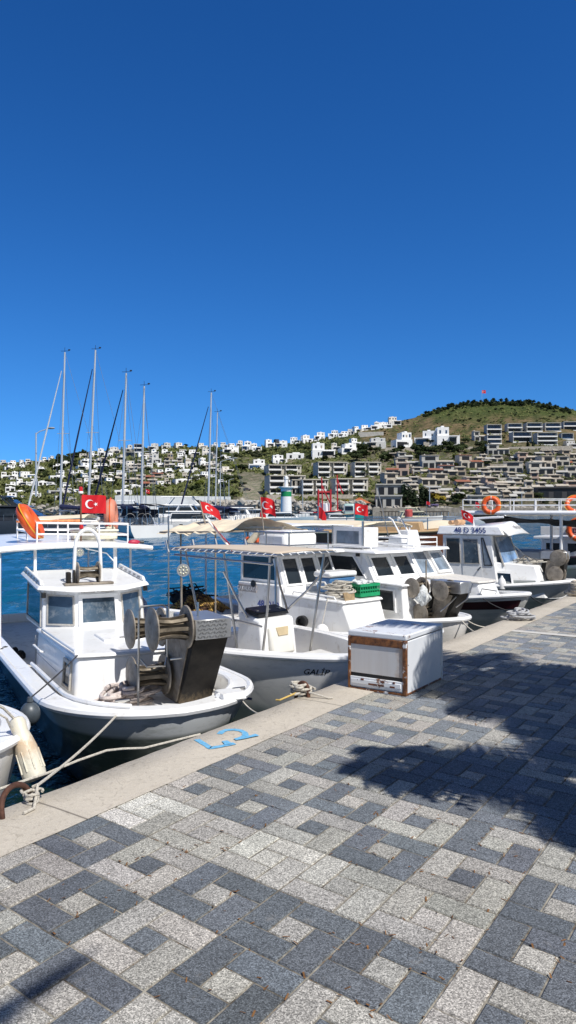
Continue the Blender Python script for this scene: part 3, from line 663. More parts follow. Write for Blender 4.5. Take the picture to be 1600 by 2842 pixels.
# scrub covering the slopes
mb=MB(); rr=random.Random(31)
cnt=0
while cnt<8000:
    px=rr.uniform(-250,1900); yr=yr_(px); u=rr.random()**.8; py=1413+(yr-1413)*(.08+.92*u)
    nn=noise.noise(Vector((px*.03,py*.05,7)))
    if nn<-.25+.3*(px>1000 and py>1150 and py<1235): 
        if rr.random()<.8: continue
    if 664<px<732 and py>1318: continue
    cnt+=1
    p=hill_pt(px,py); s=rr.uniform(.5,1.5)*(1.25 if px<1000 else 1)
    for j in range(7):
        d=Vector((rr.gauss(0,.6),rr.gauss(0,.6),abs(rr.gauss(0,.45))))*s; a=Vector((rr.gauss(0,1),rr.gauss(0,1),rr.gauss(0,1))).normalized()*s*.55; b=a.orthogonal().normalized()*s*.5
        q=p+d; mb.add([q-a-b,q+a-b,q+a+b,q-a+b],[(0,1,2,3)])
tag(mb.build('scrub',leaf_mat('leaf_scrub',(.045,.062,.020),(.15,.155,.055)),smooth=False,recalc=False),'low scrub and bushes covering the hillside','scrub',kind='stuff')
# ---------- boats
def hull_mat(name,top,low,zsplit=.35,streak=(.1,.12,.12)):
    m,nt,b=_mat(name); co=coords(nt)
    mp=N(nt,'ShaderNodeMapping'); mp.inputs['Scale'].default_value=(1.0,1.0,3.2); nt.links.new(co,mp.inputs[0])
    n=noise_n(nt,mp.outputs[0],2.4,7,.75); sx=N(nt,'ShaderNodeSeparateXYZ'); nt.links.new(co,sx.inputs[0])
    c=mixc(nt,ramp(nt,sx.outputs['Z'],[(zsplit-.02,0.0),(zsplit+.02,1.0)]),low,top)
    c=mixc(nt,ramp(nt,n,[(.50,0.0),(.62,.55)]),c,streak)
    nt.links.new(c,b.inputs['Base Color']); b.inputs['Roughness'].default_value=.3; b.inputs['Coat Weight'].default_value=.25; b.inputs['Coat Roughness'].default_value=.06
    bump_n(nt,b,noise_n(nt,co,3,3),.12,.03); return m
WHT=M('gelcoat_white',(.87,.868,.86),.32,var=.035,vs=3,dirt=(.52,.47,.40),dscale=5,damt=.26,coat=.3,streak=(.55,.50,.43))
WHT2=M('painted_white',(.84,.838,.828),.4,var=.05,vs=4,dirt=(.42,.38,.32),dscale=7,damt=.32,streak=(.48,.42,.34))
CREAM=M('deck_cream',(.68,.65,.60),.6,var=.06,vs=4,dirt=(.35,.31,.26),dscale=9,damt=.45,bump=.1)
STEEL=M('stainless_steel',(.50,.49,.47),.28,1.0,var=.12,vs=8)
GALV=M('reel_metal',(.33,.285,.23),.6,.3,var=.25,vs=9,dirt=(.13,.10,.07),dscale=12,damt=.6,bump=.25,bs_=60)
def _oily():
    m,nt,b=_mat('oily_steel'); co=coords(nt); sx=N(nt,'ShaderNodeSeparateXYZ'); nt.links.new(co,sx.inputs[0])
    n1=noise_n(nt,co,5,7,.7); mp=N(nt,'ShaderNodeMapping'); mp.inputs['Scale'].default_value=(22,22,2.0); nt.links.new(co,mp.inputs[0]); n2=noise_n(nt,mp.outputs[0],1.5,5,.65)
    ad=N(nt,'ShaderNodeMath',operation='MULTIPLY_ADD'); nt.links.new(n2,ad.inputs[0]); ad.inputs[1].default_value=.35; nt.links.new(sx.outputs['Z'],ad.inputs[2])
    c=mixc(nt,ramp(nt,n1,[(.35,0.0),(.65,1.0)]),(.010,.009,.008),(.032,.027,.022))
    mr=N(nt,'ShaderNodeMapRange'); mr.inputs[1].default_value=.74; mr.inputs[2].default_value=.98; nt.links.new(ad.outputs[0],mr.inputs[0])
    c=mixc(nt,mr.outputs[0],(.24,.175,.10),c)
    nt.links.new(c,b.inputs['Base Color']); b.inputs['Roughness'].default_value=.62; b.inputs['Specular IOR Level'].default_value=.22; bump_n(nt,b,n2,.12,.01); return m
DKMET=_oily()
TREAD=M('tread_plate',(.52,.52,.52),.35,.8,var=.1,vs=9)
GLASS=M('dark_glass',(.018,.024,.030),.05,var=.4,vs=2); 
GLASSB=M('blue_glass',(.055,.085,.12),.05,var=.5,vs=3,dirt=(.22,.24,.26),dscale=9,damt=.5)
GLASSC=M('clear_vinyl',(.20,.25,.31),.08,var=.5,vs=4)
BLACK=M('black_plastic',(.012,.012,.013),.4); GREY=M('grey_plastic',(.28,.29,.30),.5,var=.1)
ALUF=M('aged_frame',(.50,.47,.42),.5,.2,var=.15,vs=12,dirt=(.3,.25,.18),dscale=20,damt=.5)
CANVAS=M('beige_canvas',(.74,.64,.48),.9,var=.08,vs=3,bump=.35,bs_=14); CANVAS2=M('tan_canvas',(.56,.47,.37),.9,var=.06,vs=3,bump=.2,bs_=30)
ORANGE=M('life_ring_orange',(.78,.105,.015),.45,var=.08,vs=5,dirt=(.6,.2,.1),dscale=9,damt=.3); PINK=M('faded_orange',(.66,.24,.15),.65,var=.1,vs=6,dirt=(.5,.3,.25),dscale=9)
RBAND=M('ring_tape',(.72,.50,.42),.5); RED=M('signal_red',(.55,.02,.025),.35); FLAGR=M('flag_red',(.62,.008,.015),.75,var=.1,vs=4); FLAGW=M('flag_white',(.85,.85,.85),.8)
ROPE=M('mooring_rope',(.55,.51,.44),.9,var=.2,vs=60,bump=.8,bs_=160); ROPEP=M('pink_rope',(.62,.54,.50),.9,var=.2,vs=40,bump=.8,bs_=120); ROPED=M('dark_rope',(.03,.03,.035),.8)
YELLOW=M('yellow_strap',(.75,.42,.03),.6); BLUEP=M('blue_plastic',(.02,.06,.32),.4); GREENP=M('green_plastic',(.01,.30,.12),.45,var=.15,vs=9); TEALP=M('teal_plastic',(.02,.42,.30),.45,var=.1)
LETB=M('lettering_blue',(.03,.05,.18),.5); LETK=M('lettering_black',(.012,.012,.014),.5); LETR=M('lettering_brown',(.22,.10,.05),.6); LETL=M('lettering_lilac',(.08,.12,.38),.5)
HULLA=hull_mat('hull_slate',(.52,.54,.55),(.10,.115,.10),.55,(.30,.32,.30)); HULLW=hull_mat('hull_white',(.90,.90,.89),(.82,.84,.82),.25,(.66,.68,.68)); HULLG=hull_mat('hull_grey_green',(.60,.59,.55),(.50,.50,.45),.4,(.34,.36,.34)); HULLP=hull_mat('hull_pale',(.82,.79,.75),(.74,.74,.70),.2,(.66,.65,.62))
MAROON=M('maroon_stripe',(.06,.015,.02),.35)

def text_obj(name,txt,size,mat,parent,loc=(0,0,0),mtx=None,fn=None,align='CENTER',shear=0,bold=0.0,sx=1.0):
    cu=bpy.data.curves.new(name,'FONT'); cu.body=txt; cu.size=size; cu.align_x=align; cu.align_y='CENTER'; cu.shear=shear; cu.offset=bold; cu.resolution_u=4
    tmp=bpy.data.objects.new('tmp',cu); COL.objects.link(tmp)
    bpy.context.view_layer.update()
    me=bpy.data.meshes.new_from_object(tmp); bpy.data.objects.remove(tmp)
    if fn:
        for v in me.vertices: v.co=fn(v.co.x*sx,v.co.y)
    elif mtx: 
        me.transform(mtx)
    me.materials.clear(); me.materials.append(mat); me.name=name
    o=bpy.data.objects.new(name,me); COL.objects.link(o)
    if parent: o.parent=parent
    return o
class Boat:
    def __init__(s,name,label,stem,a,cat='boat',group=None,wl=WATER):
        s.a=R(a); s.off=Vector((0,0,-wl)); s.root=empty(name,(stem[0],stem[1],wl),s.a-math.pi/2,label,cat,group); s.stem=stem
    def mb(s): return MB(s.off)
    def w(s,t,y,z):   # local -> world
        h=Vector((math.sin(s.a),-math.cos(s.a),0)); r=Vector((math.cos(s.a),math.sin(s.a),0))
        return Vector((s.stem[0],s.stem[1],0))-h*t+r*y+Vector((0,0,z))
    def hull(s,L,B,tb,p,zb,zm,zd,mat,rail=.045,railmat=None,cap=.11,inner=True,draft=.45,rake=.28,wlf=.80,stern=.82,deckmat=None,sheer=2.0,deck=True,flare=1.0):
        def b(t):
            if t<=0: return 0.0
            q=min(1,t/tb); v=B*(1-(1-q)**p)**(1/p)
            if t>L*.55: v*=1-(1-stern)*((t-L*.55)/(L*.45))**2
            return v
        def zg(t): return zm+(zb-zm)*max(0,1-t/(L*.6))**sheer
        s.b=b; s.zg=zg; s.L=L
        n=34; T=[L*(i/n)**2.0 for i in range(n+1)]
        levels=[(0,1,0),(.10,.985,.02*rake),(.35,1-(1-wlf)*.35*flare,.25*rake),(.7,1-(1-wlf)*.75,.6*rake),(1.0,wlf,rake)]
        zk=WATER-draft
        def surf(t,f,sg,out=0.0):   # f: 0 gunwale .. 1 waterline
            for (f0,k0,r0),(f1,k1,r1) in zip(levels,levels[1:]):
                if f<=f1: break
            q=(f-f0)/(f1-f0); k=k0+(k1-k0)*q; rr=r0+(r1-r0)*q
            tt=t*(L-rr)/L+rr; return Vector((-tt+ (0 if t>0 else out), sg*(b(t)*k+out), zg(t)*(1-f)+WATER*f))
        s.surf=surf
        hb=s.mb()
        rows=[]
        for t in T:
            row=[surf(t,f,-1) for f,_,_ in levels]
            q=surf(t,1,-1); row.append(Vector((q.x-.15*rake,q.y*.55,zk)))
            row.append(Vector((q.x-.2*rake,0,zk-.1)))
            row+= [Vector((v.x,-v.y,v.z)) for v in row[-2::-1]]
            rows.append(row)
        k=len(rows[0])
        for r_ in rows: hb.v+=r_
        for i in range(n):
            for j in range(k-1): hb.f.append((i*k+j,(i+1)*k+j,(i+1)*k+j+1,i*k+j+1))
        hb.f.append(tuple(n*k+j for j in range(k)))
        s.hullo=hb.build('hull',mat,s.root,ang=60)
        # rub rail and gunwale cap
        rm=railmat or WHT
        g=s.mb(); 
        path=[(t,-1) for t in T[::-1]]+[(t,1) for t in T[1:]]
        g.tube([(-t+ (rail*.3 if t==0 else 0),sg*(b(t)+.012),zg(t)-rail*.4) for t,sg in path],rail,8)
        s.rail=g.build('rub_rail',rm,s.root)
        def bi(t): return max(0.0,b(t)-cap) if t>cap*.8 else 0.0
        s.bi=bi
        t0=cap*1.0; TI=[t0+(L-cap-t0)*(i/n)**2 for i in range(n+1)]
        g=s.mb(); 
        for sg in (-1,1):
            vs=[];m_=0
            for i in range(n+1):
                to,ti=T[i],TI[i]; yi=sg*max(0,b(to)-cap) if i else 0
                vs+= [(-to,sg*b(to),zg(to)+.004),(-ti,yi,zg(ti)+.014),(-ti,yi,zd)]
            g.add(vs,[(3*i+j,3*i+3+j,3*i+4+j,3*i+1+j) for i in range(n) for j in range(2)])
        a_=n; g.add([(-T[a_],-b(L),zg(L)),(-T[a_],b(L),zg(L)),(-TI[a_],b(L)-cap,zg(L)+.014),(-TI[a_],-(b(L)-cap),zg(L)+.014),(-TI[a_],b(L)-cap,zd),(-TI[a_],-(b(L)-cap),zd)],[(0,1,2,3),(3,2,4,5)])
        s.bul=g.build('bulwark',rm,s.root,ang=30)
        if deck:
            g=s.mb(); vs=[]
            for i in range(n+1):
                y=max(0,b(T[i])-cap) if i else 0
                vs+=[(-TI[i],-y,zd),(-TI[i],y,zd)]
            g.add(vs,[(2*i,2*i+2,2*i+3,2*i+1) for i in range(n)]); s.deck=g.build('deck',deckmat or CREAM,s.root,smooth=False)
    def band(s,name,mat,t0,t1,f0,f1,sg,out=.008,n=14):
        g=s.mb(); g.grid(lambda u,v:s.surf(t0+(t1-t0)*u,f0+(f1-f0)*v,sg,out),n,2); return g.build(name,mat,s.hullo)
    def text(s,txt,size,t,f,sg,mat,shear=0,bold=0,sx=1.0):
        zt=s.zg(t); H=zt-WATER
        def fn(x,y):
            tt=t-sg*x*-1 if False else t+ (x if sg>0 else -x)
            return s.surf(tt,f-y/H,sg,.003)+s.off
        return text_obj('lettering',txt,size,mat,s.hullo,fn=fn,shear=shear,bold=bold,sx=sx)
    # loft of (t, halfwidth, zbase, ztop) style blocks
    def block(s,name,mat,pts,bevel=.03,parent=None,seg=3):   # pts: 8 (t,y,z) bottom 4 then top 4
        g=s.mb(); g.hexa([(-t,y,z) for t,y,z in pts]); return g.build(name,mat,parent or s.root,bevel=bevel,seg=seg)
    def face(s,q):  # q: 4 (t,y,z) corners: bl, br, tr, tl (seen from outside)
        P=[Vector((-t,y,z)) for t,y,z in q]; nrm=(P[1]-P[0]).cross(P[3]-P[0]).normalized()
        def at_(u,v,o=0.0): return (P[0].lerp(P[1],u)).lerp(P[3].lerp(P[2],u),v)+nrm*o
        return at_
    def window(s,face,u0,u1,v0,v1,fr=.035,th=.02,fmat=None,gmat=None,pane_in=.004,skew=0.0):
        g=s.mb(); f=face
        ur=fr/((f(1,0)-f(0,0)).length); vr=fr/((f(0,1)-f(0,0)).length)
        O=[(u0,v0),(u1,v0),(u1-skew,v1),(u0-skew*0,v1)]; I=[(u0+ur,v0+vr),(u1-ur,v0+vr),(u1-ur-skew,v1-vr),(u0+ur,v1-vr)]
        vs=[f(u,v,th) for u,v in O]+[f(u,v,th) for u,v in I]+[f(u,v,-.01) for u,v in O]+[f(u,v,-.0) for u,v in I]
        fs=[]
        for i in range(4):
            j=(i+1)%4; fs+=[(i,j,4+j,4+i),(8+i,8+j,j,i),(4+i,4+j,12+j,12+i)]
        g.add(vs,fs); w_=g.build('window',fmat or WHT,s.root,smooth=False)
        g=s.mb(); g.add([f(u,v,pane_in) for u,v in I],[(0,1,2,3)]); g.build('pane',gmat or GLASS,w_,smooth=False); return w_
    def tube(s,name,mat,pts,r,parent=None,n=8,closed=False):
        g=s.mb(); g.tube([(-t,y,z) for t,y,z in pts],r,n,closed); return g.build(name,mat,parent or s.root)
    def reel(s,parent,c,axis,length,rd,drum=.07,mat=None,vanes=8):
        ax=Vector(axis).normalized(); c=Vector((-c[0],c[1],c[2])); g=s.mb(); a=ax.orthogonal().normalized(); b=ax.cross(a)
        for sg in (-1,1): 
            o=c+ax*sg*length/2
            g.lathe([(0.001,.016*sg),(rd*.55,.013*sg),(rd*.96,.004*sg),(rd,0),(rd*.97,-.012*sg),(rd*.5,-.008*sg),(.001,-.006*sg)],o,ax,30)
        r_=g.build('reel',mat or GALV,parent,ang=30)
        g=s.mb(); g.lathe([(drum*.55,-length/2),(drum*.5,0),(drum*.55,length/2)],c,ax,10)
        for k in range(vanes):
            t=2*math.pi*k/vanes; d=a*math.cos(t)+b*math.sin(t); e=ax.cross(d)
            pr=[(-.5,.62),(-.25,.52),(0,.47),(.25,.52),(.5,.62)]
            vs=[]
            for u,q in pr: vs+=[c+ax*u*length*.98+d*rd*(q-.22)-e*.003,c+ax*u*length*.98+d*rd*q-e*.016,c+ax*u*length*.98+d*rd*q+e*.016,c+ax*u*length*.98+d*rd*(q-.22)+e*.003]
            fs=[(4*i+j,4*i+4+j,4*i+4+(j+1)%4,4*i+(j+1)%4) for i in range(4) for j in range(4)]
            g.add(vs,fs)
        g.build('drum',M_DRUM,parent,ang=30)
        return r_
M_DRUM=M('drum_metal',(.20,.165,.12),.5,.4,var=.5,vs=10,dirt=(.03,.025,.02),dscale=6,damt=.6)
def sagged(a,b,sag,n=14):
    a=Vector(a);b=Vector(b); return [a.lerp(b,i/n)-Vector((0,0,sag*4*(i/n)*(1-i/n))) for i in range(n+1)]
def rope(name,pts,r,mat,label,cat='rope',group=None,parent=None):
    mb=MB(); mb.tube(pts,r,7); o=mb.build(name,mat,parent)
    if label: tag(o,label,cat,group)
    return o
def coil_pts(c,r0,r1,turns,z0,dz,seed,wob=.25,n=26,sx=1,sy=1,rot=0):
    rr=random.Random(seed); P=[]
    for i in range(int(n*turns)):
        t=i/n; k=i/(n*turns); r_=r0+(r1-r0)*k; a=2*math.pi*t
        x=math.cos(a)*r_*sx*(1+wob*noise.noise(Vector((t*1.3,seed,0)))); y=math.sin(a)*r_*sy*(1+wob*noise.noise(Vector((t*1.1,seed,5))))
        ch=wob*.22; x+=ch*noise.noise(Vector((t*.7,seed*3.1,2))); y+=ch*noise.noise(Vector((t*.7,seed*2.3,7)))
        P.append(Vector(c)+Vector((x*math.cos(rot)-y*math.sin(rot),x*math.sin(rot)+y*math.cos(rot),z0+dz*k+.018*abs(noise.noise(Vector((t*3,seed,9))))+.06*wob*noise.noise(Vector((t*1.7,seed,4))))))
    return P
def flag(name,label,base,top,fly,W,H,phase=0.0,emblem=True,drop=.35,group=None,polemat=None,pole_r=.012,cloth_top=None,poleparts=None):
    """pole from base to top; cloth hangs from the top, flying along unit vector fly (xy)"""
    base=Vector(base);top=Vector(top); o=empty(name,base,0,label,'flag',group)
    mb=MB(-base); mb.tube([base,top],pole_r,7); mb.build('pole',polemat or STEEL,o)
    up=(top-base).normalized(); fl=Vector((fly[0],fly[1],0)).normalized(); sd=Vector((-fl.y,fl.x,0)); tp=cloth_top if cloth_top else top-up*.02
    def fn(u,v,off=0.0):
        wv=math.sin(u*6.5+phase+v*1.2)*.19*H*u**.6+math.sin(u*13+phase*2+v*3)*.06*H*u
        p=tp+fl*(u*W*(1-.06*drop))-up*(v*H)+sd*(wv+off)+Vector((0,0,-drop*H*u*u*.9-.05*H*math.sin(u*5+phase)*u)); return p
    mb=MB(-base); mb.grid(lambda u,v:fn(u,v),22,12); mb.build('cloth',FLAGR,o)
    if emblem:
        asp=W/H
        for sg in (-1,1):
            mb=MB(-base); n=20; vs=[];fs=[]
            # crescent between an outer circle r=.25H and an inner circle r=.2H
            cx,cy=.5/asp*.5/ .5*.5 if False else .36,.5
            for i in range(n+1):
                a=R(38)+ (2*math.pi-R(76))*i/n
                ox,oy=.25*math.cos(a),.25*math.sin(a)
                b_=R(52)+(2*math.pi-R(104))*i/n
                ix,iy=.0625+.2*math.cos(b_),.2*math.sin(b_)
                vs+=[fn(cx+ox/asp,cy+oy,.006*sg),fn(cx+ix/asp,cy+iy,.006*sg)]
            fs=[(2*i,2*i+1,2*i+3,2*i+2) for i in range(n)]
            mb.add(vs,fs)
            sv=[];sx_,sy_=cx+.33/asp,cy
            for i in range(10):
                r_=.125 if i%2==0 else .05; a=math.pi+i*math.pi/5
                sv.append(fn(sx_+r_*math.cos(a)/asp,sy_+r_*math.sin(a),.006*sg))
            sv.append(fn(sx_,sy_,.006*sg)); mb.add(sv,[(i,(i+1)%10,10) for i in range(10)])
            mb.build('emblem',FLAGW,o,recalc=False)
    return o
def life_ring(name,label,c,Rr,r,normal,mat=None,spin=0,group=None,bands=True):
    c=Vector(c); o=empty(name,c,0,label,'life ring',group)
    mb=MB(); mb.torus((0,0,0),Rr,r,normal,36,12); mb.build('ring',mat or ORANGE,o)
    nz=Vector(normal).normalized(); a=nz.orthogonal().normalized(); b=nz.cross(a)
    if bands:
        for k in range(4):
            t=spin+k*math.pi/2; d=a*math.cos(t)+b*math.sin(t); tn=-a*math.sin(t)+b*math.cos(t)
            mb=MB(); 
            vs=[];m=12
            for s_ in (-1,1):
                tt=t+s_*.07; dd=a*math.cos(tt)+b*math.sin(tt)
                for j in range(m):
                    u=2*math.pi*j/m; vs.append(dd*(Rr+(r+.004)*math.cos(u))+nz*(r+.004)*math.sin(u))
            mb.add(vs,[(j,(j+1)%m,m+(j+1)%m,m+j) for j in range(m)]); mb.build('band',RBAND if mat is None else PINK,o)
    mb=MB(); P=[]
    for i in range(48):
        t=2*math.pi*i/48+spin; k=.5-.5*math.cos(4*(t-spin)); d=a*math.cos(t)+b*math.sin(t); P.append(d*(Rr+r*(1.0+.22*k))+nz*r*.15)
    mb.tube(P,.008,5,closed=True); mb.build('grab_line',YELLOW if mat is None else ORANGE,o)
    return o
# ---------- the moored fishing boats
def net_hauler(B,t,y,z,k=1.0,reels=((.25,0.0,.70),(.98,.0,.60),(.77,-.02,.20)),rd=.185,length=.31,lean=.43,w=.31,hh=.62,dep=.42,frame=True):
    """dark steel column leaning over the bow, carrying reels on its starboard side"""
    g=B.mb(); P=[(t+.1,z),(t+.1+dep,z),(t+dep,z+hh),(t+.1-lean,z+hh)]
    g.prism([(-tt,y,zz) for tt,zz in P],(0,w,0)); col=g.build('net_hauler',DKMET,B.root,bevel=.008,seg=1)
    g=B.mb(); g.prism([(-(t+.1+.02),y-.012,z+.03),(-(t+dep),y-.012,z+.03),(-(t+dep-.1),y-.012,z+hh-.03),(-(t+.1-lean+.12),y-.012,z+hh-.03)],(0,.013,0)); g.build('side_plate',GALV,col,smooth=False)
    g=B.mb(); t0=t+.1-lean-.02
    g.box((-(t0+.28),y+w/2+.01,z+hh+.085),(.56,w+.02,.17)); hd=g.build('tread_plate',TREAD,col,bevel=.006,seg=1)
    g=B.mb(); 
    for r_ in range(5 if frame else 0):
        for c_ in range(10):
            yy=y+.02+(w-.03)*(c_+.5*(r_%2)+.3)/10.6; zz=z+hh+.02+.032*r_
            d=.011; sgn=1 if (r_+c_)%2 else -1
            g.box((-(t0)+.003,yy,zz+.004),(.006,.022,.007),rx=sgn*.75)
    if frame: g.build('raised_pattern',STEEL,col,smooth=False)
    for (rt,ry,rz) in reels:
        B.reel(col,(rt,y-length/2-.03+ry,rz),(0,1,0),length,rd)
        g=B.mb(); g.tube([(-rt,y-length-.02+ry,rz),(-rt,y+w*.5,rz)],.018,8); g.build('axle',STEEL,col)
    if frame:
        yl=y-.40
        B.tube('guard_frame',STEEL,[(t+.02,y-.05,z),(t+.0,y-.09,z+.02),(t-.03,yl+.03,z+.01),(t-.03,yl,z+.04),(t-.05,yl,z+.55),(t-.06,yl,z+.93),(t-.03,yl+.03,z+.96),(t+.0,y-.17,z+.96),(t,y-.13,z+.93),(t,y-.13,z+.50),(t-.06,y-.17,z+.44),(t-.12,yl+.05,z+.46),(t-.07,yl+.01,z+.52)],.0095,col)
        B.tube('guard_frame',STEEL,[(t-.1,y+.12,z+.98),(t-.14,y+.10,z+.60),(t-.08,y+.04,z+.50),(t-.0,y-.1,z+.48)],.0095,col)
    return col
def cabin_outline(hf,hs,t0,tc,t1): return [(t0,-hf),(t0,hf),(tc,hs),(t1,hs),(t1,-hs),(tc,-hs)]
def plan_prism(B,name,mat,outline_b,outline_t,zb,zt,bevel=.02,parent=None,seg=3):
    g=B.mb(); n=len(outline_b)
    zbf=zb if callable(zb) else (lambda t:zb); ztf=zt if callable(zt) else (lambda t:zt)
    vs=[(-t,y,zbf(t)) for t,y in outline_b]+[(-t,y,ztf(t)) for t,y in outline_t]
    g.add(vs,[tuple(range(n))[::-1],tuple(range(n,2*n))]+[(i,(i+1)%n,n+(i+1)%n,n+i) for i in range(n)])
    return g.build(name,mat,parent or B.root,bevel=bevel,seg=seg)
def arcfront(hw,t0,bul,t1,n=9,hw1=None):
    hw1=hw1 or hw
    return [(t0+bul*((-1+2*i/n)**2),hw*(-1+2*i/n)) for i in range(n+1)]+[(t1,hw1),(t1,-hw1)]

# --- white boat with the tall net hauler (left foreground)
A=Boat('fishing_boat','white fishing boat with small wheelhouse and net hauler moored nearest at the berth number',(-.847,6.2),28)
A.hull(7.2,.96,1.05,1.95,.06,.0,-.12,HULLA,rail=.036,cap=.15,wlf=.70,rake=.35,flare=1.2)
g=A.mb()
for sg in (-1,1): g.tube([(-t,sg*(A.b(t)-.19),A.zg(t)+.03) for t in [.22+.02*i*i for i in range(12)]],.022,8)
g.build('toe_rail',WHT,A.root)
tr_b=arcfront(.64,1.10,.10,2.9,hw1=.70); tr_t=arcfront(.60,1.16,.10,2.9,hw1=.66)
plan_prism(A,'trunk_cabin',WHT,tr_b,tr_t,-.13,lambda t:.325+.02*(t-1.1)/1.8,bevel=.035)
lp=arcfront(.635,1.13,.10,2.9,hw1=.69)
plan_prism(A,'trunk_top',WHT,lp,arcfront(.62,1.15,.10,2.9,hw1=.68),lambda t:.326+.02*(t-1.1)/1.8,lambda t:.356+.02*(t-1.1)/1.8,bevel=.014)
for sg in (-1,1):     # slotted grab rail on the trunk edge
    g=A.mb(); g.tube([(-1.2,sg*.615,.36),(-1.22,sg*.615,.392),(-1.9,sg*.645,.405),(-2.6,sg*.665,.41),(-2.64,sg*.665,.37)],.016,8); r_=g.build('grab_rail',WHT,A.root)
cz0=.345; czt=lambda t:.775+.10*(t-2.8)/1.3
cb=cabin_outline(.25,.60,2.80,3.03,4.1); ct=cabin_outline(.24,.58,2.88,3.10,4.1)
plan_prism(A,'wheelhouse',WHT2,cb,ct,cz0-.02,czt,bevel=.015)
ro=[(2.74,-.29),(2.74,.29),(3.0,.66),(4.22,.66),(4.22,-.66),(3.0,-.66)]
roof=plan_prism(A,'roof',WHT,ro,[(2.78,-.28),(2.78,.28),(3.02,.63),(4.2,.63),(4.2,-.63),(3.02,-.63)],czt,lambda t:czt(t)+.045,bevel=.015)
for sg in (-1,1):
    g=A.mb(); g.hexa([(-3.02,sg*.60-.02,czt(3.0)+.05),(-4.15,sg*.60-.02,czt(4.15)+.05),(-4.15,sg*.60+.02,czt(4.15)+.05),(-3.02,sg*.60+.02,czt(3.0)+.05),(-3.08,sg*.60-.015,czt(3.0)+.105),(-4.12,sg*.60-.015,czt(4.15)+.105),(-4.12,sg*.60+.015,czt(4.15)+.105),(-3.08,sg*.60+.015,czt(3.0)+.105)])
    g.build('roof_coaming',WHT,A.root,bevel=.008,seg=2)
    g=A.mb()
    for i in range(5): 
        t=3.2+.19*i; g.box((-t,sg*.60,czt(t)+.074),(.10,.044,.022))
    g.build('coaming_slot',GREY,A.root,smooth=False)
zt_=lambda t:czt(t)-.01
fm=A.face([(2.80,-.25,cz0),(2.80,.25,cz0),(2.88,.24,zt_(2.88)),(2.88,-.24,zt_(2.88))]); A.window(fm,.03,.97,.06,.90,.045,.022,gmat=GLASSB)
fl=A.face([(3.03,-.60,cz0),(2.80,-.25,cz0),(2.88,-.24,zt_(2.88)),(3.10,-.58,zt_(3.1))]); A.window(fl,.14,.93,.10,.88,.018,.012,fmat=ALUF,gmat=GLASSB)
fr_=A.face([(2.80,.25,cz0),(3.03,.60,cz0),(3.10,.58,zt_(3.1)),(2.88,.24,zt_(2.88))]); A.window(fr_,.08,.86,.10,.88,.018,.012,fmat=ALUF,gmat=GLASSB)
fs=A.face([(4.1,-.60,cz0),(3.03,-.60,cz0),(3.10,-.58,zt_(3.1)),(4.1,-.58,zt_(4.1))]); A.window(fs,.06,.97,.04,.93,.03,.014,fmat=ALUF,gmat=GLASSB)
fs2=A.face([(4.1,.58,zt_(4.1)),(3.1,.58,zt_(3.1)),(3.03,.60,cz0),(4.1,.60,cz0)]); A.window(fs2,.06,.97,.08,.95,.03,.014,fmat=ALUF,gmat=GLASSB)
ts=A.face([(2.9,-.70,-.12),(1.20,-.645,-.12),(1.26,-.605,.325),(2.9,-.66,.34)]); A.window(ts,.76,.93,.28,.86,.03,.018,fmat=ALUF,gmat=GLASS)
tf=A.face([(1.13,.14,-.12),(1.16,.44,-.12),(1.19,.42,.325),(1.18,.14,.325)]); A.window(tf,.02,.55,.42,.70,.02,.010,gmat=BLACK)
A.tube('handrail',WHT,[(2.75,-.70,.20),(2.75,-.735,.22),(2.35,-.73,.215),(2.35,-.69,.20)],.011)
g=A.mb()
for (u0,u1) in ((.15,.42),(.58,.85)):
    g.tube([fm(u0,.955,.012),fm((u0+u1)/2,.965,.014),fm(u1,.955,.012)],.006,5)
for u in (.12,.5,.88): g.ball(fm(u,.97,.008),.008,6,4)
g.build('window_catch',ALUF,A.root)
g=A.mb(); g.box((-2.3,-.688,.12),(1.15,.004,.006)); g.box((-2.85,-.695,.1),(.012,.01,.42)); g.build('panel_seam',GREY,A.root,smooth=False)
hb_=A.block('deck_hatch',WHT2,[(1.75,-.22,.35),(1.75,.22,.35),(2.2,.22,.355),(2.2,-.22,.355),(1.76,-.21,.385),(1.76,.21,.385),(2.19,.21,.39),(2.19,-.21,.39)],bevel=.012)
g=A.mb(); g.box((-1.80,0,.39),(.03,.08,.012)); g.build('hatch_handle',STEEL,hb_)
# camera-like lamp at the roof corners
g=A.mb(); g.box((-3.0,.60,czt(3)-.035),(.05,.05,.06)); g.box((-3.0,-.585,czt(3)-.06),(.05,.05,.06)); g.build('corner_lamp',BLACK,A.root,bevel=.006,seg=1)
# canopy
def canz(t,y): return 1.20+.05*(1-(y/1.0)**2)+.012*(t-4)
g=A.mb(); g.grid(lambda u,v:Vector((-(3.95+3.4*u),-1.0+2.0*v,canz(3.95+3.4*u,-1+2*v))),8,14)
can=g.build('canopy',WHT,A.root); sd=can.modifiers.new('thick','SOLIDIFY'); sd.thickness=.035; sd.offset=0
g=A.mb(); g.tube([(-3.95,-1.0+2.0*i/14,canz(3.95,-1+2*i/14)-.012) for i in range(15)],.026,8); g.build('canopy_edge',WHT,can)
for (t,y,z0,r_) in ((4.05,-.50,czt(4.05)+.04,.02),(4.05,.52,czt(4.05)+.04,.026),(4.0,-.93,-.02,.02),(4.75,.93,-.02,.017),(7.0,-.86,-.02,.017),(7.0,.86,-.02,.017)):
    A.tube('canopy_post',WHT,[(t,y,z0),(t,y,canz(t,y)-.01)],r_,can)
A.tube('canopy_brace',WHT,[(4.05,.52,1.0),(4.02,.40,1.13),(4.0,.12,1.20)],.008,can)
rc=[(4.5,-.40),(4.5,.82),(6.2,.82),(6.2,-.40)]
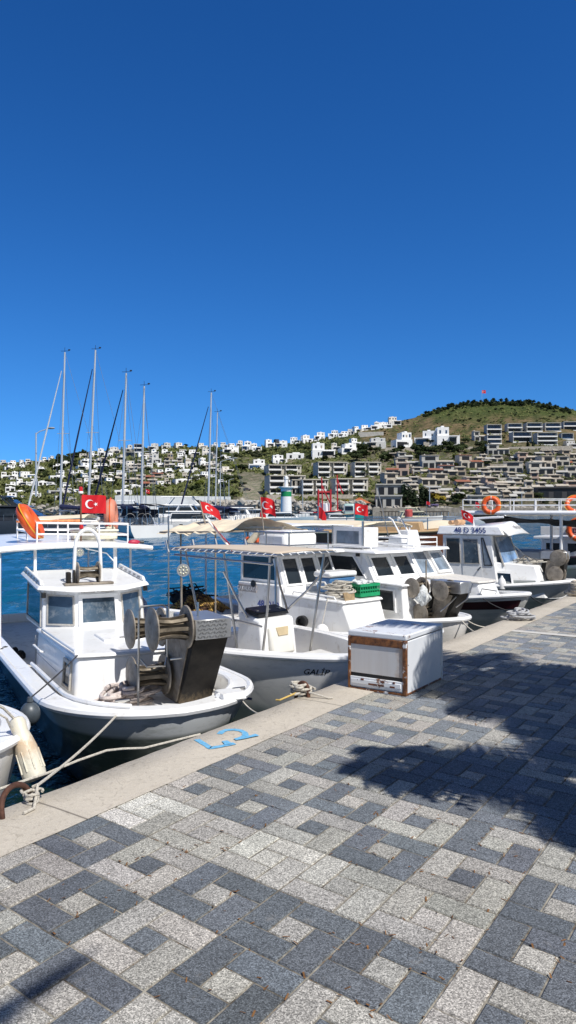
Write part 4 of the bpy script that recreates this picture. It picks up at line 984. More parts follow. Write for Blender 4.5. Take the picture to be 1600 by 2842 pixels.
for zz in (.13,.28): A.tube('roof_rail',WHT,[(t,y,canz(t,y)+zz) for t,y in rc],.014,can,closed=True)
for (t,y) in ((4.5,-.40),(4.5,0.0),(4.5,.42),(4.5,.82),(5.3,-.40),(5.3,.82),(6.2,-.4),(6.2,.2),(6.2,.82)):
    A.tube('rail_post',WHT,[(t,y,canz(t,y)),(t,y,canz(t,y)+.28)],.012,can)
# small reel and hoop on the wheelhouse roof
hz=czt(2.98)+.045
base=A.block('winch_base',GALV,[(2.92,-.36,hz),(2.92,.20,hz),(3.05,.20,hz),(3.05,-.36,hz),(2.92,-.36,hz+.025),(2.92,.20,hz+.025),(3.05,.20,hz+.025),(3.05,-.36,hz+.025)],bevel=.004,seg=1)
hp=[(2.99,-.250+.002*i,hz+.03+.05*i) for i in range(8)]+[(2.99,-.09-.145*math.cos(math.pi*i/14),hz+.41+.23*math.sin(math.pi*i/14)) for i in range(15)]+[(2.99,.07-.002*i,hz+.03+.05*i) for i in range(7,-1,-1)]
A.tube('hoop',WHT,hp,.021,base)
A.reel(base,(2.99,-.09,hz+.14),(0,1,0),.25,.125,.03,vanes=5)
for y in (-.23,.05): 
    g=A.mb(); g.box((-2.99,y-.02,hz+.09),(.07,.02,.17)); g.build('bracket',DKMET,base,bevel=.004,seg=1)
g=A.mb(); g.box((-2.99,-.31,hz+.08),(.08,.05,.14)); g.build('winch_motor',DKMET,base,bevel=.01)
net_hauler(A,.47,.14,-.09,hh=.69,reels=((.25,.0,.70),(.98,.02,.60),(.77,-.02,.20)))
# lamp on a pole by the hauler
def spot_lamp(B,pole0,pole1,c,r,parent=None,nrm=(1,-.3,0)):
    p=B.tube('lamp_pole',GALV,[pole0,pole1],.010,parent)
    nn=Vector(nrm).normalized(); cc=Vector((-c[0],c[1],c[2]))
    g=B.mb(); g.lathe([(r*.4,-.035),(r*.95,-.02),(r,0),(r*.97,.012),(r*.86,.012)],cc,nn,24); h=g.build('lamp_head',GREY,p,ang=30)
    g=B.mb(); g.lathe([(r*.86,.009),(.001,.0095)],cc,nn,24); g.build('lens',LENS,p)
    g=B.mb()
    a=nn.orthogonal().normalized(); b=nn.cross(a)
    for k in range(9):
        d=Vector((0,0,0)) if k==0 else (a*math.cos(k*math.pi/4)+b*math.sin(k*math.pi/4))*r*.55
        g.ball(cc+d+nn*.011,(r*.17,)*3,8,5)
    g.build('led',LED,p); return p
LENS=M('lamp_lens',(.30,.29,.22),.25,var=.2,vs=60); LED=M('lamp_led',(.62,.60,.45),.2,.3)
spot_lamp(A,(.49,.15,.80),(.49,.15,1.10),(.485,.165,1.165),.058)
spot_lamp(A,(3.97,.02,1.24),(3.97,.02,1.20),(3.93,.03,1.155),.055,can)
# mooring bits
for (t,y) in ((.36,-.42),(.30,.62)):
    g=A.mb(); g.tube([(-t,y-.06,A.zg(t)+.05),(-t,y+.06,A.zg(t)+.05)],.016,8); g.tube([(-t,y-.02,A.zg(t)),(-t,y-.02,A.zg(t)+.05)],.013,6); g.tube([(-t,y+.02,A.zg(t)),(-t,y+.02,A.zg(t)+.05)],.013,6); g.build('cleat',STEEL,A.root)
A.block('hauler_base',WHT,[(.30,-.06,-.12),(.30,.55,-.12),(1.05,.55,-.12),(1.05,-.06,-.12),(.32,-.04,-.03),(.32,.53,-.03),(1.05,.53,-.03),(1.05,-.04,-.03)],bevel=.012)
A.block('anchor_step',WHT,[(.12,.40,.05),(.12,.62,.05),(.34,.66,.05),(.34,.40,.05),(.14,.40,.11),(.14,.60,.11),(.34,.64,.11),(.34,.40,.11)],bevel=.012)
g=A.mb(); g.tube([(-1.0,-.08,.02),(-.86,-.16,.08),(-.80,-.2,.20),(-.88,-.14,.24),(-1.0,-.02,.10)],.016,8); g.build('hose',GREY,A.root)
# pink rope heap on the foredeck
for i in range(5):
    P=coil_pts(A.w(.80+.05*(i%2),-.34+.10*(i%3),0),.27-.03*i,.12,2.4,-.06+.035*i,.06,i+2,.5,22,1.25,.55,rot=A.a+.3*i)
    rope('foredeck_rope',P,.019,ROPEP,'pale pink rope heaped on the foredeck of the nearest boat','rope','strands of the pink rope heap')
tg=A.w(1.12,-.62,.37); bf=A.w(.66,-1.11,.04)
bb=empty('ball_fender',bf,0,'dark grey ball fender hanging at the shoulder of the nearest boat','fender')
mb=MB(); mb.ball((0,0,-.03),(.085,.085,.10),16,10); mb.lathe([(.02,.06),(.028,.075),(.02,.11)],(0,0,0),(0,0,1),10); mb.build('buoy',M('fender_grey',(.07,.085,.10),.4,var=.2,vs=12),bb)
mb=MB(-bf); mb.tube(sagged(tg,bf+Vector((0,0,.1)),.01),.007,6); mb.build('lanyard',ROPED,bb)
life_ring('life_ring','bright orange life ring leaning on the canopy rail of the nearest boat',A.w(4.78,-.44,1.54),.180,.088,(.80,.10,.50),spin=.6,bands=False)
life_ring('life_ring','faded pink life ring standing upright behind the left flag',A.w(5.5,.85,1.60),.185,.085,(.95,.10,.04),PINK,.4,bands=False)
flag('flag','red crescent flag flying from the canopy of the nearest boat',A.w(4.62,.2,1.24),A.w(4.62,.2,1.93),(1,.18),.335,.25,.4,drop=.12,polemat=M('rusty_pole',(.16,.08,.05),.8,.2,var=.3,vs=20),pole_r=.012)
for i,(z,l) in enumerate(((1.96,'red signal lamp on the mast top above the left flag'),(1.44,'red signal lamp low on the left flag pole'))):
    o=empty('signal_lamp',A.w(4.62,.2,z-.035) if i==0 else A.w(4.59,.2,z-.035),0,l,'lamp'); mb=MB(); mb.lathe([(.03,0),(.034,.015),(.03,.03)],(0,0,0),(0,0,1),14); mb.build('base',FLAGW,o); mb=MB(); mb.lathe([(.026,.03),(.028,.06),(.022,.09),(.001,.095)],(0,0,0),(0,0,1),14); mb.build('lens',RED,o)
def jerrycan(loc,sx,sy,sz,mat,label,capm,rz=0):
    o=empty('jerrycan',loc,rz,label,'jerrycan'); mb=MB(); mb.box((0,0,sz*.42),(sx,sy,sz*.84)); mb.build('body',mat,o,bevel=.02,seg=3)
    mb=MB(); mb.hexa([(-sx*.38,-sy*.35,sz*.84),(sx*.38,-sy*.35,sz*.84),(sx*.38,sy*.35,sz*.84),(-sx*.38,sy*.35,sz*.84),(-sx*.1,-sy*.15,sz*.95),(sx*.34,-sy*.15,sz*.95),(sx*.34,sy*.15,sz*.95),(-sx*.1,sy*.15,sz*.95)]); mb.build('handle',mat,o,bevel=.01)
    mb=MB(); mb.lathe([(sy*.16,sz*.9),(sy*.16,sz*1.02),(.001,sz*1.03)],(-sx*.28,0,0),(0,0,1),12); mb.build('cap',capm,o)
ra=A.a
jerrycan(A.w(5.45,.50,canz(5.45,.5)+.02),.20,.14,.21,M('can_grey',(.42,.42,.40),.5),'grey jerrycan with blue cap on the canopy of the nearest boat',BLUEP,ra)
jerrycan(A.w(5.35,.66,canz(5.35,.66)+.02),.08,.10,.16,BLUEP,'small blue can between the grey and cream cans',BLUEP,ra)
jerrycan(A.w(5.3,.78,canz(5.3,.78)+.02),.14,.12,.23,M('can_cream',(.62,.58,.44),.5,dirt=(.4,.33,.2)),'cream jerrycan with red cap beside the faded life ring',RED,ra)
o=empty('storage_box',A.w(4.95,.46,canz(4.95,.46)+.03),ra,'long cream storage box along the canopy rail','box'); mb=MB(); mb.box((0,0,.055),(.62,.22,.11)); mb.build('body',M('box_cream',(.72,.69,.56),.5,dirt=(.5,.45,.3)),o,bevel=.015); mb=MB(); mb.box((0,0,.125),(.65,.25,.03)); mb.build('lid',M('box_lid',(.74,.71,.60),.5),o,bevel=.01)
o=empty('net_bundle',A.w(5.55,.70,canz(5.5,.7)+.23),ra,'crumpled pale net bundle on top of the cans','net'); mb=MB(); rr=random.Random(4)
for i in range(9): mb.ball((rr.uniform(-.12,.12),rr.uniform(-.06,.06),rr.uniform(0,.08)),(rr.uniform(.03,.06),rr.uniform(.03,.05),rr.uniform(.02,.05)),7,5)
mb.build('bundle',M('net_pale',(.55,.52,.47),.9,var=.3,vs=30,bump=.8),o)
o=empty('oar',A.w(6.15,.2,canz(6,.2)+.25),ra,'orange wrapped boathook lying along the rear canopy rail','boathook'); mb=MB(); mb.tube([(-.62,0,0),(.0,0,.01),(.35,0,0)],[.016,.018,.03],8); mb.build('shaft',M('orange_wrap',(.75,.27,.10),.7,var=.3,vs=20),o)
o=empty('red_float',A.w(4.2,.82,canz(4.2,.8)+.03),ra,'crimson float lying at the right end of the canopy','float'); mb=MB(); mb.ball((0,0,.01),(.085,.035,.035),12,8); mb.build('float',M('crimson',(.45,.02,.06),.45),o); mb=MB(); mb.lathe([(.02,0),(.02,.05)],(.085,0,.01),(1,0,0),8); mb.build('nozzle',BLACK,o)
# black nets in the cockpit
o=empty('net_heap',A.w(3.9,-.80,-.1),0,'small black net heap in the side deck beside the wheelhouse','net'); mb=MB(); rr=random.Random(8)
for i in range(14): mb.ball((rr.uniform(-.12,.12),rr.uniform(-.12,.12),rr.uniform(0,.08)),(rr.uniform(.03,.07),)*3,7,5)
mb.build('heap',M('net_black',(.015,.015,.016),.9,var=.4,vs=40,bump=1.0),o)

# --- leftmost boat, only its bow shoulder in view
Lb=Boat('moored_boat','white boat at the left edge with a jug fender on its bow',(-2.03,4.48),50)
Lb.hull(6,.95,1.1,2.1,.19,.13,.0,HULLP,rail=.03,cap=.12,wlf=.78,rake=.25)
Lb.window(Lb.face([(1.75,.98,-.38),(1.02,.94,-.38),(1.02,.975,-.02),(1.75,1.0,-.02)]),.1,.9,.1,.9,.02,.01,fmat=GREY,gmat=GREY)
jt=at(44,1992,5.12); jb=at(100,2165,5.0); ax=(jb-jt)
o=empty('jug_fender',jt,0,'stained cream plastic jug used as a fender at the left edge','fender'); mb=MB(); L_=ax.length
mb.lathe([(.025,0),(.045,.01),(.055,.035),(.05,.10),(.062,.15),(.074,.22),(.076,.30),(.072,L_-.1),(.078,L_-.05),(.074,L_-.01),(.055,L_),(.001,L_+.003)],(0,0,0),ax,18)
jm,nt,b=_mat('jug_plastic'); co=coords(nt); sx=N(nt,'ShaderNodeSeparateXYZ'); nt.links.new(co,sx.inputs[0]); nn=noise_n(nt,co,14,5,.7)
ad=N(nt,'ShaderNodeMath',operation='MULTIPLY_ADD'); nt.links.new(nn,ad.inputs[0]); ad.inputs[1].default_value=.16; nt.links.new(sx.outputs['Z'],ad.inputs[2])
c=mixc(nt,ramp(nt,ad.outputs[0],[(0.0,0.0),(1.0,1.0)]),(.66,.62,.50),(.66,.62,.50))
mr=N(nt,'ShaderNodeMapRange'); mr.inputs[1].default_value=-.17; mr.inputs[2].default_value=-.02; nt.links.new(ad.outputs[0],mr.inputs[0])
c=mixc(nt,ramp(nt,mr.outputs[0],[(.0,0.0),(.5,.45),(.75,.55),(.9,.05)]),(.68,.64,.53),(.50,.27,.10)); nt.links.new(c,b.inputs['Base Color']); b.inputs['Roughness'].default_value=.45; bump_n(nt,b,nn,.3,.02)
mb.build('jug',jm,o)
mb=MB(); a_=ax.normalized(); p_=a_.orthogonal().normalized(); q_=a_.cross(p_)
for k in range(9):
    d=p_*math.cos(k*.7)+q_*math.sin(k*.7); mb.tube([a_*.24+d*.074,a_*(L_*.6)+d*.0735,a_*(L_-.06)+d*.077],.006,5)
mb.build('rib',jm,o)
mb=MB(-jt); mb.tube([jt+a_*.03,at(10,1966,5.0),at(-40,1940,4.9)],.010,6); mb.tube([jt+a_*.12-Vector((.05,0,0)),at(18,1994,4.95),at(-30,1966,4.9)],.008,6); mb.build('lanyard',ROPE,o)
# --- open centre-console boat behind the first one
G=Boat('centre_console_boat','white open boat with beige sun top, its bow hidden behind the rusty fridge',(.95,8.15),46)
G.hull(4.9,1.0,2.4,1.75,.13,.10,-.22,HULLW,rail=.035,cap=.13,wlf=.90,rake=.45,flare=.7)
for f0,f1,m_,t1 in ((.62,.655,LETB,3.6),): G.band('pin_stripe',m_,1.0,t1,f0,f1,-1)
G.text('GALİP',.085,.40,.20,-1,LETK,bold=.001)
con=G.block('console',WHT,[(1.42,-.30,-.22),(1.42,.30,-.22),(1.95,.30,-.22),(1.95,-.30,-.22),(1.50,-.29,.38),(1.50,.29,.38),(1.88,.29,.46),(1.88,-.29,.46)],bevel=.035)
sf=G.face([(1.42,-.30,-.22),(1.42,.30,-.22),(1.50,.29,.38),(1.50,-.29,.38)])
g=G.mb(); g.hexa([sf(.16,.28,0),sf(.84,.28,0),sf(.84,.86,0),sf(.16,.86,0),sf(.18,.30,.07),sf(.82,.30,.07),sf(.80,.84,.05),sf(.20,.84,.05)]); seat=g.build('seat_back',M('seat_vinyl',(.74,.72,.66),.45,var=.04),con,bevel=.025)
g=G.mb(); g.hexa([sf(.38,.66,.05),sf(.66,.66,.05),sf(.70,.83,.04),sf(.34,.83,.04),sf(.38,.66,.068),sf(.66,.66,.068),sf(.70,.83,.060),sf(.34,.83,.060)]); g.build('seat_inset',M('seat_tan',(.55,.44,.27),.5),con,bevel=.004,seg=1)
G.block('dash_top',BLACK,[(1.55,-.27,.41),(1.55,.27,.41),(1.80,.27,.455),(1.80,-.27,.455),(1.58,-.26,.46),(1.58,.26,.46),(1.80,.26,.51),(1.80,-.26,.51)],bevel=.01,parent=con,seg=1)
for y in (-.2,0,.18):
    g=G.mb(); g.box((-1.66,y,.475),(.05,.03,.02)); g.build('catch',STEEL,con)
G.block('bow_seat',M('seat_mould',(.70,.69,.66),.4),[(.50,-.30,-.22),(.50,.30,-.22),(1.25,.52,-.22),(1.25,-.52,-.22),(.52,-.29,-.02),(.52,.29,-.02),(1.25,.51,-.02),(1.25,-.51,-.02)],bevel=.03)
G.block('helm_seat',WHT,[(2.25,-.28,-.22),(2.25,.28,-.22),(2.6,.28,-.22),(2.6,-.28,-.22),(2.22,-.30,.14),(2.22,.30,.14),(2.62,.30,.14),(2.62,-.30,.14)],bevel=.04)
# sun top
def topz(u,v): return 1.205+.02*math.sin(math.pi*u)+.018*math.sin(math.pi*v)
g=G.mb(); g.grid(lambda u,v:Vector((-(1.0+1.95*u),-.5+1.0*v,topz(u,v))),14,10); tp=g.build('sun_top',CANVAS2,G.root); sd=tp.modifiers.new('t','SOLIDIFY'); sd.thickness=.012; sd.offset=0
fr=[(1.0,-.5,1.19),(1.0,.5,1.19),(2.95,.5,1.19),(2.95,-.5,1.19)]
G.tube('top_frame',STEEL,fr,.015,tp,closed=True)
g=G.mb()
for i in range(15): 
    t=1.05+.13*i; g.tube([(-t,-.49,1.212),(-t-.03,-.525,1.185),(-t-.02,-.49,1.175)],.006,4)
for i in range(8): 
    y=-.45+.13*i; g.tube([(-1.01,y,1.212),(-.975,y+.02,1.185),(-1.01,y+.01,1.175)],.006,4)
g.build('lacing',FLAGW,tp)
for (a_,b_) in (((1.15,-.47,1.19),(1.36,-.40,-.1)),((1.95,-.47,1.19),(1.80,-.36,-.12)),((1.15,.47,1.19),(1.32,.38,-.1)),((2.0,.47,1.19),(1.85,.36,-.1)),((2.7,-.47,1.19),(2.35,-.42,-.12)),((1.95,-.47,.95),(1.70,-.31,.40)),((1.15,.47,.95),(1.66,.30,.42)),((2.0,.47,1.0),(1.62,.30,.44))):
    G.tube('top_post',STEEL,[a_,((a_[0]*.55+b_[0]*.45),(a_[1]*.6+b_[1]*.4)+.02*(1 if a_[1]<0 else -1),(a_[2]*.5+b_[2]*.5)),b_],.0155,tp)
G.tube('top_rail',STEEL,[(2.35,-.43,.35),(1.84,-.37,.36),(1.36,-.40,.34)],.013,tp); G.tube('top_rail',STEEL,[(2.9,-.48,1.12),(1.1,-.48,1.08)],.013,tp)
for i,(t,y) in enumerate(((2.98,-.52),(2.96,-.1),(2.96,.3),(2.6,.52))):
    G.tube('rod_holder',STEEL,[(t,y,1.15),(t+.05,y,1.30)],.022,tp)
G.tube('bow_rail',STEEL,[(1.35,-.62,.05),(1.1,-.58,.09),(.55,-.40,.12),(.38,-.33,.08)],.011)
G.tube('antenna_pole',STEEL,[(2.98,-.52,-.1),(2.98,-.52,1.62)],.010)
# outboard
ob=empty('outboard_motor',(0,0,0)); ob.parent=None
bpy.data.objects.remove(ob)
g=G.mb(); prof=[(.0,.22),(.10,.245),(.22,.25),(.34,.235),(.42,.19),(.47,.11),(.485,.02)]
vs=[];n=20
for z,r_ in prof:
    for j in range(n):
        a=2*math.pi*j/n; q=abs(math.cos(a))**.8*math.copysign(1,math.cos(a)); p_=abs(math.sin(a))**.8*math.copysign(1,math.sin(a)); vs.append((-(4.62+.06*z)+q*r_*1.18,p_*r_*.98,-.03+z))
g.add(vs,[(i*n+j,i*n+(j+1)%n,(i+1)*n+(j+1)%n,(i+1)*n+j) for i in range(len(prof)-1) for j in range(n)]+[tuple((len(prof)-1)*n+j for j in range(n)),tuple(range(n))[::-1]])
om=g.build('outboard_motor',M('cowl_blue',(.018,.028,.065),.22,.1,var=.1,coat=.8),G.root)
g=G.mb(); g.tube([(-4.62,0,-.05),(-4.66,0,-.5),(-4.66,0,-1.1)],[.11,.09,.06],10); g.build('leg',GREY,om)
g=G.mb(); g.box((-4.62,0,.06),(.56,.47,.012)); g.build('cowl_seam',BLACK,om,bevel=.2,seg=4)
def cow(x,y): return Vector((-(4.46)+.0-y*.0+.05,0,0))
text_obj('lettering','YAMAHA',.085,FLAGW,om,mtx=Matrix.Translation(Vector((-4.50,-.262,.19))+G.off)@Matrix.Rotation(R(-22),4,'Z')@Matrix.Rotation(R(90),4,'X')@Matrix.Rotation(R(-78),4,'Z'),bold=.001)
# flag on a white staff at the top
flag('flag','folded red flag on a short white staff at the back of the tan sun top',G.w(2.5,.1,1.22),G.w(2.72,-.06,1.55),(1,-.25),.17,.24,1.2,emblem=True,drop=1.0,polemat=WHT,pole_r=.014)

# --- C1: white cabin boat with the loaded foredeck
C=Boat('fishing_boat','white cabin boat with cooler and rope piled on its foredeck behind the open boat',(1.9,9.75),42)
C.hull(5.6,.92,1.9,1.8,.12,.0,-.15,HULLP,rail=.04,cap=.12)
plan_prism(C,'trunk_cabin',WHT,[(1.05,-.36),(1.02,0),(1.05,.36),(2.3,.62),(5.2,.66),(5.2,-.66),(2.3,-.62)][0:4]+[(2.9,.64),(2.9,-.64),(2.3,-.62)],[(1.28,-.40),(1.26,0),(1.28,.40),(2.3,.60),(2.9,.62),(2.9,-.62),(2.3,-.60)],-.16,lambda t:.40+.045*(t-1.2),bevel=.02)
plan_prism(C,'trunk_top',WHT,[(1.24,-.42),(1.22,0),(1.24,.42),(2.3,.63),(2.3,-.63)],[(1.26,-.41),(1.24,0),(1.26,.41),(2.3,.62),(2.3,-.62)],lambda t:.402+.045*(t-1.2),lambda t:.435+.045*(t-1.2),bevel=.012)
for sg in (-1,1): C.tube('grab_rail',WHT,[(1.4,sg*.40,.43),(1.42,sg*.41,.48),(2.1,sg*.56,.52),(2.12,sg*.56,.47)],.013)
cs=[(2.22,-.58),(2.22,.58),(3.25,.64),(3.25,-.64)]
plan_prism(C,'wheelhouse',WHT,cs,[(2.48,-.56),(2.48,.56),(3.25,.62),(3.25,-.62)],.44,1.05,bevel=.02)
plan_prism(C,'cabin_side',WHT2,[(2.30,-.655),(2.30,.655),(3.26,.67),(3.26,-.67)],[(2.30,-.645),(2.30,.645),(3.26,.665),(3.26,-.665)],-.14,.60,bevel=.02)
plan_prism(C,'roof',WHT,[(2.16,-.60),(2.12,0),(2.16,.60),(3.45,.70),(3.45,-.70)],[(2.2,-.58),(2.16,0),(2.2,.58),(3.42,.68),(3.42,-.68)],1.045,1.095,bevel=.015)
f1=C.face([(3.25,-.64,.60),(2.29,-.585,.60),(2.48,-.56,1.05),(3.25,-.62,1.05)]); C.window(f1,.06,.93,.06,.94,.03,.02,gmat=GLASS)
ff=C.face([(2.22,-.58,.44),(2.22,.58,.44),(2.48,.56,1.05),(2.48,-.56,1.05)])
for u0,u1 in ((.04,.33),(.37,.65),(.69,.96)): C.window(ff,u0,u1,.22,.90,.03,.02,gmat=GLASS)
cf=C.face([(3.26,-.67,-.14),(2.30,-.657,-.14),(2.30,-.65,.60),(3.26,-.668,.60)])
g=C.mb(); g.hexa([cf(.03,.80,0),cf(.47,.80,0),cf(.47,.94,0),cf(.03,.94,0),cf(.03,.80,.012),cf(.47,.80,.012),cf(.47,.94,.012),cf(.03,.94,.012)]); pl=g.build('name_board',M('board_grey',(.42,.38,.36),.5,dirt=(.3,.15,.1)),C.root)
def fm_text(B,face,u,v,txt,size,mat,parent,out=.016,**k):
    o=face(u,v,out); ex=(face(1,v,0)-face(0,v,0)).normalized(); ey=(face(u,1,0)-face(u,0,0)).normalized(); ez=ex.cross(ey)
    m=Matrix((ex,ey,ez)).transposed().to_4x4(); m.translation=o+B.off
    return text_obj('lettering',txt,size,mat,parent,mtx=m,**k)
fm_text(C,cf,.25,.865,'CATALKAYA',.085,FLAGW,pl,out=.016,bold=.002)
fm_text(C,cf,.70,.58,'48 D1',.155,LETL,C.root,out=.008,bold=.004); fm_text(C,cf,.96,.57,'8',.155,LETL,C.root,out=.008,bold=.004)
g=C.mb(); g.lathe([(.05,0),(.055,.02),(.001,.02)],cf(.40,.98,0),(0,-1,0),10); g.build('side_lamp',BLACK,C.root)
g=C.mb(); g.box((-2.5,-.60,1.01),(.06,.05,.06)); g.build('side_lamp',BLACK,C.root)
# roof rack
rk=[(2.35,-.42),(2.35,.40),(3.35,.44),(3.35,-.46)]
rkp=C.tube('roof_rack',STEEL,[(t,y,1.36) for t,y in rk],.014,closed=True)
C.tube('rack_rail',STEEL,[(t,y,1.17) for t,y in rk],.012,rkp,closed=True)
for t,y in rk+[(2.85,-.44),(2.85,.42)]: C.tube('rack_post',STEEL,[(t,y,1.09),(t,y,1.36)],.012,rkp)
o=empty('cushion_box',C.w(2.85,.0,1.10),C.a,'white padded box with seams inside the roof rack','box'); mb=MB(); mb.box((0,0,.13),(.70,.62,.22)); mb.build('body',WHT2,o,bevel=.05); mb=MB(); mb.box((0,0,.25),(.66,.58,.05)); mb.box((-.18,0,.255),(.02,.6,.06)); mb.box((.16,0,.255),(.02,.6,.06)); mb.build('lid',WHT,o,bevel=.02)
o=empty('life_jacket',C.w(3.5,-.10,1.12),C.a+.3,'orange life jacket lying behind the roof rack','life jacket'); mb=MB(); mb.box((-.1,0,.07),(.16,.24,.12),ry=.5); mb.box((.08,.02,.08),(.18,.26,.13),ry=-.3); mb.build('panel',M('jacket_orange',(.62,.10,.03),.8,var=.2,vs=9,bump=.3),o,bevel=.035); mb=MB(); mb.box((0,-.01,.10),(.40,.035,.10)); mb.build('strap',BLACK,o)
o=empty('fender_roll',C.w(3.32,-.30,1.16),0,'rolled cream mat leaning on the rack corner','mat'); mb=MB(); a=C.w(3.36,-.42,1.12)-o.location; b=C.w(3.18,-.30,1.36)-o.location; mb.tube([a,b],.055,10); mb.build('roll',M('mat_cream',(.62,.55,.42),.9),o)
# cooler, rope pile, crate
zc=.44+.045*.6
o=empty('cooler_box',C.w(1.92,.12,zc+.02),C.a,'blue cooler box with white lid on the foredeck','cooler'); mb=MB(); mb.hexa([(-.24,-.14,0),(.24,-.14,0),(.24,.14,0),(-.24,.14,0),(-.27,-.16,.22),(.27,-.16,.22),(.27,.16,.22),(-.27,.16,.22)]); mb.build('body',M('cooler_blue',(.07,.20,.42),.4,var=.1),o,bevel=.02)
mb=MB(); mb.box((0,0,.265),(.58,.36,.085)); mb.build('lid',WHT,o,bevel=.03); mb=MB(); mb.tube([(-.29,-.1,.12),(-.32,-.1,.16),(-.32,.1,.16),(-.29,.1,.12)],.014,6); mb.tube([(.29,-.1,.12),(.32,-.1,.16),(.32,.1,.16),(.29,.1,.12)],.014,6); mb.build('handle',WHT2,o)
for i in range(6):
    P=coil_pts(C.w(1.52+.08*(i%2),-.22+.06*(i%3),0),.22-.02*i,.09,3.2,zc+.0+.03*i,.06,i+30,.5,22,1.2,.75,rot=C.a+.5*i)
    rope('rope_pile',P,.011,ROPE,'cream mooring rope piled on the foredeck beside the cooler','rope','strands of the cream rope pile')
o=empty('wooden_anchor_board',C.w(1.28,-.24,zc-.02),C.a,'weathered wooden board hanging over the foredeck edge','board'); mb=MB(); mb.hexa([(-.07,-.03,-.14),(.09,-.03,-.14),(.12,.03,.10),(-.10,.03,.10),(-.07,.0,-.14),(.09,.0,-.14),(.12,.06,.10),(-.10,.06,.10)]); mb.build('board',M('board_wood',(.35,.25,.14),.8,var=.3,vs=14),o,bevel=.008)
def crate(loc,rz,sx,sy,sz,mat,label,fill=None):
    o=empty('crate',loc,rz,label,'crate'); mb=MB(); t=.012
    mb.box((0,0,.008),(sx,sy,.016))
    for (cx,cy,wx,wy) in ((0,-sy/2,sx,t),(0,sy/2,sx,t),(-sx/2,0,t,sy),(sx/2,0,t,sy)):
        mb.box((cx,cy,sz-.02),(wx+t,wy+t,.04)); mb.box((cx,cy,.03),(wx+t,wy+t,.05)); mb.box((cx,cy,sz*.5),(wx*1.0,wy*1.0,.018))
        L=max(wx,wy); n_=max(4,int(L/.045))
        for i in range(n_+1):
            q=-L/2+L*i/n_; mb.box((cx+(q if wx>wy else 0),cy+(q if wy>wx else 0),sz/2),((.014 if wx>wy else t),(.014 if wy>wx else t),sz))
    mb.build('basket',mat,o,smooth=False)
    mb=MB(); mb.box((0,0,sz*.45),(sx-.03,sy-.03,sz*.75)); mb.build('lining',M('crate_inside',(.01,.12,.07),.7),o)
    if fill:
        rr=random.Random(5); mb=MB()
        for i in range(22): mb.ball((rr.uniform(-sx*.4,sx*.4),rr.uniform(-sy*.35,sy*.35),sz*.88+rr.uniform(0,.05)),(rr.uniform(.03,.06),rr.uniform(.03,.05),rr.uniform(.02,.04)),7,5)
        mb.build('netting',fill,o)
    return o
NETW=M('net_white',(.60,.62,.62),.9,var=.35,vs=40,bump=1.0)
crate(C.w(1.46,.22,zc-.012),C.a,.40,.27,.185,GREENP,'green plastic crate of white netting on the foredeck corner',NETW)
o=empty('ball_fender',C.w(1.45,-.62,.02),0,'white ball fender hanging at the foredeck side','fender'); mb=MB(); mb.ball((0,0,0),(.095,.095,.11),14,9); mb.build('buoy',WHT2,o); mb=MB(-o.location); mb.tube([o.location+Vector((0,0,.1)),C.w(1.5,-.46,.47)],.006,5); mb.build('lanyard',ROPE,o)
g=C.mb(); g.lathe([(.085,0),(.085,.07),(.06,.07),(.058,.02)],(-1.85,-.60,.12),(.3,-1,0),18); g.build('exhaust_pipe',BLACK,C.root)
# stern tarpaulin
def tarp(u,v):
    t=3.35+1.75*u; y=-.98+1.96*v
    z=1.44+.13*math.exp(-((v-.45)/.22)**2)*(1-.3*u)+.06*noise.noise(Vector((u*5,v*5,2)))+.035*noise.noise(Vector((u*12,v*9,4)))-.10*abs(2*v-1)**3-.05*u
    return Vector((-t-.05*noise.noise(Vector((v*6,1,1))),y,z))
g=C.mb(); g.grid(tarp,34,26); tp=g.build('stern_awning',CANVAS,C.root,ang=60)
C.tube('awning_frame',GALV,[(3.4,-.94,1.36),(5.05,-.94,1.32),(5.05,.94,1.32),(3.4,.94,1.36)],.014,tp,closed=True)
for (t,y) in ((3.5,-.92),(4.75,-.72),(4.95,.9),(3.5,.92)): C.tube('awning_post',GALV,[(t,y,-.1),(t,y,1.36)],.014,tp)
flag('flag','red crescent flag above the beige stern awning, in front of the lighthouse',C.w(3.0,-.32,1.09),C.w(3.1,-.36,1.92),(1,-.3),.24,.25,2.2,drop=.30,polemat=GALV,pole_r=.011)
flag('flag','rippling red flag left of the beige stern awning, only part of its crescent showing',C.w(4.6,-.30,1.40),C.w(4.72,-.36,1.86),(1,.15),.35,.20,3.6,drop=.85,polemat=GALV,pole_r=.014)
# net boat stern with yellow nets
S=C
o=empty('net_heap',C.w(4.75,-.36,-.02),C.a,'yellow and brown fishing net heaped in the stern left of the cabin','net')
nm,nt,b=_mat('net_yellow'); co=coords(nt); wv=N(nt,'ShaderNodeTexWave'); wv.inputs['Scale'].default_value=9; wv.inputs['Distortion'].default_value=9; wv.inputs['Detail'].default_value=3; nt.links.new(co,wv.inputs['Vector'])
nn=noise_n(nt,co,4,4); c=mixc(nt,ramp(nt,wv.outputs['Fac'],[(.25,0.0),(.6,1.0)]),(.10,.035,.012),(.62,.40,.10)); c=mixc(nt,ramp(nt,nn,[(.42,0.0),(.5,1.0)]),(.05,.02,.01),c); nt.links.new(c,b.inputs['Base Color']); b.inputs['Roughness'].default_value=.9; bump_n(nt,b,wv.outputs['Fac'],.8,.03)
mb=MB(); mb.grid(lambda u,v:Vector((-.42+.84*u,-.40+.8*v,.26*max(0,math.sin(math.pi*u)*math.sin(math.pi*v))**.6+.06*noise.noise(Vector((u*6,v*6,3)))+.03*noise.noise(Vector((u*15,v*15,8))))),30,30); mb.build('heap',nm,o)
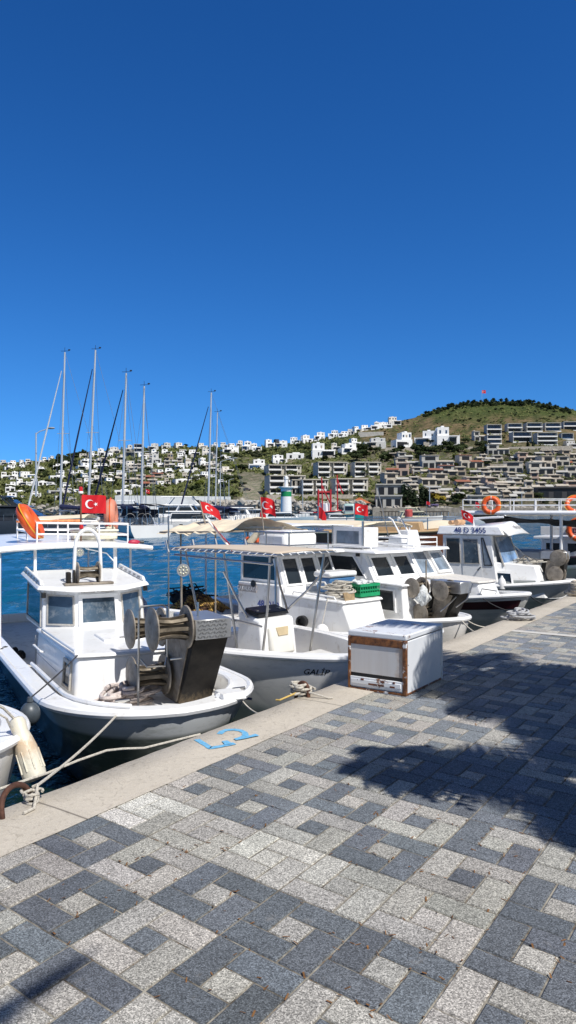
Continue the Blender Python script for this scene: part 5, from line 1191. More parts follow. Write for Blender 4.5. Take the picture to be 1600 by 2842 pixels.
o=empty('net_heap',C.w(5.15,-.30,.05),C.a,'black tangled net on the stern behind the yellow one','net'); mb=MB(); rr=random.Random(9)
for i in range(22):
    a=rr.uniform(0,6.28); mb.tube([Vector((.30*rr.gauss(0,.6),.30*rr.gauss(0,.6),.10+.16*abs(rr.gauss(0,.6)))) for k in range(5)],.012,4)
mb.ball((0,0,.08),(.34,.30,.14),12,7); mb.build('heap',M('net_tangle',(.02,.022,.024),.9,var=.5,vs=40,bump=1),o)

# --- C2: cabin boat 1481 with a net hauler
D=Boat('fishing_boat','white cabin boat marked 1481 with a net hauler, between the crate and the fridge',(2.54,10.9),40)
D.hull(5.6,.88,1.7,1.8,.14,.0,-.12,HULLP,rail=.035,cap=.11)
plan_prism(D,'trunk_cabin',WHT2,[(.72,-.46),(.70,0),(.72,.46),(3.4,.66),(3.4,-.66)],[(.80,-.44),(.78,0),(.80,.44),(3.4,.62),(3.4,-.62)],-.13,lambda t:.56+.03*(t-.8),bevel=.02)
plan_prism(D,'trunk_top',WHT,[(.76,-.47),(.72,0),(.76,.47),(3.4,.65),(3.4,-.65)],[(.78,-.46),(.74,0),(.78,.46),(3.4,.64),(3.4,-.64)],lambda t:.565+.03*(t-.8),lambda t:.59+.03*(t-.8),bevel=.01)
plan_prism(D,'wheelhouse',WHT,[(1.25,-.54),(1.25,.54),(3.3,.6),(3.3,-.6)],[(1.52,-.52),(1.52,.52),(3.3,.58),(3.3,-.58)],.59,1.03,bevel=.015)
plan_prism(D,'roof',WHT,[(1.22,-.56),(1.18,0),(1.22,.56),(3.4,.66),(3.4,-.66)],[(1.26,-.54),(1.22,0),(1.26,.54),(3.4,.64),(3.4,-.64)],1.03,1.07,bevel=.012)
ds=D.face([(3.3,-.60,.59),(1.25,-.54,.59),(1.52,-.52,1.03),(3.3,-.58,1.03)]); D.window(ds,.50,.93,.12,.92,.03,.018,gmat=GLASS,skew=.05); D.window(ds,.04,.46,.12,.92,.03,.018,gmat=GLASS)
df=D.face([(1.25,-.54,.59),(1.25,.54,.59),(1.52,.52,1.03),(1.52,-.52,1.03)])
for u0,u1 in ((.06,.48),(.55,.94)): D.window(df,u0,u1,.10,.90,.045,.02,gmat=GLASS)
dl=D.face([(3.4,-.66,-.13),(.72,-.46,-.13),(.80,-.44,.56),(3.4,-.62,.62)]); D.window(dl,.80,.95,.42,.92,.03,.02,gmat=GLASS)
fm_text(D,dl,.655,.80,'48 D 1481',.15,LETL,D.root,out=.012,bold=.003)
g=D.mb(); g.box((-1.6,-.56,1.0),(.05,.04,.05)); g.build('side_lamp',BLACK,D.root)
for sg in (-1,1): D.tube('roof_rail',WHT,[(1.35,sg*.5,1.07),(1.38,sg*.5,1.12),(2.6,sg*.56,1.14),(2.62,sg*.56,1.07)],.013)
net_hauler(D,.27,-.02,-.02,reels=((.30,.12,.52),(.72,-.02,.54),(.62,.05,.16)),rd=.15,length=.24,lean=.30,w=.24,hh=.50,dep=.34,frame=False)
D.tube('guard_frame',STEEL,[(.10,.10,.60),(.12,.0,.45),(.22,-.12,.30),(.30,-.16,.22)],.010); D.tube('guard_frame',STEEL,[(.0,.2,.62),(.04,.12,.4),(.15,.0,.28)],.010)
D.tube('whip_aerial',GALV,[(.62,-.10,.5),(.62,-.10,.95)],.011)
o=empty('net_heap',D.w(.58,-.22,.42),0,'white nylon net bunched between the reels of the second hauler','net'); mb=MB(); mb.grid(lambda u,v:Vector((.10*math.cos(6.283*u)*math.sin(3.1416*v)*(1+.5*noise.noise(Vector((math.cos(6.283*u)*2,math.sin(6.283*u)*2,v*4)))),.08*math.sin(6.283*u)*math.sin(3.1416*v)*(1+.5*noise.noise(Vector((math.cos(6.283*u)*2,math.sin(6.283*u)*2,v*4+5)))),.18-.36*v)),24,14); mb.build('bundle',NETW,o)
# screened box on the roof and stern awning
D.window(D.face([(2.4,-.30,1.09),(1.75,-.30,1.09),(1.75,-.30,1.42),(2.4,-.30,1.42)]),.0,1.,.0,1.,.06,.02,gmat=GLASSC)
g=D.mb(); g.box((-2.08,-.10,1.255),(.64,.36,.32)); g.build('roof_locker',WHT2,D.root,bevel=.01)
D.tube('roof_mast',STEEL,[(1.72,-.32,1.07),(1.72,-.32,1.52)],.02)
D.tube('roof_mast',STEEL,[(2.42,-.32,1.07),(2.42,-.32,1.45)],.012)
def aw(B,t0,t1,hw,z0,z1,mat,seed,camber=.06,name='stern_awning'):
    g=B.mb(); g.grid(lambda u,v:Vector((-(t0+(t1-t0)*u),-hw+2*hw*v,z0+(z1-z0)*u+camber*math.sin(math.pi*v)+.02*noise.noise(Vector((u*4,v*6,seed))))),18,14)
    o=g.build(name,mat,B.root,ang=60); sd=o.modifiers.new('t','SOLIDIFY'); sd.thickness=.02
    for sg in (-1,1): B.tube('awning_frame',WHT,[(t0,sg*hw*.97,z0-.02),(t1,sg*hw*.97,z1-.02)],.018,o)
    for t in (t0+.05,t1-.05):
        for sg in (-1,1): B.tube('awning_post',WHT,[(t,sg*hw*.95,.0),(t,sg*hw*.95,z0-.02 if t<(t0+t1)/2 else z1-.02)],.02,o)
    return o
aw(D,3.1,5.5,.85,1.42,1.42,WHT2,3,.03)

# --- D: Amber
E_=Boat('fishing_boat','white cabin boat with a maroon bow stripe, fourth from the left',(4.33,13.6),45)
E_.hull(6.4,.95,2.5,1.6,.20,-.02,-.1,HULLG,rail=.04,cap=.11,wlf=.66,rake=.5,flare=1.3)
E_.band('bow_stripe',MAROON,.06,1.35,.12,.30,-1); E_.text('Amber',.16,.98,.44,-1,LETK,shear=.35)
plan_prism(E_,'trunk_cabin',WHT,arcfront(.34,.60,.06,2.3,hw1=.62),arcfront(.30,.80,.06,2.3,hw1=.58),-.11,lambda t:.34+.03*(t-.6),bevel=.03)
plan_prism(E_,'trunk_top',CREAM,arcfront(.33,.76,.06,2.3,hw1=.60),arcfront(.31,.80,.06,2.3,hw1=.59),lambda t:.34+.03*(t-.6),lambda t:.37+.03*(t-.6),bevel=.012)
plan_prism(E_,'wheelhouse',WHT,[(1.89,-.58),(1.89,.58),(3.44,.66),(3.44,-.66)],[(2.26,-.54),(2.26,.54),(3.44,.62),(3.44,-.62)],.36,.90,bevel=.015)
plan_prism(E_,'cabin_side',WHT,[(2.19,-.64),(2.19,.64),(3.54,.70),(3.54,-.70)],[(2.19,-.62),(2.19,.62),(3.54,.69),(3.54,-.69)],-.1,.44,bevel=.02)
plan_prism(E_,'roof',WHT,[(2.02,-.58),(1.96,0),(2.02,.58),(3.64,.72),(3.64,-.72)],[(2.06,-.56),(2.00,0),(2.06,.56),(3.64,.70),(3.64,-.70)],.90,.955,bevel=.018)
es=E_.face([(3.44,-.66,.44),(1.94,-.585,.44),(2.26,-.54,.90),(3.44,-.62,.90)]); E_.window(es,.30,.58,.06,.95,.02,.014,gmat=GLASSC); E_.window(es,.62,.95,.06,.95,.02,.014,gmat=GLASSB,skew=.12); E_.window(es,.03,.27,.06,.95,.02,.014,gmat=GLASSC)
ef=E_.face([(1.89,-.58,.36),(1.89,.58,.36),(2.26,.54,.90),(2.26,-.54,.90)]); E_.window(ef,.05,.44,.16,.94,.02,.014,gmat=GLASSC); E_.window(ef,.50,.94,.14,.94,.055,.05,gmat=GLASSC)
E_.tube('bow_rail',STEEL,[(.55,-.25,.1),(.5,-.25,.22),(.75,-.34,.25),(.8,-.34,.1)],.012)
fb=E_.block('flybridge_seat',WHT,[(2.69,.12,.95),(2.69,.52,.95),(3.04,.52,.95),(3.04,.12,.95),(2.76,.14,1.28),(2.76,.50,1.28),(3.00,.50,1.28),(3.00,.14,1.28)],bevel=.02)
E_.block('flybridge_console',WHT2,[(2.44,-.45,.95),(2.44,.1,.95),(2.84,.1,.95),(2.84,-.45,.95),(2.49,-.43,1.16),(2.49,.08,1.16),(2.82,.08,1.2),(2.82,-.43,1.2)],bevel=.03)
rl=[(2.29,-.52),(2.29,.50),(3.29,.56),(3.29,-.58)]
for z in (1.04,1.14): E_.tube('fly_rail',WHT,[(t,y,z) for t,y in rl],.012,closed=True)
for t,y in rl: E_.tube('fly_post',WHT,[(t,y,.95),(t,y,1.14)],.012)
for y in (-.34,-.02): E_.tube('fly_hoop',WHT,[(2.54,y,1.1),(2.79,y,1.50),(2.89,y,1.54),(3.09,y+.30,1.54),(3.04,y+.36,1.45),(2.84,y+.42,1.1)],.016)
E_.tube('whip_aerial',STEEL,[(2.94,-.2,.95),(3.09,-.45,2.15)],.009)
aw(E_,3.2,6.2,.92,1.36,1.36,CANVAS,7,.10)
o=empty('signal_lamp',E_.w(2.6,-.05,1.56),0,'faded red lantern on the flybridge hoop','lamp'); mb=MB(); mb.lathe([(.075,0),(.08,.06),(.08,.13),(.06,.15)],(0,0,0),(0,0,1),14); mb.build('lens',M('lantern_red',(.45,.08,.07),.5,var=.3,vs=15),o); mb=MB(); mb.lathe([(.085,-.02),(.085,0)],(0,0,0),(0,0,1),14); mb.build('base',GREY,o)
flag('flag','dark red crescent flag over the awning beside the lantern',E_.w(4.2,.15,1.46),E_.w(4.2,.15,1.86),(1,-.2),.30,.24,5.0,drop=.22,polemat=STEEL)
for px,l in ((1008,'first'),(1018,'second')):
    pass
# --- E: boat 3455
H=Boat('fishing_boat','white cabin boat numbered 3455 with sliding door and visor roof, fifth from the left',(6.28,16.6),56.7)
H.hull(7.0,1.05,2.6,1.6,.16,-.06,-.25,HULLG,rail=.045,cap=.12,wlf=.66,rake=.6,flare=1.3)
H.text('MERHABA 1',.22,1.42,.50,-1,LETK,shear=.2,bold=.003)
g=H.mb(); g.grid(lambda u,v:Vector((-(.45+3.6*u),-(H.b(.45+3.6*u)-.14)*(1-.04*v)+.04*v,-.06+.20*v)),20,2); g.build('coaming',M('coaming_grey',(.20,.22,.22),.5,dirt=(.1,.1,.1)),H.root)
plan_prism(H,'trunk_cabin',WHT,arcfront(.42,.45,.05,1.7,hw1=.74),arcfront(.34,.72,.05,1.7,hw1=.72),-.24,lambda t:.46+.08*(t-.7),bevel=.02)
plan_prism(H,'wheelhouse',WHT,[(1.42,-.80),(1.42,.80),(2.72,.82),(2.72,-.82)],[(1.62,-.76),(1.62,.76),(2.72,.80),(2.72,-.80)],-.22,1.13,bevel=.012)
plan_prism(H,'roof',WHT,[(1.30,-.82),(1.24,0),(1.30,.82),(2.85,.86),(2.85,-.86)],[(1.42,-.78),(1.36,0),(1.42,.78),(2.80,.82),(2.80,-.82)],lambda t:1.14,lambda t:1.33-.0*t,bevel=.02)
vo=[]
for (t,zf) in ((1.14,0),(1.40,1),(1.95,2)):
    for k in range(9):
        q=-1+2*k/8; arch=1-q*q
        vo.append(Vector((-(t+(.05*q*q if zf==0 else 0)),q*(.82 if zf==0 else .70 if zf==1 else .78),(1.13+.04*arch) if zf==0 else (1.30+.14*arch) if zf==1 else (1.325+.06*arch))))
g=H.mb(); g.add(vo,[(r*9+k,r*9+k+1,(r+1)*9+k+1,(r+1)*9+k) for r in range(2) for k in range(8)]); vz=g.build('visor',WHT,H.root,ang=40)
sd=vz.modifiers.new('t','SOLIDIFY'); sd.thickness=.02
hs_=H.face([(2.72,-.82,-.22),(1.42,-.80,-.22),(1.62,-.76,1.13),(2.72,-.80,1.13)])
g=H.mb(); g.hexa([hs_(.39,.05,0),hs_(.76,.05,0),hs_(.76,.98,0),hs_(.39,.98,0),hs_(.39,.05,.006),hs_(.76,.05,.006),hs_(.76,.98,.006),hs_(.39,.98,.006)]); dr=g.build('door',WHT2,H.root,bevel=.004,seg=1)
H.window(hs_,.07,.36,.52,.95,.018,.012,fmat=ALUF,gmat=GLASS); H.window(hs_,.42,.73,.52,.94,.018,.018,fmat=ALUF,gmat=GLASSB,pane_in=.012); H.window(hs_,.80,.97,.50,.96,.02,.012,fmat=BLACK,gmat=GLASSC,skew=.12)
g=H.mb(); g.tube([hs_(.68,.42,.01),hs_(.68,.42,.05),hs_(.74,.47,.05),hs_(.74,.47,.01)],.010,6); g.build('handle',BLACK,dr)
rf=H.face([(2.85,-.862,1.14),(1.30,-.822,1.14),(1.42,-.782,1.33),(2.80,-.822,1.33)]); fm_text(H,rf,.52,.5,'48 D 3455',.17,LETB,H.root,out=.012,bold=.003)
hf=H.face([(1.36,-.66,.42),(1.36,.66,.42),(1.62,.60,1.13),(1.62,-.60,1.13)]); H.window(hf,.03,.97,.04,.97,.03,.02,fmat=ALUF,gmat=M('windscreen',(.16,.24,.36),.05,var=.6,vs=3))
fm_text(H,H.face([(1.14,-.6,1.16),(1.14,.6,1.16),(1.40,.6,1.42),(1.40,-.6,1.42)]),.5,.5,'Merhaba',.15,LETK,H.root,out=.03,shear=.3)
hl=H.face([(1.7,-.74,-.24),(.5,-.47,-.24),(.76,-.37,.46),(1.7,-.72,.54)]); H.window(hl,.16,.50,.34,.76,.045,.03,gmat=GLASS)
H.tube('roof_mast',WHT,[(2.2,-.2,1.3),(2.2,-.2,1.5),(1.5,-.2,1.54)],.025)
o=empty('anchor',H.w(1.05,-.1,.52),H.a,'steel folding anchor on the foredeck in front of the windscreen','anchor'); mb=MB(); mb.tube([(-.05,-.30,.05),(.0,0,.16),(.1,.28,.36)],.016,6)
for s_ in (-1,1): mb.tube([(0,0,.16),(s_*.22,-.18,.02),(s_*.30,-.1,.06)],.015,6); mb.tube([(0,0,.16),(s_*.2,.12,.02)],.014,6)
mb.build('anchor',STEEL,o)
for i in range(3): rope('deck_rope',coil_pts(H.w(.95,.1,0),.30,.18,2.2,.50+.02*i,.03,i+60,.5,20,1.5,.6,rot=.3+i),.016,ROPE,'pale rope strewn over the foredeck behind the anchor','rope','strands of the foredeck rope behind the anchor')
net_hauler(H,.18,-.02,-.1,reels=((.30,.12,.64),(.36,.12,.28)),rd=.18,length=.26,lean=.1,w=.3,hh=.70,dep=.5,frame=False)
o=empty('bottle_fender',H.w(1.35,-.80,.02),0,'white bottle shaped fender on the coaming of the fifth boat','fender'); mb=MB(); mb.lathe([(.001,-.02),(.09,0),(.095,.10),(.07,.2),(.03,.25),(.02,.29)],(0,0,-.06),(0,0,1),14); mb.build('bottle',WHT2,o)
o=empty('float',H.w(2.25,-.98,-.04),0,'blue and green float on the side deck of the fifth boat','float'); mb=MB(); mb.lathe([(.04,0),(.08,.05),(.08,.11),(.04,.16)],(0,0,0),(.5,.2,.8),12); mb.build('float',M('float_teal',(.03,.30,.35),.4,var=.5,vs=12),o)
flag('flag','bright red flag hanging slanted right above the awning, left of the orange life ring',H.w(2.55,.1,1.3),H.w(2.6,.0,1.72),(1,-.35),.30,.24,.9,drop=.75,polemat=STEEL)
o=empty('fender_roll',H.w(2.5,-.3,1.34),H.a,'orange and brown rolls lying on the roof of the fifth boat','roll'); mb=MB(); mb.tube([(-.25,0,.07),(.2,0,.07)],.065,10); mb.tube([(-.1,.2,.06),(.35,.2,.06)],.05,10); mb.build('roll',M('roll_brown',(.55,.33,.18),.8,var=.3,vs=9),o)
# --- mooring rings, quay ropes
RUST=M('rusty_iron',(.10,.045,.03),.75,.3,var=.4,vs=20,dirt=(.25,.10,.04),dscale=18,damt=.4,bump=.5,bs_=60)
def ring(base0,base1,h,r_,label):
    a=Vector(base0);b=Vector(base1); o=empty('mooring_ring',(a+b)/2,0,label,'mooring ring'); mb=MB(-o.location); P=[]
    for i in range(17):
        t=math.pi*i/16; m_=(a+b)/2; P.append(m_+(a-m_)*math.cos(t)*1.0+Vector((0,0,h*math.sin(t)**.75))+(a-m_).cross(Vector((0,0,1)))*.25*math.sin(t))
    mb.tube([P[0]-Vector((0,0,.05))]+P+[P[-1]-Vector((0,0,.05))],r_,10); mb.build('bar',RUST,o); return o
def gp(px,py,z=0.0):
    Z=F*(CAMZ-z)/(py-HY); return Vector(((px-CX)/F*Z,Z,z))
r1a=gp(6,2272,.01); r1b=gp(86,2222,.01); ring(r1a,r1b,.125,.0165,'rusty iron mooring ring in the coping at the left edge')
k1=gp(84,2210,.04)
for i in range(3): rope('mooring_knot',coil_pts(k1,.034+.01*i,.03,2.0,-.035+.025*i,.02,i+80,.35,18),.0085,ROPE,'cream rope knotted around the left mooring ring','rope','turns of rope around the left mooring ring')
rope('mooring_knot',[k1+Vector((.01,0,.05)),k1+Vector((.035,.02,.06)),k1+Vector((.05,-.04,.03)),k1+Vector((.065,-.13,-.02)),k1+Vector((.03,-.20,-.02))],.0095,ROPE,'loose rope tail on the coping beside the left mooring ring','rope')
bowL=A.w(.33,-.42,.05)
rope('mooring_line',sagged(bowL,k1+Vector((.03,.03,.05)),.03,20),.0095,ROPE,'pale mooring line from the nearest bow down to the left ring','mooring line')
rope('mooring_line',[at(-120,2205,4.35),at(0,2190,4.5),at(130,2147,4.75),at(215,2112,4.95),at(295,2084,5.15),at(340,2079,5.28),at(400,2077,5.40),sw(4.42,3.70,.0)],.009,ROPE,'pale mooring line crossing from the left edge to the coping near the painted number','mooring line')
rope('mooring_line',sagged(A.w(.30,.60,.07),sw(5.12,3.66,.005),.03),.0075,ROPE,'short line from the rounded bow down to the quay edge','mooring line')
c2=gp(838,1936,.0); ring(c2+Vector((-.05,.05,0)),c2+Vector((.06,-.03,0)),.13,.018,'rusty mooring ring wrapped in rope left of the fridge')
for i in range(5): rope('ring_rope',coil_pts(c2+Vector((-.03+.03*(i%3),.02,.0)),.085-.008*i,.055,2.2,.02+.018*i,.03,i+90,.5,20,1.0,1.2),.012,ROPE,'grey cream rope wrapped around the ring left of the fridge','rope','turns of rope around the ring left of the fridge')
for d,l in (((.24,-.10),'rope end stretched on the coping toward the fridge'),((-.20,-.18),'yellowish rope end lying on the coping left of its ring')):
    rope('rope_end',[c2+Vector((0,0,.06)),c2+Vector((d[0]*.4,d[1]*.5,.05)),c2+Vector((d[0],d[1],.02)),c2+Vector((d[0]*1.15,d[1]*.9,.018))],.009,ROPE if d[0]>0 else M('rope_yellow',(.55,.38,.12),.9),l,'rope')
for i in range(4): rope('quay_rope',coil_pts(gp(1440+8*(i%2),1722,0),.20-.025*i,.10,2.3,.03+.03*i,.05,i+100,.5,20,1.3,.7,rot=.4*i),.016,M('rope_grey',(.42,.42,.43),.9,var=.3,vs=40),'grey mooring rope heaped on the quay edge before the fifth boat','rope','strands of the grey quay rope heap')
for i in range(4): rope('hawser',coil_pts(gp(1608,1655,0),.26-.03*i,.15,1.8,.05+.06*i,.06,i+110,.4,18,1.1,.8,rot=.4*i),.04,M('hawser',(.48,.42,.33),.95,var=.3,vs=30,bump=.8),'thick tan hawser coiled on the quay at the right edge','rope','turns of the thick tan hawser')
for a,b,sg,r_,m_,l in ((D.w(.02,-.05,.12),gp(1322,1757,0),.02,.010,ROPE,'pale line from the bow with the net hauler to the quay, nearer one'),(D.w(.02,.05,.12),gp(1378,1737,0),.06,.009,ROPE,'pale slack line from the bow with the net hauler to the quay, farther one'),(E_.w(.02,-.02,.2),gp(1555,1668,0),.12,.010,ROPED,'dark line sagging from the maroon striped bow to the quay'),(E_.w(.6,-.55,.1),gp(1520,1687,0),.16,.010,ROPED,'lower dark line sagging from the maroon striped boat'),(C.w(1.25,-.36,.44),D.w(1.2,-.86,.05),.03,.006,ROPE,'thin line hanging over the side of the loaded foredeck')):
    rope('mooring_line',sagged(a,b,sg),r_,m_,l,'mooring line')

# --- rusty fridge lying on the quay
fc=Vector((1.074,6.88,0)); o=empty('fridge',fc+DV*.434+NV*.298,-TH,'old white fridge with rusted front lying on its side on the quay','fridge')
FL,FW,FH=.868,.596,.557      # local: x across (right = away from water), y along the quay
def fridge_mat(name,rust,streaky=0):
    m,nt,b=_mat(name); co=coords(nt)
    n1=noise_n(nt,co,7,8,.75); n2=noise_n(nt,co,26,5,.7); big=noise_n(nt,co,2.5,4)
    c=mixc(nt,ramp(nt,big,[(.3,0.0),(.7,1.0)]),(.68,.70,.73),(.76,.77,.78))
    rc=mixc(nt,ramp(nt,n2,[(.35,0.0),(.65,1.0)]),(.055,.020,.010),(.29,.11,.03))
    c=mixc(nt,ramp(nt,n1,[(rust,0.0),(rust+.05,1.0)]),c,rc)
    chips=noise_n(nt,co,16,3,.6); c=mixc(nt,ramp(nt,chips,[(.71,0.0),(.73,1.0)]),c,(.05,.04,.035))
    nt.links.new(c,b.inputs['Base Color']); b.inputs['Roughness'].default_value=.45; bump_n(nt,b,n1,.15,.01); return m
FRW=fridge_mat('fridge_enamel',.645); FRT=fridge_mat('fridge_worn',.57); FRR=fridge_mat('fridge_rust',.40)
def fbx(mb,x0,x1,y0,y1,z0,z1): return mb.box(((x0+x1)/2,(y0+y1)/2,(z0+z1)/2),(x1-x0,y1-y0,z1-z0))
x0,x1=-FW/2,FW/2; y0,y1=-FL/2,FL/2
mb=MB(); fbx(mb,x0,x1,y0+.02,y1-.03,.015,FH-.06); mb.build('body',FRW,o,bevel=.008)
mb=MB(); fbx(mb,x0-.004,x1+.004,y0-.002,y1,FH-.054,FH); mb.build('top_panel',FRT,o,bevel=.012)
mb=MB(); fbx(mb,x0+.01,x1-.01,y0+.03,y1-.03,FH-.062,FH-.052); mb.build('seam',BLACK,o,smooth=False)
mb=MB(); fbx(mb,x1-.035,x1+.006,y0-.006,y0+.028,.01,FH-.052); mb.build('corner_post',FRR,o,bevel=.006)
mb=MB(); fbx(mb,x0-.004,x0+.022,y0-.006,y0+.03,.01,FH-.052); mb.build('corner_post',FRR,o,bevel=.006)
mb=MB(); fbx(mb,x0+.022,x1-.035,y0-.004,y0+.03,FH-.125,FH-.054); mb.build('rust_band',fridge_mat('rust_heavy',.36),o,bevel=.004,seg=1)
pm_,nt,b=_mat('fridge_back_panel'); co=coords(nt); sx=N(nt,'ShaderNodeSeparateXYZ'); nt.links.new(co,sx.inputs[0])
nn=noise_n(nt,co,9,6,.7); mp=N(nt,'ShaderNodeMapping'); mp.inputs['Scale'].default_value=(30,1,1.5); nt.links.new(co,mp.inputs[0]); st=noise_n(nt,mp.outputs[0],1.0,4,.6)
ed=N(nt,'ShaderNodeMath',operation='MULTIPLY_ADD'); nt.links.new(nn,ed.inputs[0]); ed.inputs[1].default_value=.22; nt.links.new(sx.outputs['X'],ed.inputs[2])
c=mixc(nt,ramp(nt,st,[(.4,0.0),(.8,.35)]),(.62,.60,.58),(.48,.42,.36)); c=mixc(nt,ramp(nt,ed.outputs[0],[(.30,0.0),(.38,.7)]),c,(.35,.20,.09)); nt.links.new(c,b.inputs['Base Color']); b.inputs['Roughness'].default_value=.5
mb=MB(); fbx(mb,x0+.022,x1-.035,y0+.006,y0+.03,.16,FH-.125); mb.build('back_panel',pm_,o,bevel=.003,seg=1)
mb=MB(); fbx(mb,x0+.02,x1-.03,y0+.012,y0+.03,.125,.165); mb.build('gap',BLACK,o,smooth=False)
mb=MB(); fbx(mb,x0+.02,x1-.035,y0-.003,y0+.03,.035,.125); fbx(mb,x0+.03,x1-.05,y0-.010,y0,.06,.105); tr=mb.build('tray',FRT,o,bevel=.008)
mb=MB()
for i,(xx,zz,w_) in enumerate(((-.16,.105,.03),(-.08,.07,.09),(.02,.07,.06),(.05,.105,.03),(.14,.07,.05),(.17,.11,.02))): fbx(mb,xx,xx+w_,y0-.0118,y0-.004,zz-.008,zz+.008)
mb.build('slot',M('slot_rust',(.12,.04,.02),.8,var=.6,vs=40),tr,smooth=False)
mb=MB(); fbx(mb,x0-.002,x1+.002,y0-.004,y1-.03,0,.02); mb.build('bottom_edge',FRR,o,bevel=.004)
mb=MB(); fbx(mb,x1-.02,x1+.006,y1-.028,y1+.002,.01,FH+.004); mb.build('door_edge',WHT2,o,bevel=.006)
mb=MB(); fbx(mb,x0,x1,y1-.03,y1,.01,FH-.05); mb.build('door',FRW,o,bevel=.006)

# --- palms beyond the right edge: their shade lies on the paving
pr=random.Random(77)
PALMM=M('palm_leaf_near',(.05,.08,.025),.6,var=.3,vs=3)
def palm(x,y,h,L,nf,seed,label,wd=.55,nl=26):
    mb,tr=palm_meshes(seed,nf,L,h,wd,nl,.14,.62); o=empty('palm_tree',(x,y,0),0,label,'palm','palms shading the quay'); mb.build('crown',PALMM,o,smooth=False,recalc=False); tr.build('trunk',MBARK,o)
    return o
def shade(px,py,h): p=gp(px,py); return p.x+SUN.x/SUN.z*h, p.y+SUN.y/SUN.z*h
for i,(px,py,h,L,nf,sd) in enumerate(((1690,2180,4.0,1.15,20,5),(1320,1868,4.2,1.5,24,8),(1740,1960,4.4,1.9,26,15),(1560,1975,4.2,1.15,20,19))):
    x,y=shade(px,py,h); palm(x,y,h,L,nf,sd,'palm tree just right of the view whose fronds shade the paving',wd=.62,nl=15)
# a low second head on a leaning stem: the separate fan of shade in the middle of the paving
x,y=shade(1120,2120,3.0); xb,yb=shade(1690,2180,4.0)
mb=MB(); fr_=random.Random(6)
for i in range(34):
    q=i/33; frond(mb,Vector((0,0,0)),i*2.4+fr_.uniform(-.3,.3),fr_.uniform(.42,.62)*(1.15-.3*q),.75-1.9*q,.45+.25*fr_.random(),.26,9,.85)
o=empty('palm_tree',(xb+.3,yb-.2,0),0,'small leaning palm right of the view casting the separate fan of shade','palm'); dx,dy=x-xb-.3,y-yb+.2
mb.off=Vector((dx,dy,3.0)); mb.build('crown',PALMM,o,smooth=False,recalc=False)
t2=MB(); t2.tube([(dx*k*k,dy*k*k,-.2+3.2*k**.9) for k in [i/10 for i in range(11)]],[.07-.003*i for i in range(11)],8); t2.build('trunk',MBARK,o)
# palm behind the viewer: one frond tip shades the lower left corner
h=5.0; cx_,cy_=-1.30+SUN.x/SUN.z*h, 1.93+SUN.y/SUN.z*h
o=empty('palm_tree',(cx_,cy_,0),0,'palm behind the viewer whose single frond shades the lower left corner','palm')
mb=MB()
for a,L in ((math.atan2(1.0,.56),1.32),(2.6,1.3),(3.1,1.2),(3.6,1.3),(4.1,1.2),(4.6,1.3),(5.1,1.2)): 
    if L==1.32: frond(mb,Vector((0,0,h)),a,L,.12,.12,.12,40); frond(mb,Vector((.02,0,h)),a+.03,L*.93,.10,.15,.13,40)
    else: frond(mb,Vector((0,0,h)),a,L,.7,.5,.5,26)
mb.build('crown',PALMM,o,smooth=False,recalc=False); t2=MB(); t2.tube([(0,0,-.2),(0,0,h*.5),(0,0,h)],[.16,.13,.11],9); t2.build('trunk',MBARK,o)
# ---------- right-hand boats beyond the fifth, and the marina behind
DARKW=M('shade_and_tarp',(.02,.02,.022),.8,var=.4,vs=3); BROWNH=M('varnished_hull',(.20,.065,.025),.4,var=.2,vs=3,coat=.4); WOOD=M('pale_wood',(.50,.33,.17),.7,var=.15,vs=3)  # DARKW colours a hanging tarp and the sheet standing for canopy shade
Gt=Boat('tour_boat','canopied tour boat with railed upper deck behind the fifth boat, at the right',(8.25,19.2),56.7)
Gt.hull(8.5,1.4,2.6,1.7,.35,.15,-.1,HULLLD if 'HULLLD' in globals() else HULLG,rail=.05,cap=.12)
ud=Gt.block('upper_deck',WHT,[(-.9,-1.25,1.60),(-.9,1.25,1.60),(3.55,1.25,1.60),(3.55,-1.25,1.60),(-.9,-1.25,1.68),(-.9,1.25,1.68),(3.55,1.25,1.68),(3.55,-1.25,1.68)],bevel=.02)
Gt.tube('deck_edge',WHT,[(-.9,-1.27,1.62),(3.55,-1.27,1.62)],.05,ud)
rr_=[(-.9,-1.22),(-.9,1.2),(3.5,1.2),(3.5,-1.22)]
for z in (1.82,1.97): Gt.tube('deck_rail',WHT2,[(t,y,z) for t,y in rr_],.012,ud,closed=True)
for i in range(8):
    for y in (-1.22,1.2): Gt.tube('rail_post',WHT2,[(-.9+.63*i,y,1.66),(-.9+.63*i,y,1.97)],.014,ud)
for t,y in ((1.0,-1.15),(.05,-1.15),(3.3,-1.1),(3.3,1.1),(.1,1.1),(1.8,1.1)): Gt.tube('deck_post',WHT2,[(t,y,.1),(t,y,1.62)],.04,ud)
Gt.block('deckhouse',M('deckhouse_grey',(.45,.46,.47),.6,var=.06),[(1.5,-.9,-.1),(1.5,.6,-.1),(3.4,.6,-.1),(3.4,-.9,-.1),(1.6,-.85,.62),(1.6,.6,.62),(3.4,.6,.62),(3.4,-.85,.62)],bevel=.03)
g=Gt.mb(); g.grid(lambda u,v:Vector((-(.6+2.8*u),-1.0+1.9*v,1.5-.05*math.sin(u*5+v*2)-.12*noise.noise(Vector((u*5,v*5,3)))-.22*v)),24,10); g.build('canopy_shade',DARKW,Gt.root,ang=60)  # black sheet standing in for the shade under the upper deck
g=Gt.mb(); g.grid(lambda u,v:Vector((-(2.6+.3*math.sin(v*5)),-1.0+.6*u,1.5-1.25*v)),6,12); g.build('hanging_tarp',DARKW,Gt.root)
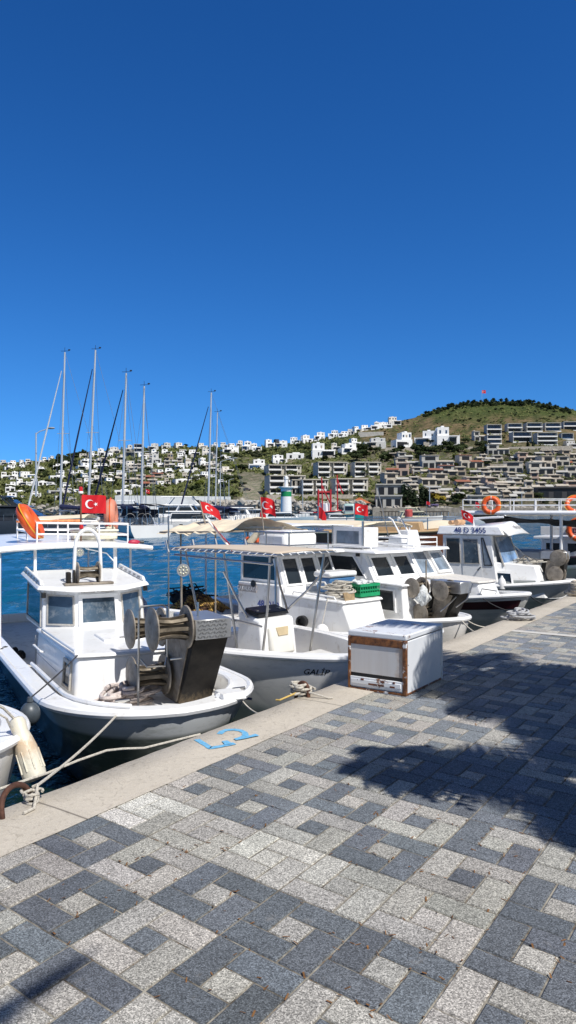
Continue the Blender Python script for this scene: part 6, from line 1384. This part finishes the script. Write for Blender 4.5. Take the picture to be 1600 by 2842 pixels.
mb=Gt.mb(); mb.torus((-.55,-.4,.55),.22,.02,(1,0,.3),24,6); mb.tube([(-.55,-.4,.3),(-.55,-.4,.55)],.03,6); mb.box((-.8,-.4,.25),(.4,.5,.5)); mb.build('helm',BLACK,Gt.root)
crate(Gt.w(1.15,-1.15,.10),Gt.a,.62,.40,.30,TEALP,'teal plastic crate on the tour boat deck beside a white post',NETW)
life_ring('life_ring','bright orange life ring hanging on the upper deck rail at the right',Gt.w(2.72,-1.30,1.82),.185,.058,(-.3,-.95,.08),spin=.785)
life_ring('life_ring','orange life ring leaning inside the upper deck rail beside the right flag',Gt.w(.75,-.6,1.84),.23,.055,(-.25,-.75,.6),spin=.3)
flag('flag','twisted red flag on a pole above the far right upper deck',Gt.w(.85,.2,1.66),Gt.w(.85,.2,2.33),(1,-.2),.26,.22,2.5,drop=.5,polemat=STEEL,pole_r=.02)
Fb=Boat('fishing_boat','white boat at the right edge with number board and life ring',(10.3,21.0),56.7)
Fb.hull(7,1.1,2.4,1.7,.25,.05,-.1,HULLP)
plan_prism(Fb,'wheelhouse',WHT,[(.9,-.8),(.9,.8),(3,.85),(3,-.85)],[(1.1,-.78),(1.1,.78),(3,.8),(3,-.8)],-.1,.85,bevel=.02)
bf_=Fb.face([(3,-.9,.95),(.9,-.86,.95),(.9,-.86,1.2),(3,-.9,1.2)])
g=Fb.mb(); g.box((-1.95,-.85,1.10),(2.1,.05,.24)); nb=g.build('number_board',WHT,Fb.root,bevel=.01); fm_text(Fb,bf_,.5,.6,'48 D 3254',.17,LETB,nb,out=.02,bold=.003)
Fb.block('roof',WHT,[(.7,-.9,.86),(.7,.9,.86),(3.2,.9,.86),(3.2,-.9,.86),(.7,-.9,.94),(.7,.9,.94),(3.2,.9,.94),(3.2,-.9,.94)],bevel=.02)
ff_=Fb.face([(3,-.85,-.1),(.9,-.8,-.1),(1.1,-.78,.85),(3,-.8,.85)])
for i in range(3): Fb.window(ff_,.06+.31*i,.30+.31*i,.55,.92,.03,.02,gmat=GLASS)
Fb.tube('bow_rail',DKMET,[(.3,-.5,.2),(.3,-.5,.7),(1.0,-.95,.7),(1.0,-.95,.1)],.02)
life_ring('life_ring','orange life ring behind the number board at the right edge',Fb.w(1.9,-1.0,1.15),.27,.065,(-.5,-.86,.05),spin=.2)
# dark cargo boat and other hulls between
Bn=Boat('wooden_boat','brown varnished wooden boat behind the visor roofed boat',(8.2,34.0),75)
Bn.hull(7,1.5,2.2,1.8,.95,.70,.3,BROWNH,rail=.06,railmat=WOOD,wlf=.8)
Bn.block('deckhouse',WOOD,[(2.0,-1.0,.3),(2.0,1.0,.3),(5,1.0,.3),(5,-1,.3),(2.2,-.95,1.15),(2.2,.95,1.15),(5,.95,1.15),(5,-.95,1.15)],bevel=.04)
for i in range(5): Bn.tube('stanchion',STEEL,[(.6+1.2*i,-1.3,.8),(.6+1.2*i,-1.3,1.35)],.025)
Bn.tube('rail_wire',STEEL,[(.4,-.8,1.35),(6.6,-1.35,1.3)],.02)
Wt=Boat('motor_boat','white motor boat with tan cover seen under the tour boat canopy',(10.6,36.0),70)
Wt.hull(8,1.4,2.6,1.8,.35,.2,-.1,HULLP)
g=Wt.mb(); g.grid(lambda u,v:Vector((-(1.5+3.5*u),-1.2+2.4*v,.45+.75*math.sin(math.pi*u)**.5*math.sin(math.pi*v)**.6)),16,10); g.build('boat_cover',CANVAS,Wt.root)
# ---- sailing yachts
WIRE=M('rigging_wire',(.25,.26,.28),.4,.6); MAST=M('mast_alloy',(.62,.63,.64),.4,.4,var=.05); SAILC=M('sail_cover_navy',(.015,.02,.07),.8); YH=M('yacht_hull',(.80,.79,.77),.25,var=.04,vs=1,coat=.4); NAVY=M('canvas_navy',(.012,.016,.035),.85)
def yacht(px,Zd,topy,lean,hd,L,label,jib='dark',jibpx=None,hullm=None,bimini=True,spread=1,basepx=None,mast_r=.11):
    """sailing yacht with its mast standing past px at depth Zd; heading hd (degrees, 0 = away from the viewer)"""
    p=at(px,HY,Zd); base=Vector((p.x,Zd,WATER)); a=R(hd); fx=Vector((math.sin(a),math.cos(a),0)); sx_=Vector((math.cos(a),-math.sin(a),0))
    o=empty('sailing_yacht',base,0,label,'sailing yacht')
    def q(t,y,z): return fx*t+sx_*y+Vector((0,0,z))
    mb=MB(); n=16; rows=[]
    for i in range(n+1):
        u=i/n; t=L*(.42-u); w_=L*.155*(1-(1-min(1,u/.62))**2.1)*(1 if u<.62 else 1-.18*((u-.62)/.38)); sh=1.05+.35*(1-u)**2
        rows.append([q(t+.5*(1-u)*0,-w_,sh),q(t,-w_*.95,sh*.55),q(t-.35*(1-u),-w_*.78,0),q(t-.5*(1-u),0,-.45),q(t-.35*(1-u),w_*.78,0),q(t,w_*.95,sh*.55),q(t,w_,sh)])
    for r_ in rows: mb.v+=r_
    for i in range(n):
        for j in range(6): mb.f.append((i*7+j,i*7+j+1,(i+1)*7+j+1,(i+1)*7+j))
        mb.f.append((i*7+6,i*7,(i+1)*7,(i+1)*7+6))
    mb.f.append(tuple(n*7+j for j in range(7))); mb.build('hull',hullm or YH,o,ang=50)
    mb=MB(); mb.hexa([q(-.22*L,-.8,1.1),q(.18*L,-.7,1.2),q(.18*L,.7,1.2),q(-.22*L,.8,1.1),q(-.18*L,-.65,1.75),q(.08*L,-.5,1.6),q(.08*L,.5,1.6),q(-.18*L,.65,1.75)]); mb.build('coachroof',WHT,o,bevel=.08)
    mb=MB(); mb.hexa([q(-.15*L,-.86,1.3),q(.04*L,-.80,1.3),q(.04*L,.80,1.3),q(-.15*L,.86,1.3),q(-.14*L,-.76,1.52),q(.03*L,-.68,1.48),q(.03*L,.68,1.48),q(-.14*L,.76,1.52)]); mb.build('coachroof_window',BLACK,o)
    if bimini:
        mb=MB(); mb.grid(lambda u,v:q(-.28*L-.2*L*u,-1.5+3*v,2.75+.22*math.sin(math.pi*v)),6,10); bo=mb.build('bimini',NAVY,o); mb=MB()
        for t_ in (-.29*L,-.47*L):
            for y in (-1.45,1.45): mb.tube([q(t_,y,1.1),q(t_,y,2.75)],.025,5)
        mb.build('bimini_frame',STEEL,o)
        mb=MB(); mb.hexa([q(-.26*L,-1.1,1.7),q(-.19*L,-1.0,1.7),q(-.19*L,1.0,1.7),q(-.26*L,1.1,1.7),q(-.26*L,-1.0,2.5),q(-.22*L,-.8,2.35),q(-.22*L,.8,2.35),q(-.26*L,1.0,2.5)]); mb.build('sprayhood',NAVY,o,bevel=.1)
        for y in (-.8,.8):
            mb=MB(); mb.torus(q(-.38*L,y,1.65),.45,.03,fx,20,5); mb.tube([q(-.38*L,y,1.0),q(-.38*L,y,1.65)],.07,6); mb.build('wheel',STEEL,o)
    zt=CAMZ-(topy-HY)/F*Zd-WATER; top=Vector((lean/F*Zd,0,zt))
    mb=MB(); mb.tube([(0,0,1.2),top*.5+Vector((0,0,.6)),top],[mast_r*1.15,mast_r,mast_r*.8],8); m_=mb.build('mast',MAST,o)
    mb=MB(); mb.tube([top,top+Vector((0,0,.5))],.02,5); mb.tube([top+Vector((-.4,0,.12)),top+Vector((.5,0,.15))],.02,5); mb.box(top+Vector((.45,0,.25)),(.22,.02,.12)); mb.build('masthead_vane',DKMET,m_)
    for k in ((.55,.34) if spread>1 else (.52,)):
        c=top*k+Vector((0,0,1.2*(1-k))); mb=MB(); mb.tube([c-Vector((.62,0,0))+fx*-.1,c,c+Vector((.62,0,0))+fx*-.1],.03,5); mb.build('spreader',MAST,m_)
    mb=MB(); mb.tube([q(-.05,0,2.35),q(-.36*L,0,2.2)],.09,7); mb.build('boom',MAST,o); mb=MB(); mb.tube([q(-.15,0,2.75),q(-.2*L,0,2.6),q(-.35*L,0,2.4)],[.26,.2,.12],8); mb.build('sail_cover',SAILC,o)
    bow=q(.42*L,0,1.4) if jibpx is None else at(jibpx,HY,Zd+fx.y*.42*L)-Vector((p.x,Zd,CAMZ))+Vector((0,0,1.6))
    if jib: mb=MB(); mb.tube([bow,bow.lerp(top,.5)+Vector((0,0,-.15)),bow.lerp(top*.97,.92)],[.11,.085,.04],7); mb.build('furled_jib',SAILC if jib=='dark' else WHT2,o)
    for nm,P in (('backstay',[top,q(-.56*L,0,1.2)]),('shroud',[top*.93,q(-.05*L,-1.6,1.2)]),('shroud',[top*.93,q(-.05*L,1.6,1.2)]),('shroud',[top*.52+Vector((.62,0,.6)),q(-.05*L,1.6,1.2)]),('lazy_jack',[top*.6,q(-.25*L,0,2.3)])):
        mb=MB(); mb.tube(P,.014,4); mb.build(nm,WIRE,o)
    mb=MB()
    for k in range(7):
        t_=-.5*L+.13*L*k; w_=L*.15*(.9 if k<5 else .6)
        for y in (-w_,w_): mb.tube([q(t_,y,1.15),q(t_,y,1.85)],.02,4)
    for y in (-1,1): mb.tube([q(-.5*L,y*L*.135,1.85),q(-.1*L,y*L*.15,1.85),q(.28*L,y*L*.09,1.85)],.015,4)
    mb.build('guard_rail',STEEL,o); return o
yacht(167,78,978,14,-62,13,'leftmost sailing yacht, its furled pale jib beside the street lamp','white',72)
yacht(244,76,972,22,-58,13,'sailing yacht with the tallest mast, second from the left','dark',168)
yacht(340,72,1036,11,-30,12.5,'sailing yacht third from the left with a topmost aerial','dark',250,spread=2)
yacht(392,74,1072,9,-22,12,'sailing yacht fourth from the left with wheels and navy bimini at its stern',None)
yacht(578,92,1090,9,-55,13,'sailing yacht behind the second red flag with a radome on its mast','dark',495)
yacht(598,98,1145,6,-50,12,'slimmer masted sailing yacht just right of the radome mast',None,bimini=False,mast_r=.08)
mb=MB()
# inflatable tender and small craft at the sterns
def tender(px,py,L,hd,label,mat):
    Zd=F*(CAMZ-WATER)/(py-HY); p=at(px,py,Zd); o=empty('tender',p,R(hd),label,'tender'); mb=MB(); pts=[(-L/2,-.55,.35),(L*.2,-.6,.38),(L*.42,-.3,.5),(L/2,0,.55),(L*.42,.3,.5),(L*.2,.6,.38),(-L/2,.55,.35)]
    mb.tube(pts,.24,10); mb.build('tube',mat,o); mb=MB(); mb.hexa([(-L/2,-.5,-.1),(L*.3,-.4,-.1),(L*.3,.4,-.1),(-L/2,.5,-.1),(-L/2,-.5,.25),(L*.3,-.4,.25),(L*.3,.4,.25),(-L/2,.5,.25)]); mb.build('floor',GREY,o)
    mb=MB(); mb.box((-L/2-.15,0,.65),(.35,.3,.5)); mb.tube([(-L/2-.15,0,.4),(-L/2-.2,0,-.4)],.08,6); mb.build('outboard',BLACK,o,bevel=.08)
tender(445,1478,4.2,178,'grey inflatable tender lying at the yacht sterns',M('hypalon_grey',(.50,.50,.51),.6,var=.08))
# ---- motor yachts
def motor_yacht(px0,px1,wl,top,label,hullm,superm,dirn=1,fly=True,dark=False,name='motor_yacht',rz=0):
    Zd=F*(CAMZ-WATER)/(wl-HY); k=Zd/F; L=(px1-px0)*k; c=at((px0+px1)/2,wl,Zd); Ht=CAMZ-(top-HY)*k-WATER; o=empty(name,Vector((c.x,c.y,WATER)),R(rz)+(0 if dirn>0 else math.pi),label,'motor yacht')
    h=Ht*.42; mb=MB(); n=18; W=L*.14
    for i in range(n+1):
        u=i/n; x=-L/2+L*u; w_=W*(1 if u<.5 else max(0,1-((u-.5)/.5)**2.2)); z=h*(.82+.35*u**2)
        mb.v+=[Vector((x,-w_,z)),Vector((x-.04*L*u*0,-w_*.97,z*.6)),Vector((x-L*.06*u**2,-w_*.8,0)),Vector((x-L*.08*u**2,0,-.5)),Vector((x-L*.06*u**2,w_*.8,0)),Vector((x,w_*.97,z*.6)),Vector((x,w_,z))]
    for i in range(n):
        for j in range(6): mb.f.append((i*7+j,i*7+j+1,(i+1)*7+j+1,(i+1)*7+j))
        mb.f.append((i*7+6,i*7,(i+1)*7,(i+1)*7+6))
    mb.f.append(tuple(range(7))); mb.build('hull',hullm,o,ang=45)
    h0=h*.85; h1=Ht*.72; mb=MB()
    mb.hexa([(-L*.42,-W*.75,h0),(L*.25,-W*.6,h0),(L*.25,W*.6,h0),(-L*.42,W*.75,h0),(-L*.36,-W*.65,h1),(L*.05,-W*.5,h1),(L*.05,W*.5,h1),(-L*.36,W*.65,h1)]); mb.build('saloon',superm,o,bevel=.12)
    mb=MB(); z0=h0+(h1-h0)*.35; z1=h0+(h1-h0)*.85
    mb.hexa([(-L*.37,-W*.74,z0),(L*.17,-W*.60,z0),(L*.17,W*.60,z0),(-L*.37,W*.74,z0),(-L*.345,-W*.69,z1),(L*.09,-W*.555,z1),(L*.09,W*.555,z1),(-L*.345,W*.69,z1)]); mb.build('saloon_window',GLASS,o)
    mb=MB(); mb.hexa([(-L*.44,-W*.75,h1),(L*.10,-W*.6,h1),(L*.10,W*.6,h1),(-L*.44,W*.75,h1),(-L*.44,-W*.72,h1+.14),(L*.06,-W*.55,h1+.14),(L*.06,W*.55,h1+.14),(-L*.44,W*.72,h1+.14)]); mb.build('flybridge_deck',superm,o,bevel=.04)
    if fly:
        mb=MB(); zt=Ht
        for (x0,x1) in ((-L*.30,-L*.24),(-L*.02,-L*.10)):
            for y in (-W*.55,W*.55): mb.tube([(x0,y,h1),(x1,y,zt)],.07,6)
        mb.build('hardtop_arch',superm,o); mb=MB(); mb.hexa([(-L*.34,-W*.65,zt-.12),(-L*.04,-W*.6,zt-.12),(-L*.04,W*.6,zt-.12),(-L*.34,W*.65,zt-.12),(-L*.33,-W*.6,zt),(-L*.06,-W*.55,zt),(-L*.06,W*.55,zt),(-L*.33,W*.6,zt)]); mb.build('hardtop',superm,o,bevel=.04)
        mb=MB(); mb.hexa([(-L*.02,-W*.5,h1+.1),(L*.03,-W*.45,h1+.1),(L*.03,W*.45,h1+.1),(-L*.02,W*.5,h1+.1),(-L*.06,-W*.5,h1+.7),(-L*.03,-W*.45,h1+.7),(-L*.03,W*.45,h1+.7),(-L*.06,W*.5,h1+.7)]); mb.build('windscreen',GLASS,o)
    mb=MB(); zr=h*1.0
    for i in range(9):
        u=.45+.52*i/8; w_=W*max(.02,1-((u-.5)/.5)**2.2 if u>.5 else 1)*.95; x=-L/2+L*u; z=h*(.82+.35*u**2)
        for y in (-w_,w_): mb.tube([(x,y,z),(x,y,z+.6)],.025,4)
    for sg in (-1,1): mb.tube([(-L/2+L*(.45+.52*i/8),sg*W*max(.02,1-(((.45+.52*i/8)-.5)/.5)**2.2 if i>0 else 1)*.95,h*(.82+.35*(.45+.52*i/8)**2)+.6) for i in range(9)],.022,4)
    mb.build('pulpit_rail',STEEL,o); return o
CHAR=M('charcoal_paint',(.055,.06,.072),.3,var=.08,coat=.4); CHAR2=M('charcoal_glass',(.03,.033,.04),.15,var=.2)
motor_yacht(-150,252,1486,1376,'charcoal motor yacht behind the orange life ring at the left',CHAR,CHAR2,1,True)
motor_yacht(395,735,1468,1378,'large white motor yacht with curved superstructure behind the yachts',YH,WHT,1,True)
motor_yacht(470,720,1456,1392,'long low white motor yacht under the radome mast',YH,WHT,-1,False)
motor_yacht(640,860,1447,1402,'white sport yacht left of the lighthouse',YH,WHT,1,False)
motor_yacht(300,470,1458,1388,'white motor yacht between the masts of the left yachts',YH,WHT,1,True)
motor_yacht(724,872,1453,1412,'white fishing cruiser with blue tinted hull under the lighthouse',M('hull_bluegrey',(.35,.45,.52),.35),WHT,1,False)
motor_yacht(1240,1420,1458,1405,'white cabin cruiser with radar mast behind the slanted red flag',YH,WHT,-1,False)
motor_yacht(1100,1230,1452,1408,'white launch with cream funnel behind the crescent flag',YH,M('launch_cream',(.62,.58,.42),.6),1,True)
motor_yacht(-60,60,1452,1402,'small blue motor boat at the left edge',M('hull_blue',(.03,.10,.28),.4),WHT,1,False)
# teal fishing boat and trawler with red masts
To=Boat('fishing_boat','teal fishing boat with rounded white cabin in mid harbour',(15.9,158),75)
To.hull(6.5,1.6,1.8,1.8,1.3,.75,.3,M('hull_teal',(.02,.30,.30),.4,var=.1),rail=.12,railmat=WOOD,rake=.2,wlf=.85)
plan_prism(To,'wheelhouse',M('cabin_mint',(.45,.60,.55),.5),[(1.6,-1.2),(1.6,1.2),(4.2,1.2),(4.2,-1.2)],[(2.0,-1.0),(2.0,1.0),(4.2,1.0),(4.2,-1.0)],.3,3.0,bevel=.4)
To.window(To.face([(4.2,-1.22,.6),(1.7,-1.22,.6),(1.9,-1.05,2.9),(4.2,-1.05,2.9)]),.1,.9,.35,.85,.08,.02,gmat=GLASS)
Tr=Boat('trawler','trawler with tall red gantry masts beyond the teal boat',(12.2,175),60)
Tr.hull(10,2.0,2.5,1.8,1.6,1.1,.6,M('hull_trawler',(.42,.40,.36),.5),rail=.15,railmat=RED,wlf=.85)
plan_prism(Tr,'wheelhouse',WHT,[(3,-1.3),(3,1.3),(5.5,1.3),(5.5,-1.3)],[(3.2,-1.2),(3.2,1.2),(5.5,1.2),(5.5,-1.2)],.6,3.2,bevel=.1)
REDM=M('mast_red',(.50,.03,.035),.5,var=.1)
for (px,y0) in ((884,1358),(918,1358)):
    q=at(px,HY,176); z=CAMZ-(y0-HY)/F*176; mb=MB(-Tr.root.location); mb.tube([(q.x,176,.8),(q.x,176,z)],.24,6); o=mb.build('gantry_post',REDM,Tr.root); o.rotation_euler=(0,0,-Tr.root.rotation_euler.z)
mb=MB(-Tr.root.location); qa=at(884,1366,176);qb=at(918,1366,176); mb.tube([qa,qb],.2,6); o=mb.build('gantry_beam',REDM,Tr.root); o.rotation_euler=(0,0,-Tr.root.rotation_euler.z)
for (pa,pb) in (((897,1440),(893,1325)),((938,1440),(936,1318)),((936,1330),(952,1370)),((893,1345),(918,1400))):
    a=at(*pa,176);b=at(*pb,176); mb=MB(-Tr.root.location); mb.tube([a,b],.16,5); o=mb.build('derrick',REDM,Tr.root); o.rotation_euler=(0,0,-Tr.root.rotation_euler.z)
# ---- light tower, lamps, breakwater, rocks, jetty
lt=at(795,HY,205); k=205/F; o=empty('light_tower',(lt.x,205,0),0,'white light tower with a green band in the harbour','light tower')
mb=MB(); mb.lathe([(.95,-.5),(.92,2.4)],(0,0,0),(0,0,1),16); z1=(1415-1378)*k+CAMZ; z2=(1415-1364)*k+CAMZ; z3=(1415-1351)*k+CAMZ
mb=MB(); mb.lathe([(2.1*k*10,-1),(1.9*k*10*.9,z1)],(0,0,0),(0,0,1),18) if False else mb.lathe([(1.6,-1),(1.45,z1)],(0,0,0),(0,0,1),18); mb.build('tower',WHT,o)
mb=MB(); mb.lathe([(1.46,z1),(1.43,z2)],(0,0,0),(0,0,1),18); mb.build('green_band',M('band_green',(.01,.25,.08),.5),o)
mb=MB(); mb.lathe([(1.42,z2),(1.40,z3-.6),(2.1,z3-.2),(2.1,z3)],(0,0,0),(0,0,1),18); mb.build('upper_tower',WHT,o)
mb=MB(); mb.lathe([(.5,z3),(.45,z3+2.0),(.62,z3+2.1),(.55,z3+2.7),(.05,z3+3.0)],(0,0,0),(0,0,1),12); mb.build('lantern',WHT2,o)
def street_lamp(px,py0,py1,Zd,arm,label,r_=.09):
    p=at(px,HY,Zd); z0=CAMZ-(py1-HY)/F*Zd; z1=CAMZ-(py0-HY)/F*Zd; o=empty('street_lamp',(p.x,Zd,z0),0,label,'street lamp'); h=z1-z0; ax=arm/F*Zd
    mb=MB(); mb.tube([(0,0,0),(0,0,h*.95)],[r_*1.2,r_*.8],7); mb.build('pole',MAST,o); mb=MB(); mb.tube([(0,0,h*.93),(ax*.25,0,h*.97),(ax,0,h*1.02)],r_*.55,6); mb.build('arm',MAST,o)
    mb=MB(); mb.ball((ax*1.12,0,h*1.02),(abs(ax)*.2+.1,.18,.12),10,6); mb.build('lamp_head',GREY,o)
street_lamp(101,1192,1378,84,38,'tall street lamp between the leftmost masts',.10)
street_lamp(612,1274,1405,150,36,'street lamp left of the bare stone road')
street_lamp(636,1330,1378,260,10,'small double lamp on the bank by the stone road',.12)
street_lamp(1193,1350,1405,240,-14,'street lamp in front of the dark cypresses',.14)
street_lamp(1449,1366,1402,240,10,'small lamp beside the clipped hedge',.10)
street_lamp(841,1330,1410,220,-9,'slim lamp pole left of the red masts',.10)
ROCK=M('boulder_stone',(.36,.33,.29),.95,var=.35,vs=.5,bump=.6,bs_=3)
def rocks(n,px0,px1,Zd,py0,py1,size,seed,label,name='rocks'):
    rr=random.Random(seed); mb=MB()
    for i in range(n):
        z=Zd+rr.uniform(-3,4); p=at(rr.uniform(px0,px1),rr.uniform(py0,py1),z); s=size*rr.uniform(.5,1.4); b0=len(mb.v); mb.ball(p,(s,s*.8,s*.7),6,4)
        for j in range(b0,len(mb.v)): mb.v[j]+=Vector((rr.uniform(-1,1),rr.uniform(-1,1),rr.uniform(-1,1)))*s*.28
    tag(mb.build(name,ROCK,smooth=False),label,'rocks',kind='stuff')
rocks(420,560,1010,235,1392,1424,1.0,3,'grey boulders of the breakwater behind the small boats')
rocks(300,940,1620,322,1409,1424,1.1,5,'rough stones lining the right shore')
rocks(200,-200,640,322,1400,1424,1.1,6,'rough stones lining the left shore')
mb=MB(); a=at(590,HY,242);b=at(1010,HY,252); mb.hexa([(a.x,a.y,-1),(b.x,b.y,-1),(b.x,b.y+2.5,-1),(a.x,a.y+2.5,-1),(a.x,a.y,CAMZ+(1415-1386)*242/F),(b.x,b.y,CAMZ+(1415-1393)*252/F),(b.x,b.y+2.5,CAMZ+(1415-1393)*252/F),(a.x,a.y+2.5,CAMZ+(1415-1386)*242/F)])
tag(mb.build('breakwater_wall',M('wall_offwhite',(.58,.56,.52),.9,var=.15,vs=.3,bump=.2,bs_=2)),'long off-white breakwater wall behind the boulders','wall')
mb=MB(); a=at(520,HY,262); b=at(640,HY,262); mb.hexa([(a.x-25,a.y,-1),(b.x,b.y,-1),(b.x,b.y+2,-1),(a.x-25,a.y+2,-1),(a.x-25,a.y,CAMZ+5),(b.x,b.y,CAMZ+4.6),(b.x,b.y+2,CAMZ+4.6),(a.x-25,a.y+2,CAMZ+5)])
tag(mb.build('harbour_wall',M('wall_pale',(.78,.77,.74),.9,var=.12,vs=.3)),'pale harbour wall behind the white motor yachts','wall')
JET=M('jetty_timber',(.06,.05,.04),.9,var=.3)
o=empty('jetty',at(1150,1430,300),0,'dark timber jetty along the shore right of the teal boat','jetty'); c=o.location.copy(); c.z=0; o.location=c
mb=MB(); mb.box((0,0,1.0),(27,3,.35)); mb.build('deck',JET,o); 
for i in range(20): mb=MB(); mb.tube([(-13+1.36*i,-1.2,-1.5),(-13+1.36*i,-1.2,1.0)],.14,6); mb.build('pile',JET,o)
mb=MB(); a=at(1035,HY,318); b=at(1620,HY,318); mb.hexa([(a.x,a.y,-1.5),(b.x,b.y,-1.5),(b.x,b.y+2,-1.5),(a.x,a.y+2,-1.5),(a.x,a.y,2.6),(b.x,b.y,2.6),(b.x,b.y+2,2.6),(a.x,a.y+2,2.6)])
tag(mb.build('sea_wall',M('wall_stone',(.27,.24,.20),.95,var=.35,vs=.8,bump=.6,bs_=3)),'rough stone sea wall under the grey hotel','wall')
# parked car on the bare road
cb=hill_pt(686,1362); o=empty('parked_car',cb+Vector((0,-1,.1)),.2,'dark car parked on the bare stone road','car'); mb=MB(); mb.hexa([(-2.2,-.9,.3),(2.2,-.9,.3),(2.2,.9,.3),(-2.2,.9,.3),(-2.15,-.85,.95),(2.1,-.85,.9),(2.1,.85,.9),(-2.15,.85,.95)]); mb.hexa([(-1.7,-.8,.95),(1.2,-.8,.92),(1.2,.8,.92),(-1.7,.8,.95),(-1.2,-.65,1.55),(.6,-.65,1.55),(.6,.65,1.55),(-1.2,.65,1.55)]); mb.build('body',M('car_dark',(.03,.025,.035),.3,coat=.5),o,bevel=.1)
for x in (-1.4,1.4):
    for y in (-.85,.85): mb=MB(); mb.lathe([(.33,-.1),(.33,.1)],(x,y,.33),(0,1,0),14); mb.build('wheel',BLACK,o)
# hilltop flag, small far flags
hp_=hill_pt(1338,yr_(1338)+2); flag('flag','tiny red crescent flag on the pole crowning the hill',hp_-Vector((0,0,1)),Vector((hp_.x,hp_.y,CAMZ+(1415-1083)/F*hp_.y)),(1,0),4.6,3.6,.5,drop=.1,pole_r=.12,polemat=MAST)
def fflag(px,py,Zd,W,H,label,ph,drop=.3,emb=False,fly=(1,0),plen=60):
    t=at(px,py,Zd); b=at(px,py+plen,Zd); flag('flag',label,b,t,fly,W,H,ph,emblem=emb,drop=drop,polemat=STEEL,pole_r=.03)
fflag(405,1357,80,.42,.42,'small red crescent flag at the fourth mast',.4,emb=True,plen=75)
fflag(884,1404,26,.30,.40,'hanging plain red flag in front of the teal boat',1.0,drop=1.0,plen=70)
fflag(722,1421,60,.5,.4,'small red flag on a stern left of the lighthouse flag',1.4,drop=.6,plen=20)
fflag(1320,1392,90,.5,.6,'little red flag on the shore behind the cruiser',.8,drop=.5,plen=40)
fflag(1184,1391,120,.6,.5,'little red flag on the jetty beside the cypresses',.2,drop=.4,plen=40)
# tan canopy behind the left flag
Tn=Boat('day_boat','boat with pale tan canopy behind the left red flag',(-12.6,52),80)
Tn.hull(6,1.2,2,1.8,.5,.4,.1,CHAR); aw(Tn,1.0,4.8,1.1,1.15,1.0,CANVAS,5,.25)
# terrace walls and more small houses
tw=random.Random(41); TWM=[MH['stone'],M('terrace_wall_pale',(.50,.47,.42),.9,var=.2,vs=.6),MH['brown']]
def twall(px,py,wpx,hpx,mat,label,grp):
    p=hill_pt(px,py); k=p.y/F; mb=MB(-p); W=wpx*k; H=hpx*k; a=-math.atan2(p.x,p.y)*.7+R(tw.uniform(-10,12)); mb.box(p+Vector((0,0,H*.5-1.5)),(W,.8,H+3),rz=a); o=mb.build('terrace_wall',mat,smooth=False); o.location=p; tag(o,label,'wall',grp)
for i in range(34):
    px,py=tw.uniform(1085,1600),tw.uniform(1245,1402); twall(px,py,tw.uniform(14,55),tw.uniform(2.5,6),tw.choice(TWM),'low stone terrace wall between the stone houses on the right slope','terrace walls on the right slope')
for i in range(46):
    px,py=tw.uniform(0,640),tw.uniform(1268,1398); twall(px,py,tw.uniform(10,36),tw.uniform(2,4.5),tw.choice(TWM[:2]),'low garden wall between the villas on the left slope','garden walls on the left slope')
for px,py,w_,h_,l in ((1030,1210,70,11,'long grey retaining wall under the highest white villas'),(940,1290,150,6,'stone wall above the apartment blocks'),(1190,1246,240,5,'stone wall under the large white villas'),(1500,1248,170,9,'long stone wall under the modern villas'),(1420,1334,130,8,'long pale terrace wall with palms in front'),(860,1385,240,12,'dark stone wall at the foot of the apartment blocks'),(385,1304,70,10,'tan retaining wall below the middle villas')):
    twall(px,py,w_,h_,TWM[0] if 'stone' in l else TWM[1],l,None)
def more(n,box,typs,w_,h_,label,grp,walls=(None,)):
    k=0;t=0
    while k<n and t<900:
        t+=1; px=tw.uniform(box[0],box[1]); py=tw.uniform(box[2],box[3]); W=tw.uniform(*w_); H=tw.uniform(*h_)
        if py-H<yr_(px)-4 or not free(px,py-H*.4,W*.22): continue
        house(px-W/2,px+W/2,py-H,py,tw.choice(typs),label,grp,tw.choice(walls)); HB.append((px-W/2,px+W/2,py-H,py)); k+=1
more(40,(210,640,1262,1345),'vkvs',(17,27),(13,19),'small pale house squeezed among the villas behind the masts','small houses among the villas behind the masts',(None,None,'cream'))
more(14,(0,210,1290,1392),'vkl',(20,30),(12,18),'small white house among the villas above the left shore','small houses above the left shore')
more(24,(1085,1600,1272,1392),'ssssr',(34,58),(17,27),'small stone house tucked between the terraces on the right slope','small stone houses between the right terraces',(None,'brown','cream','grey','pink'))

for px0,px1,wl,top,l,hm in ((905,985,1450,1418,'small white skiff right of the teal boat','w'),(828,900,1446,1414,'small cream launch between lighthouse and red masts','c'),(560,640,1450,1412,'small white launch below the bare road','w'),(690,760,1442,1410,'little grey boat left of the lighthouse base','g')):
    motor_yacht(px0,px1,wl,top,l,YH if hm=='w' else (CREAM if hm=='c' else GREY),WHT,1,False)

motor_yacht(452,640,1476,1400,'white motor yacht moored right of the yacht sterns under the beige awning tip',YH,WHT,1,True)
motor_yacht(268,372,1470,1398,'compact white motor yacht between the faded life ring and the third mast',YH,WHT,1,False)
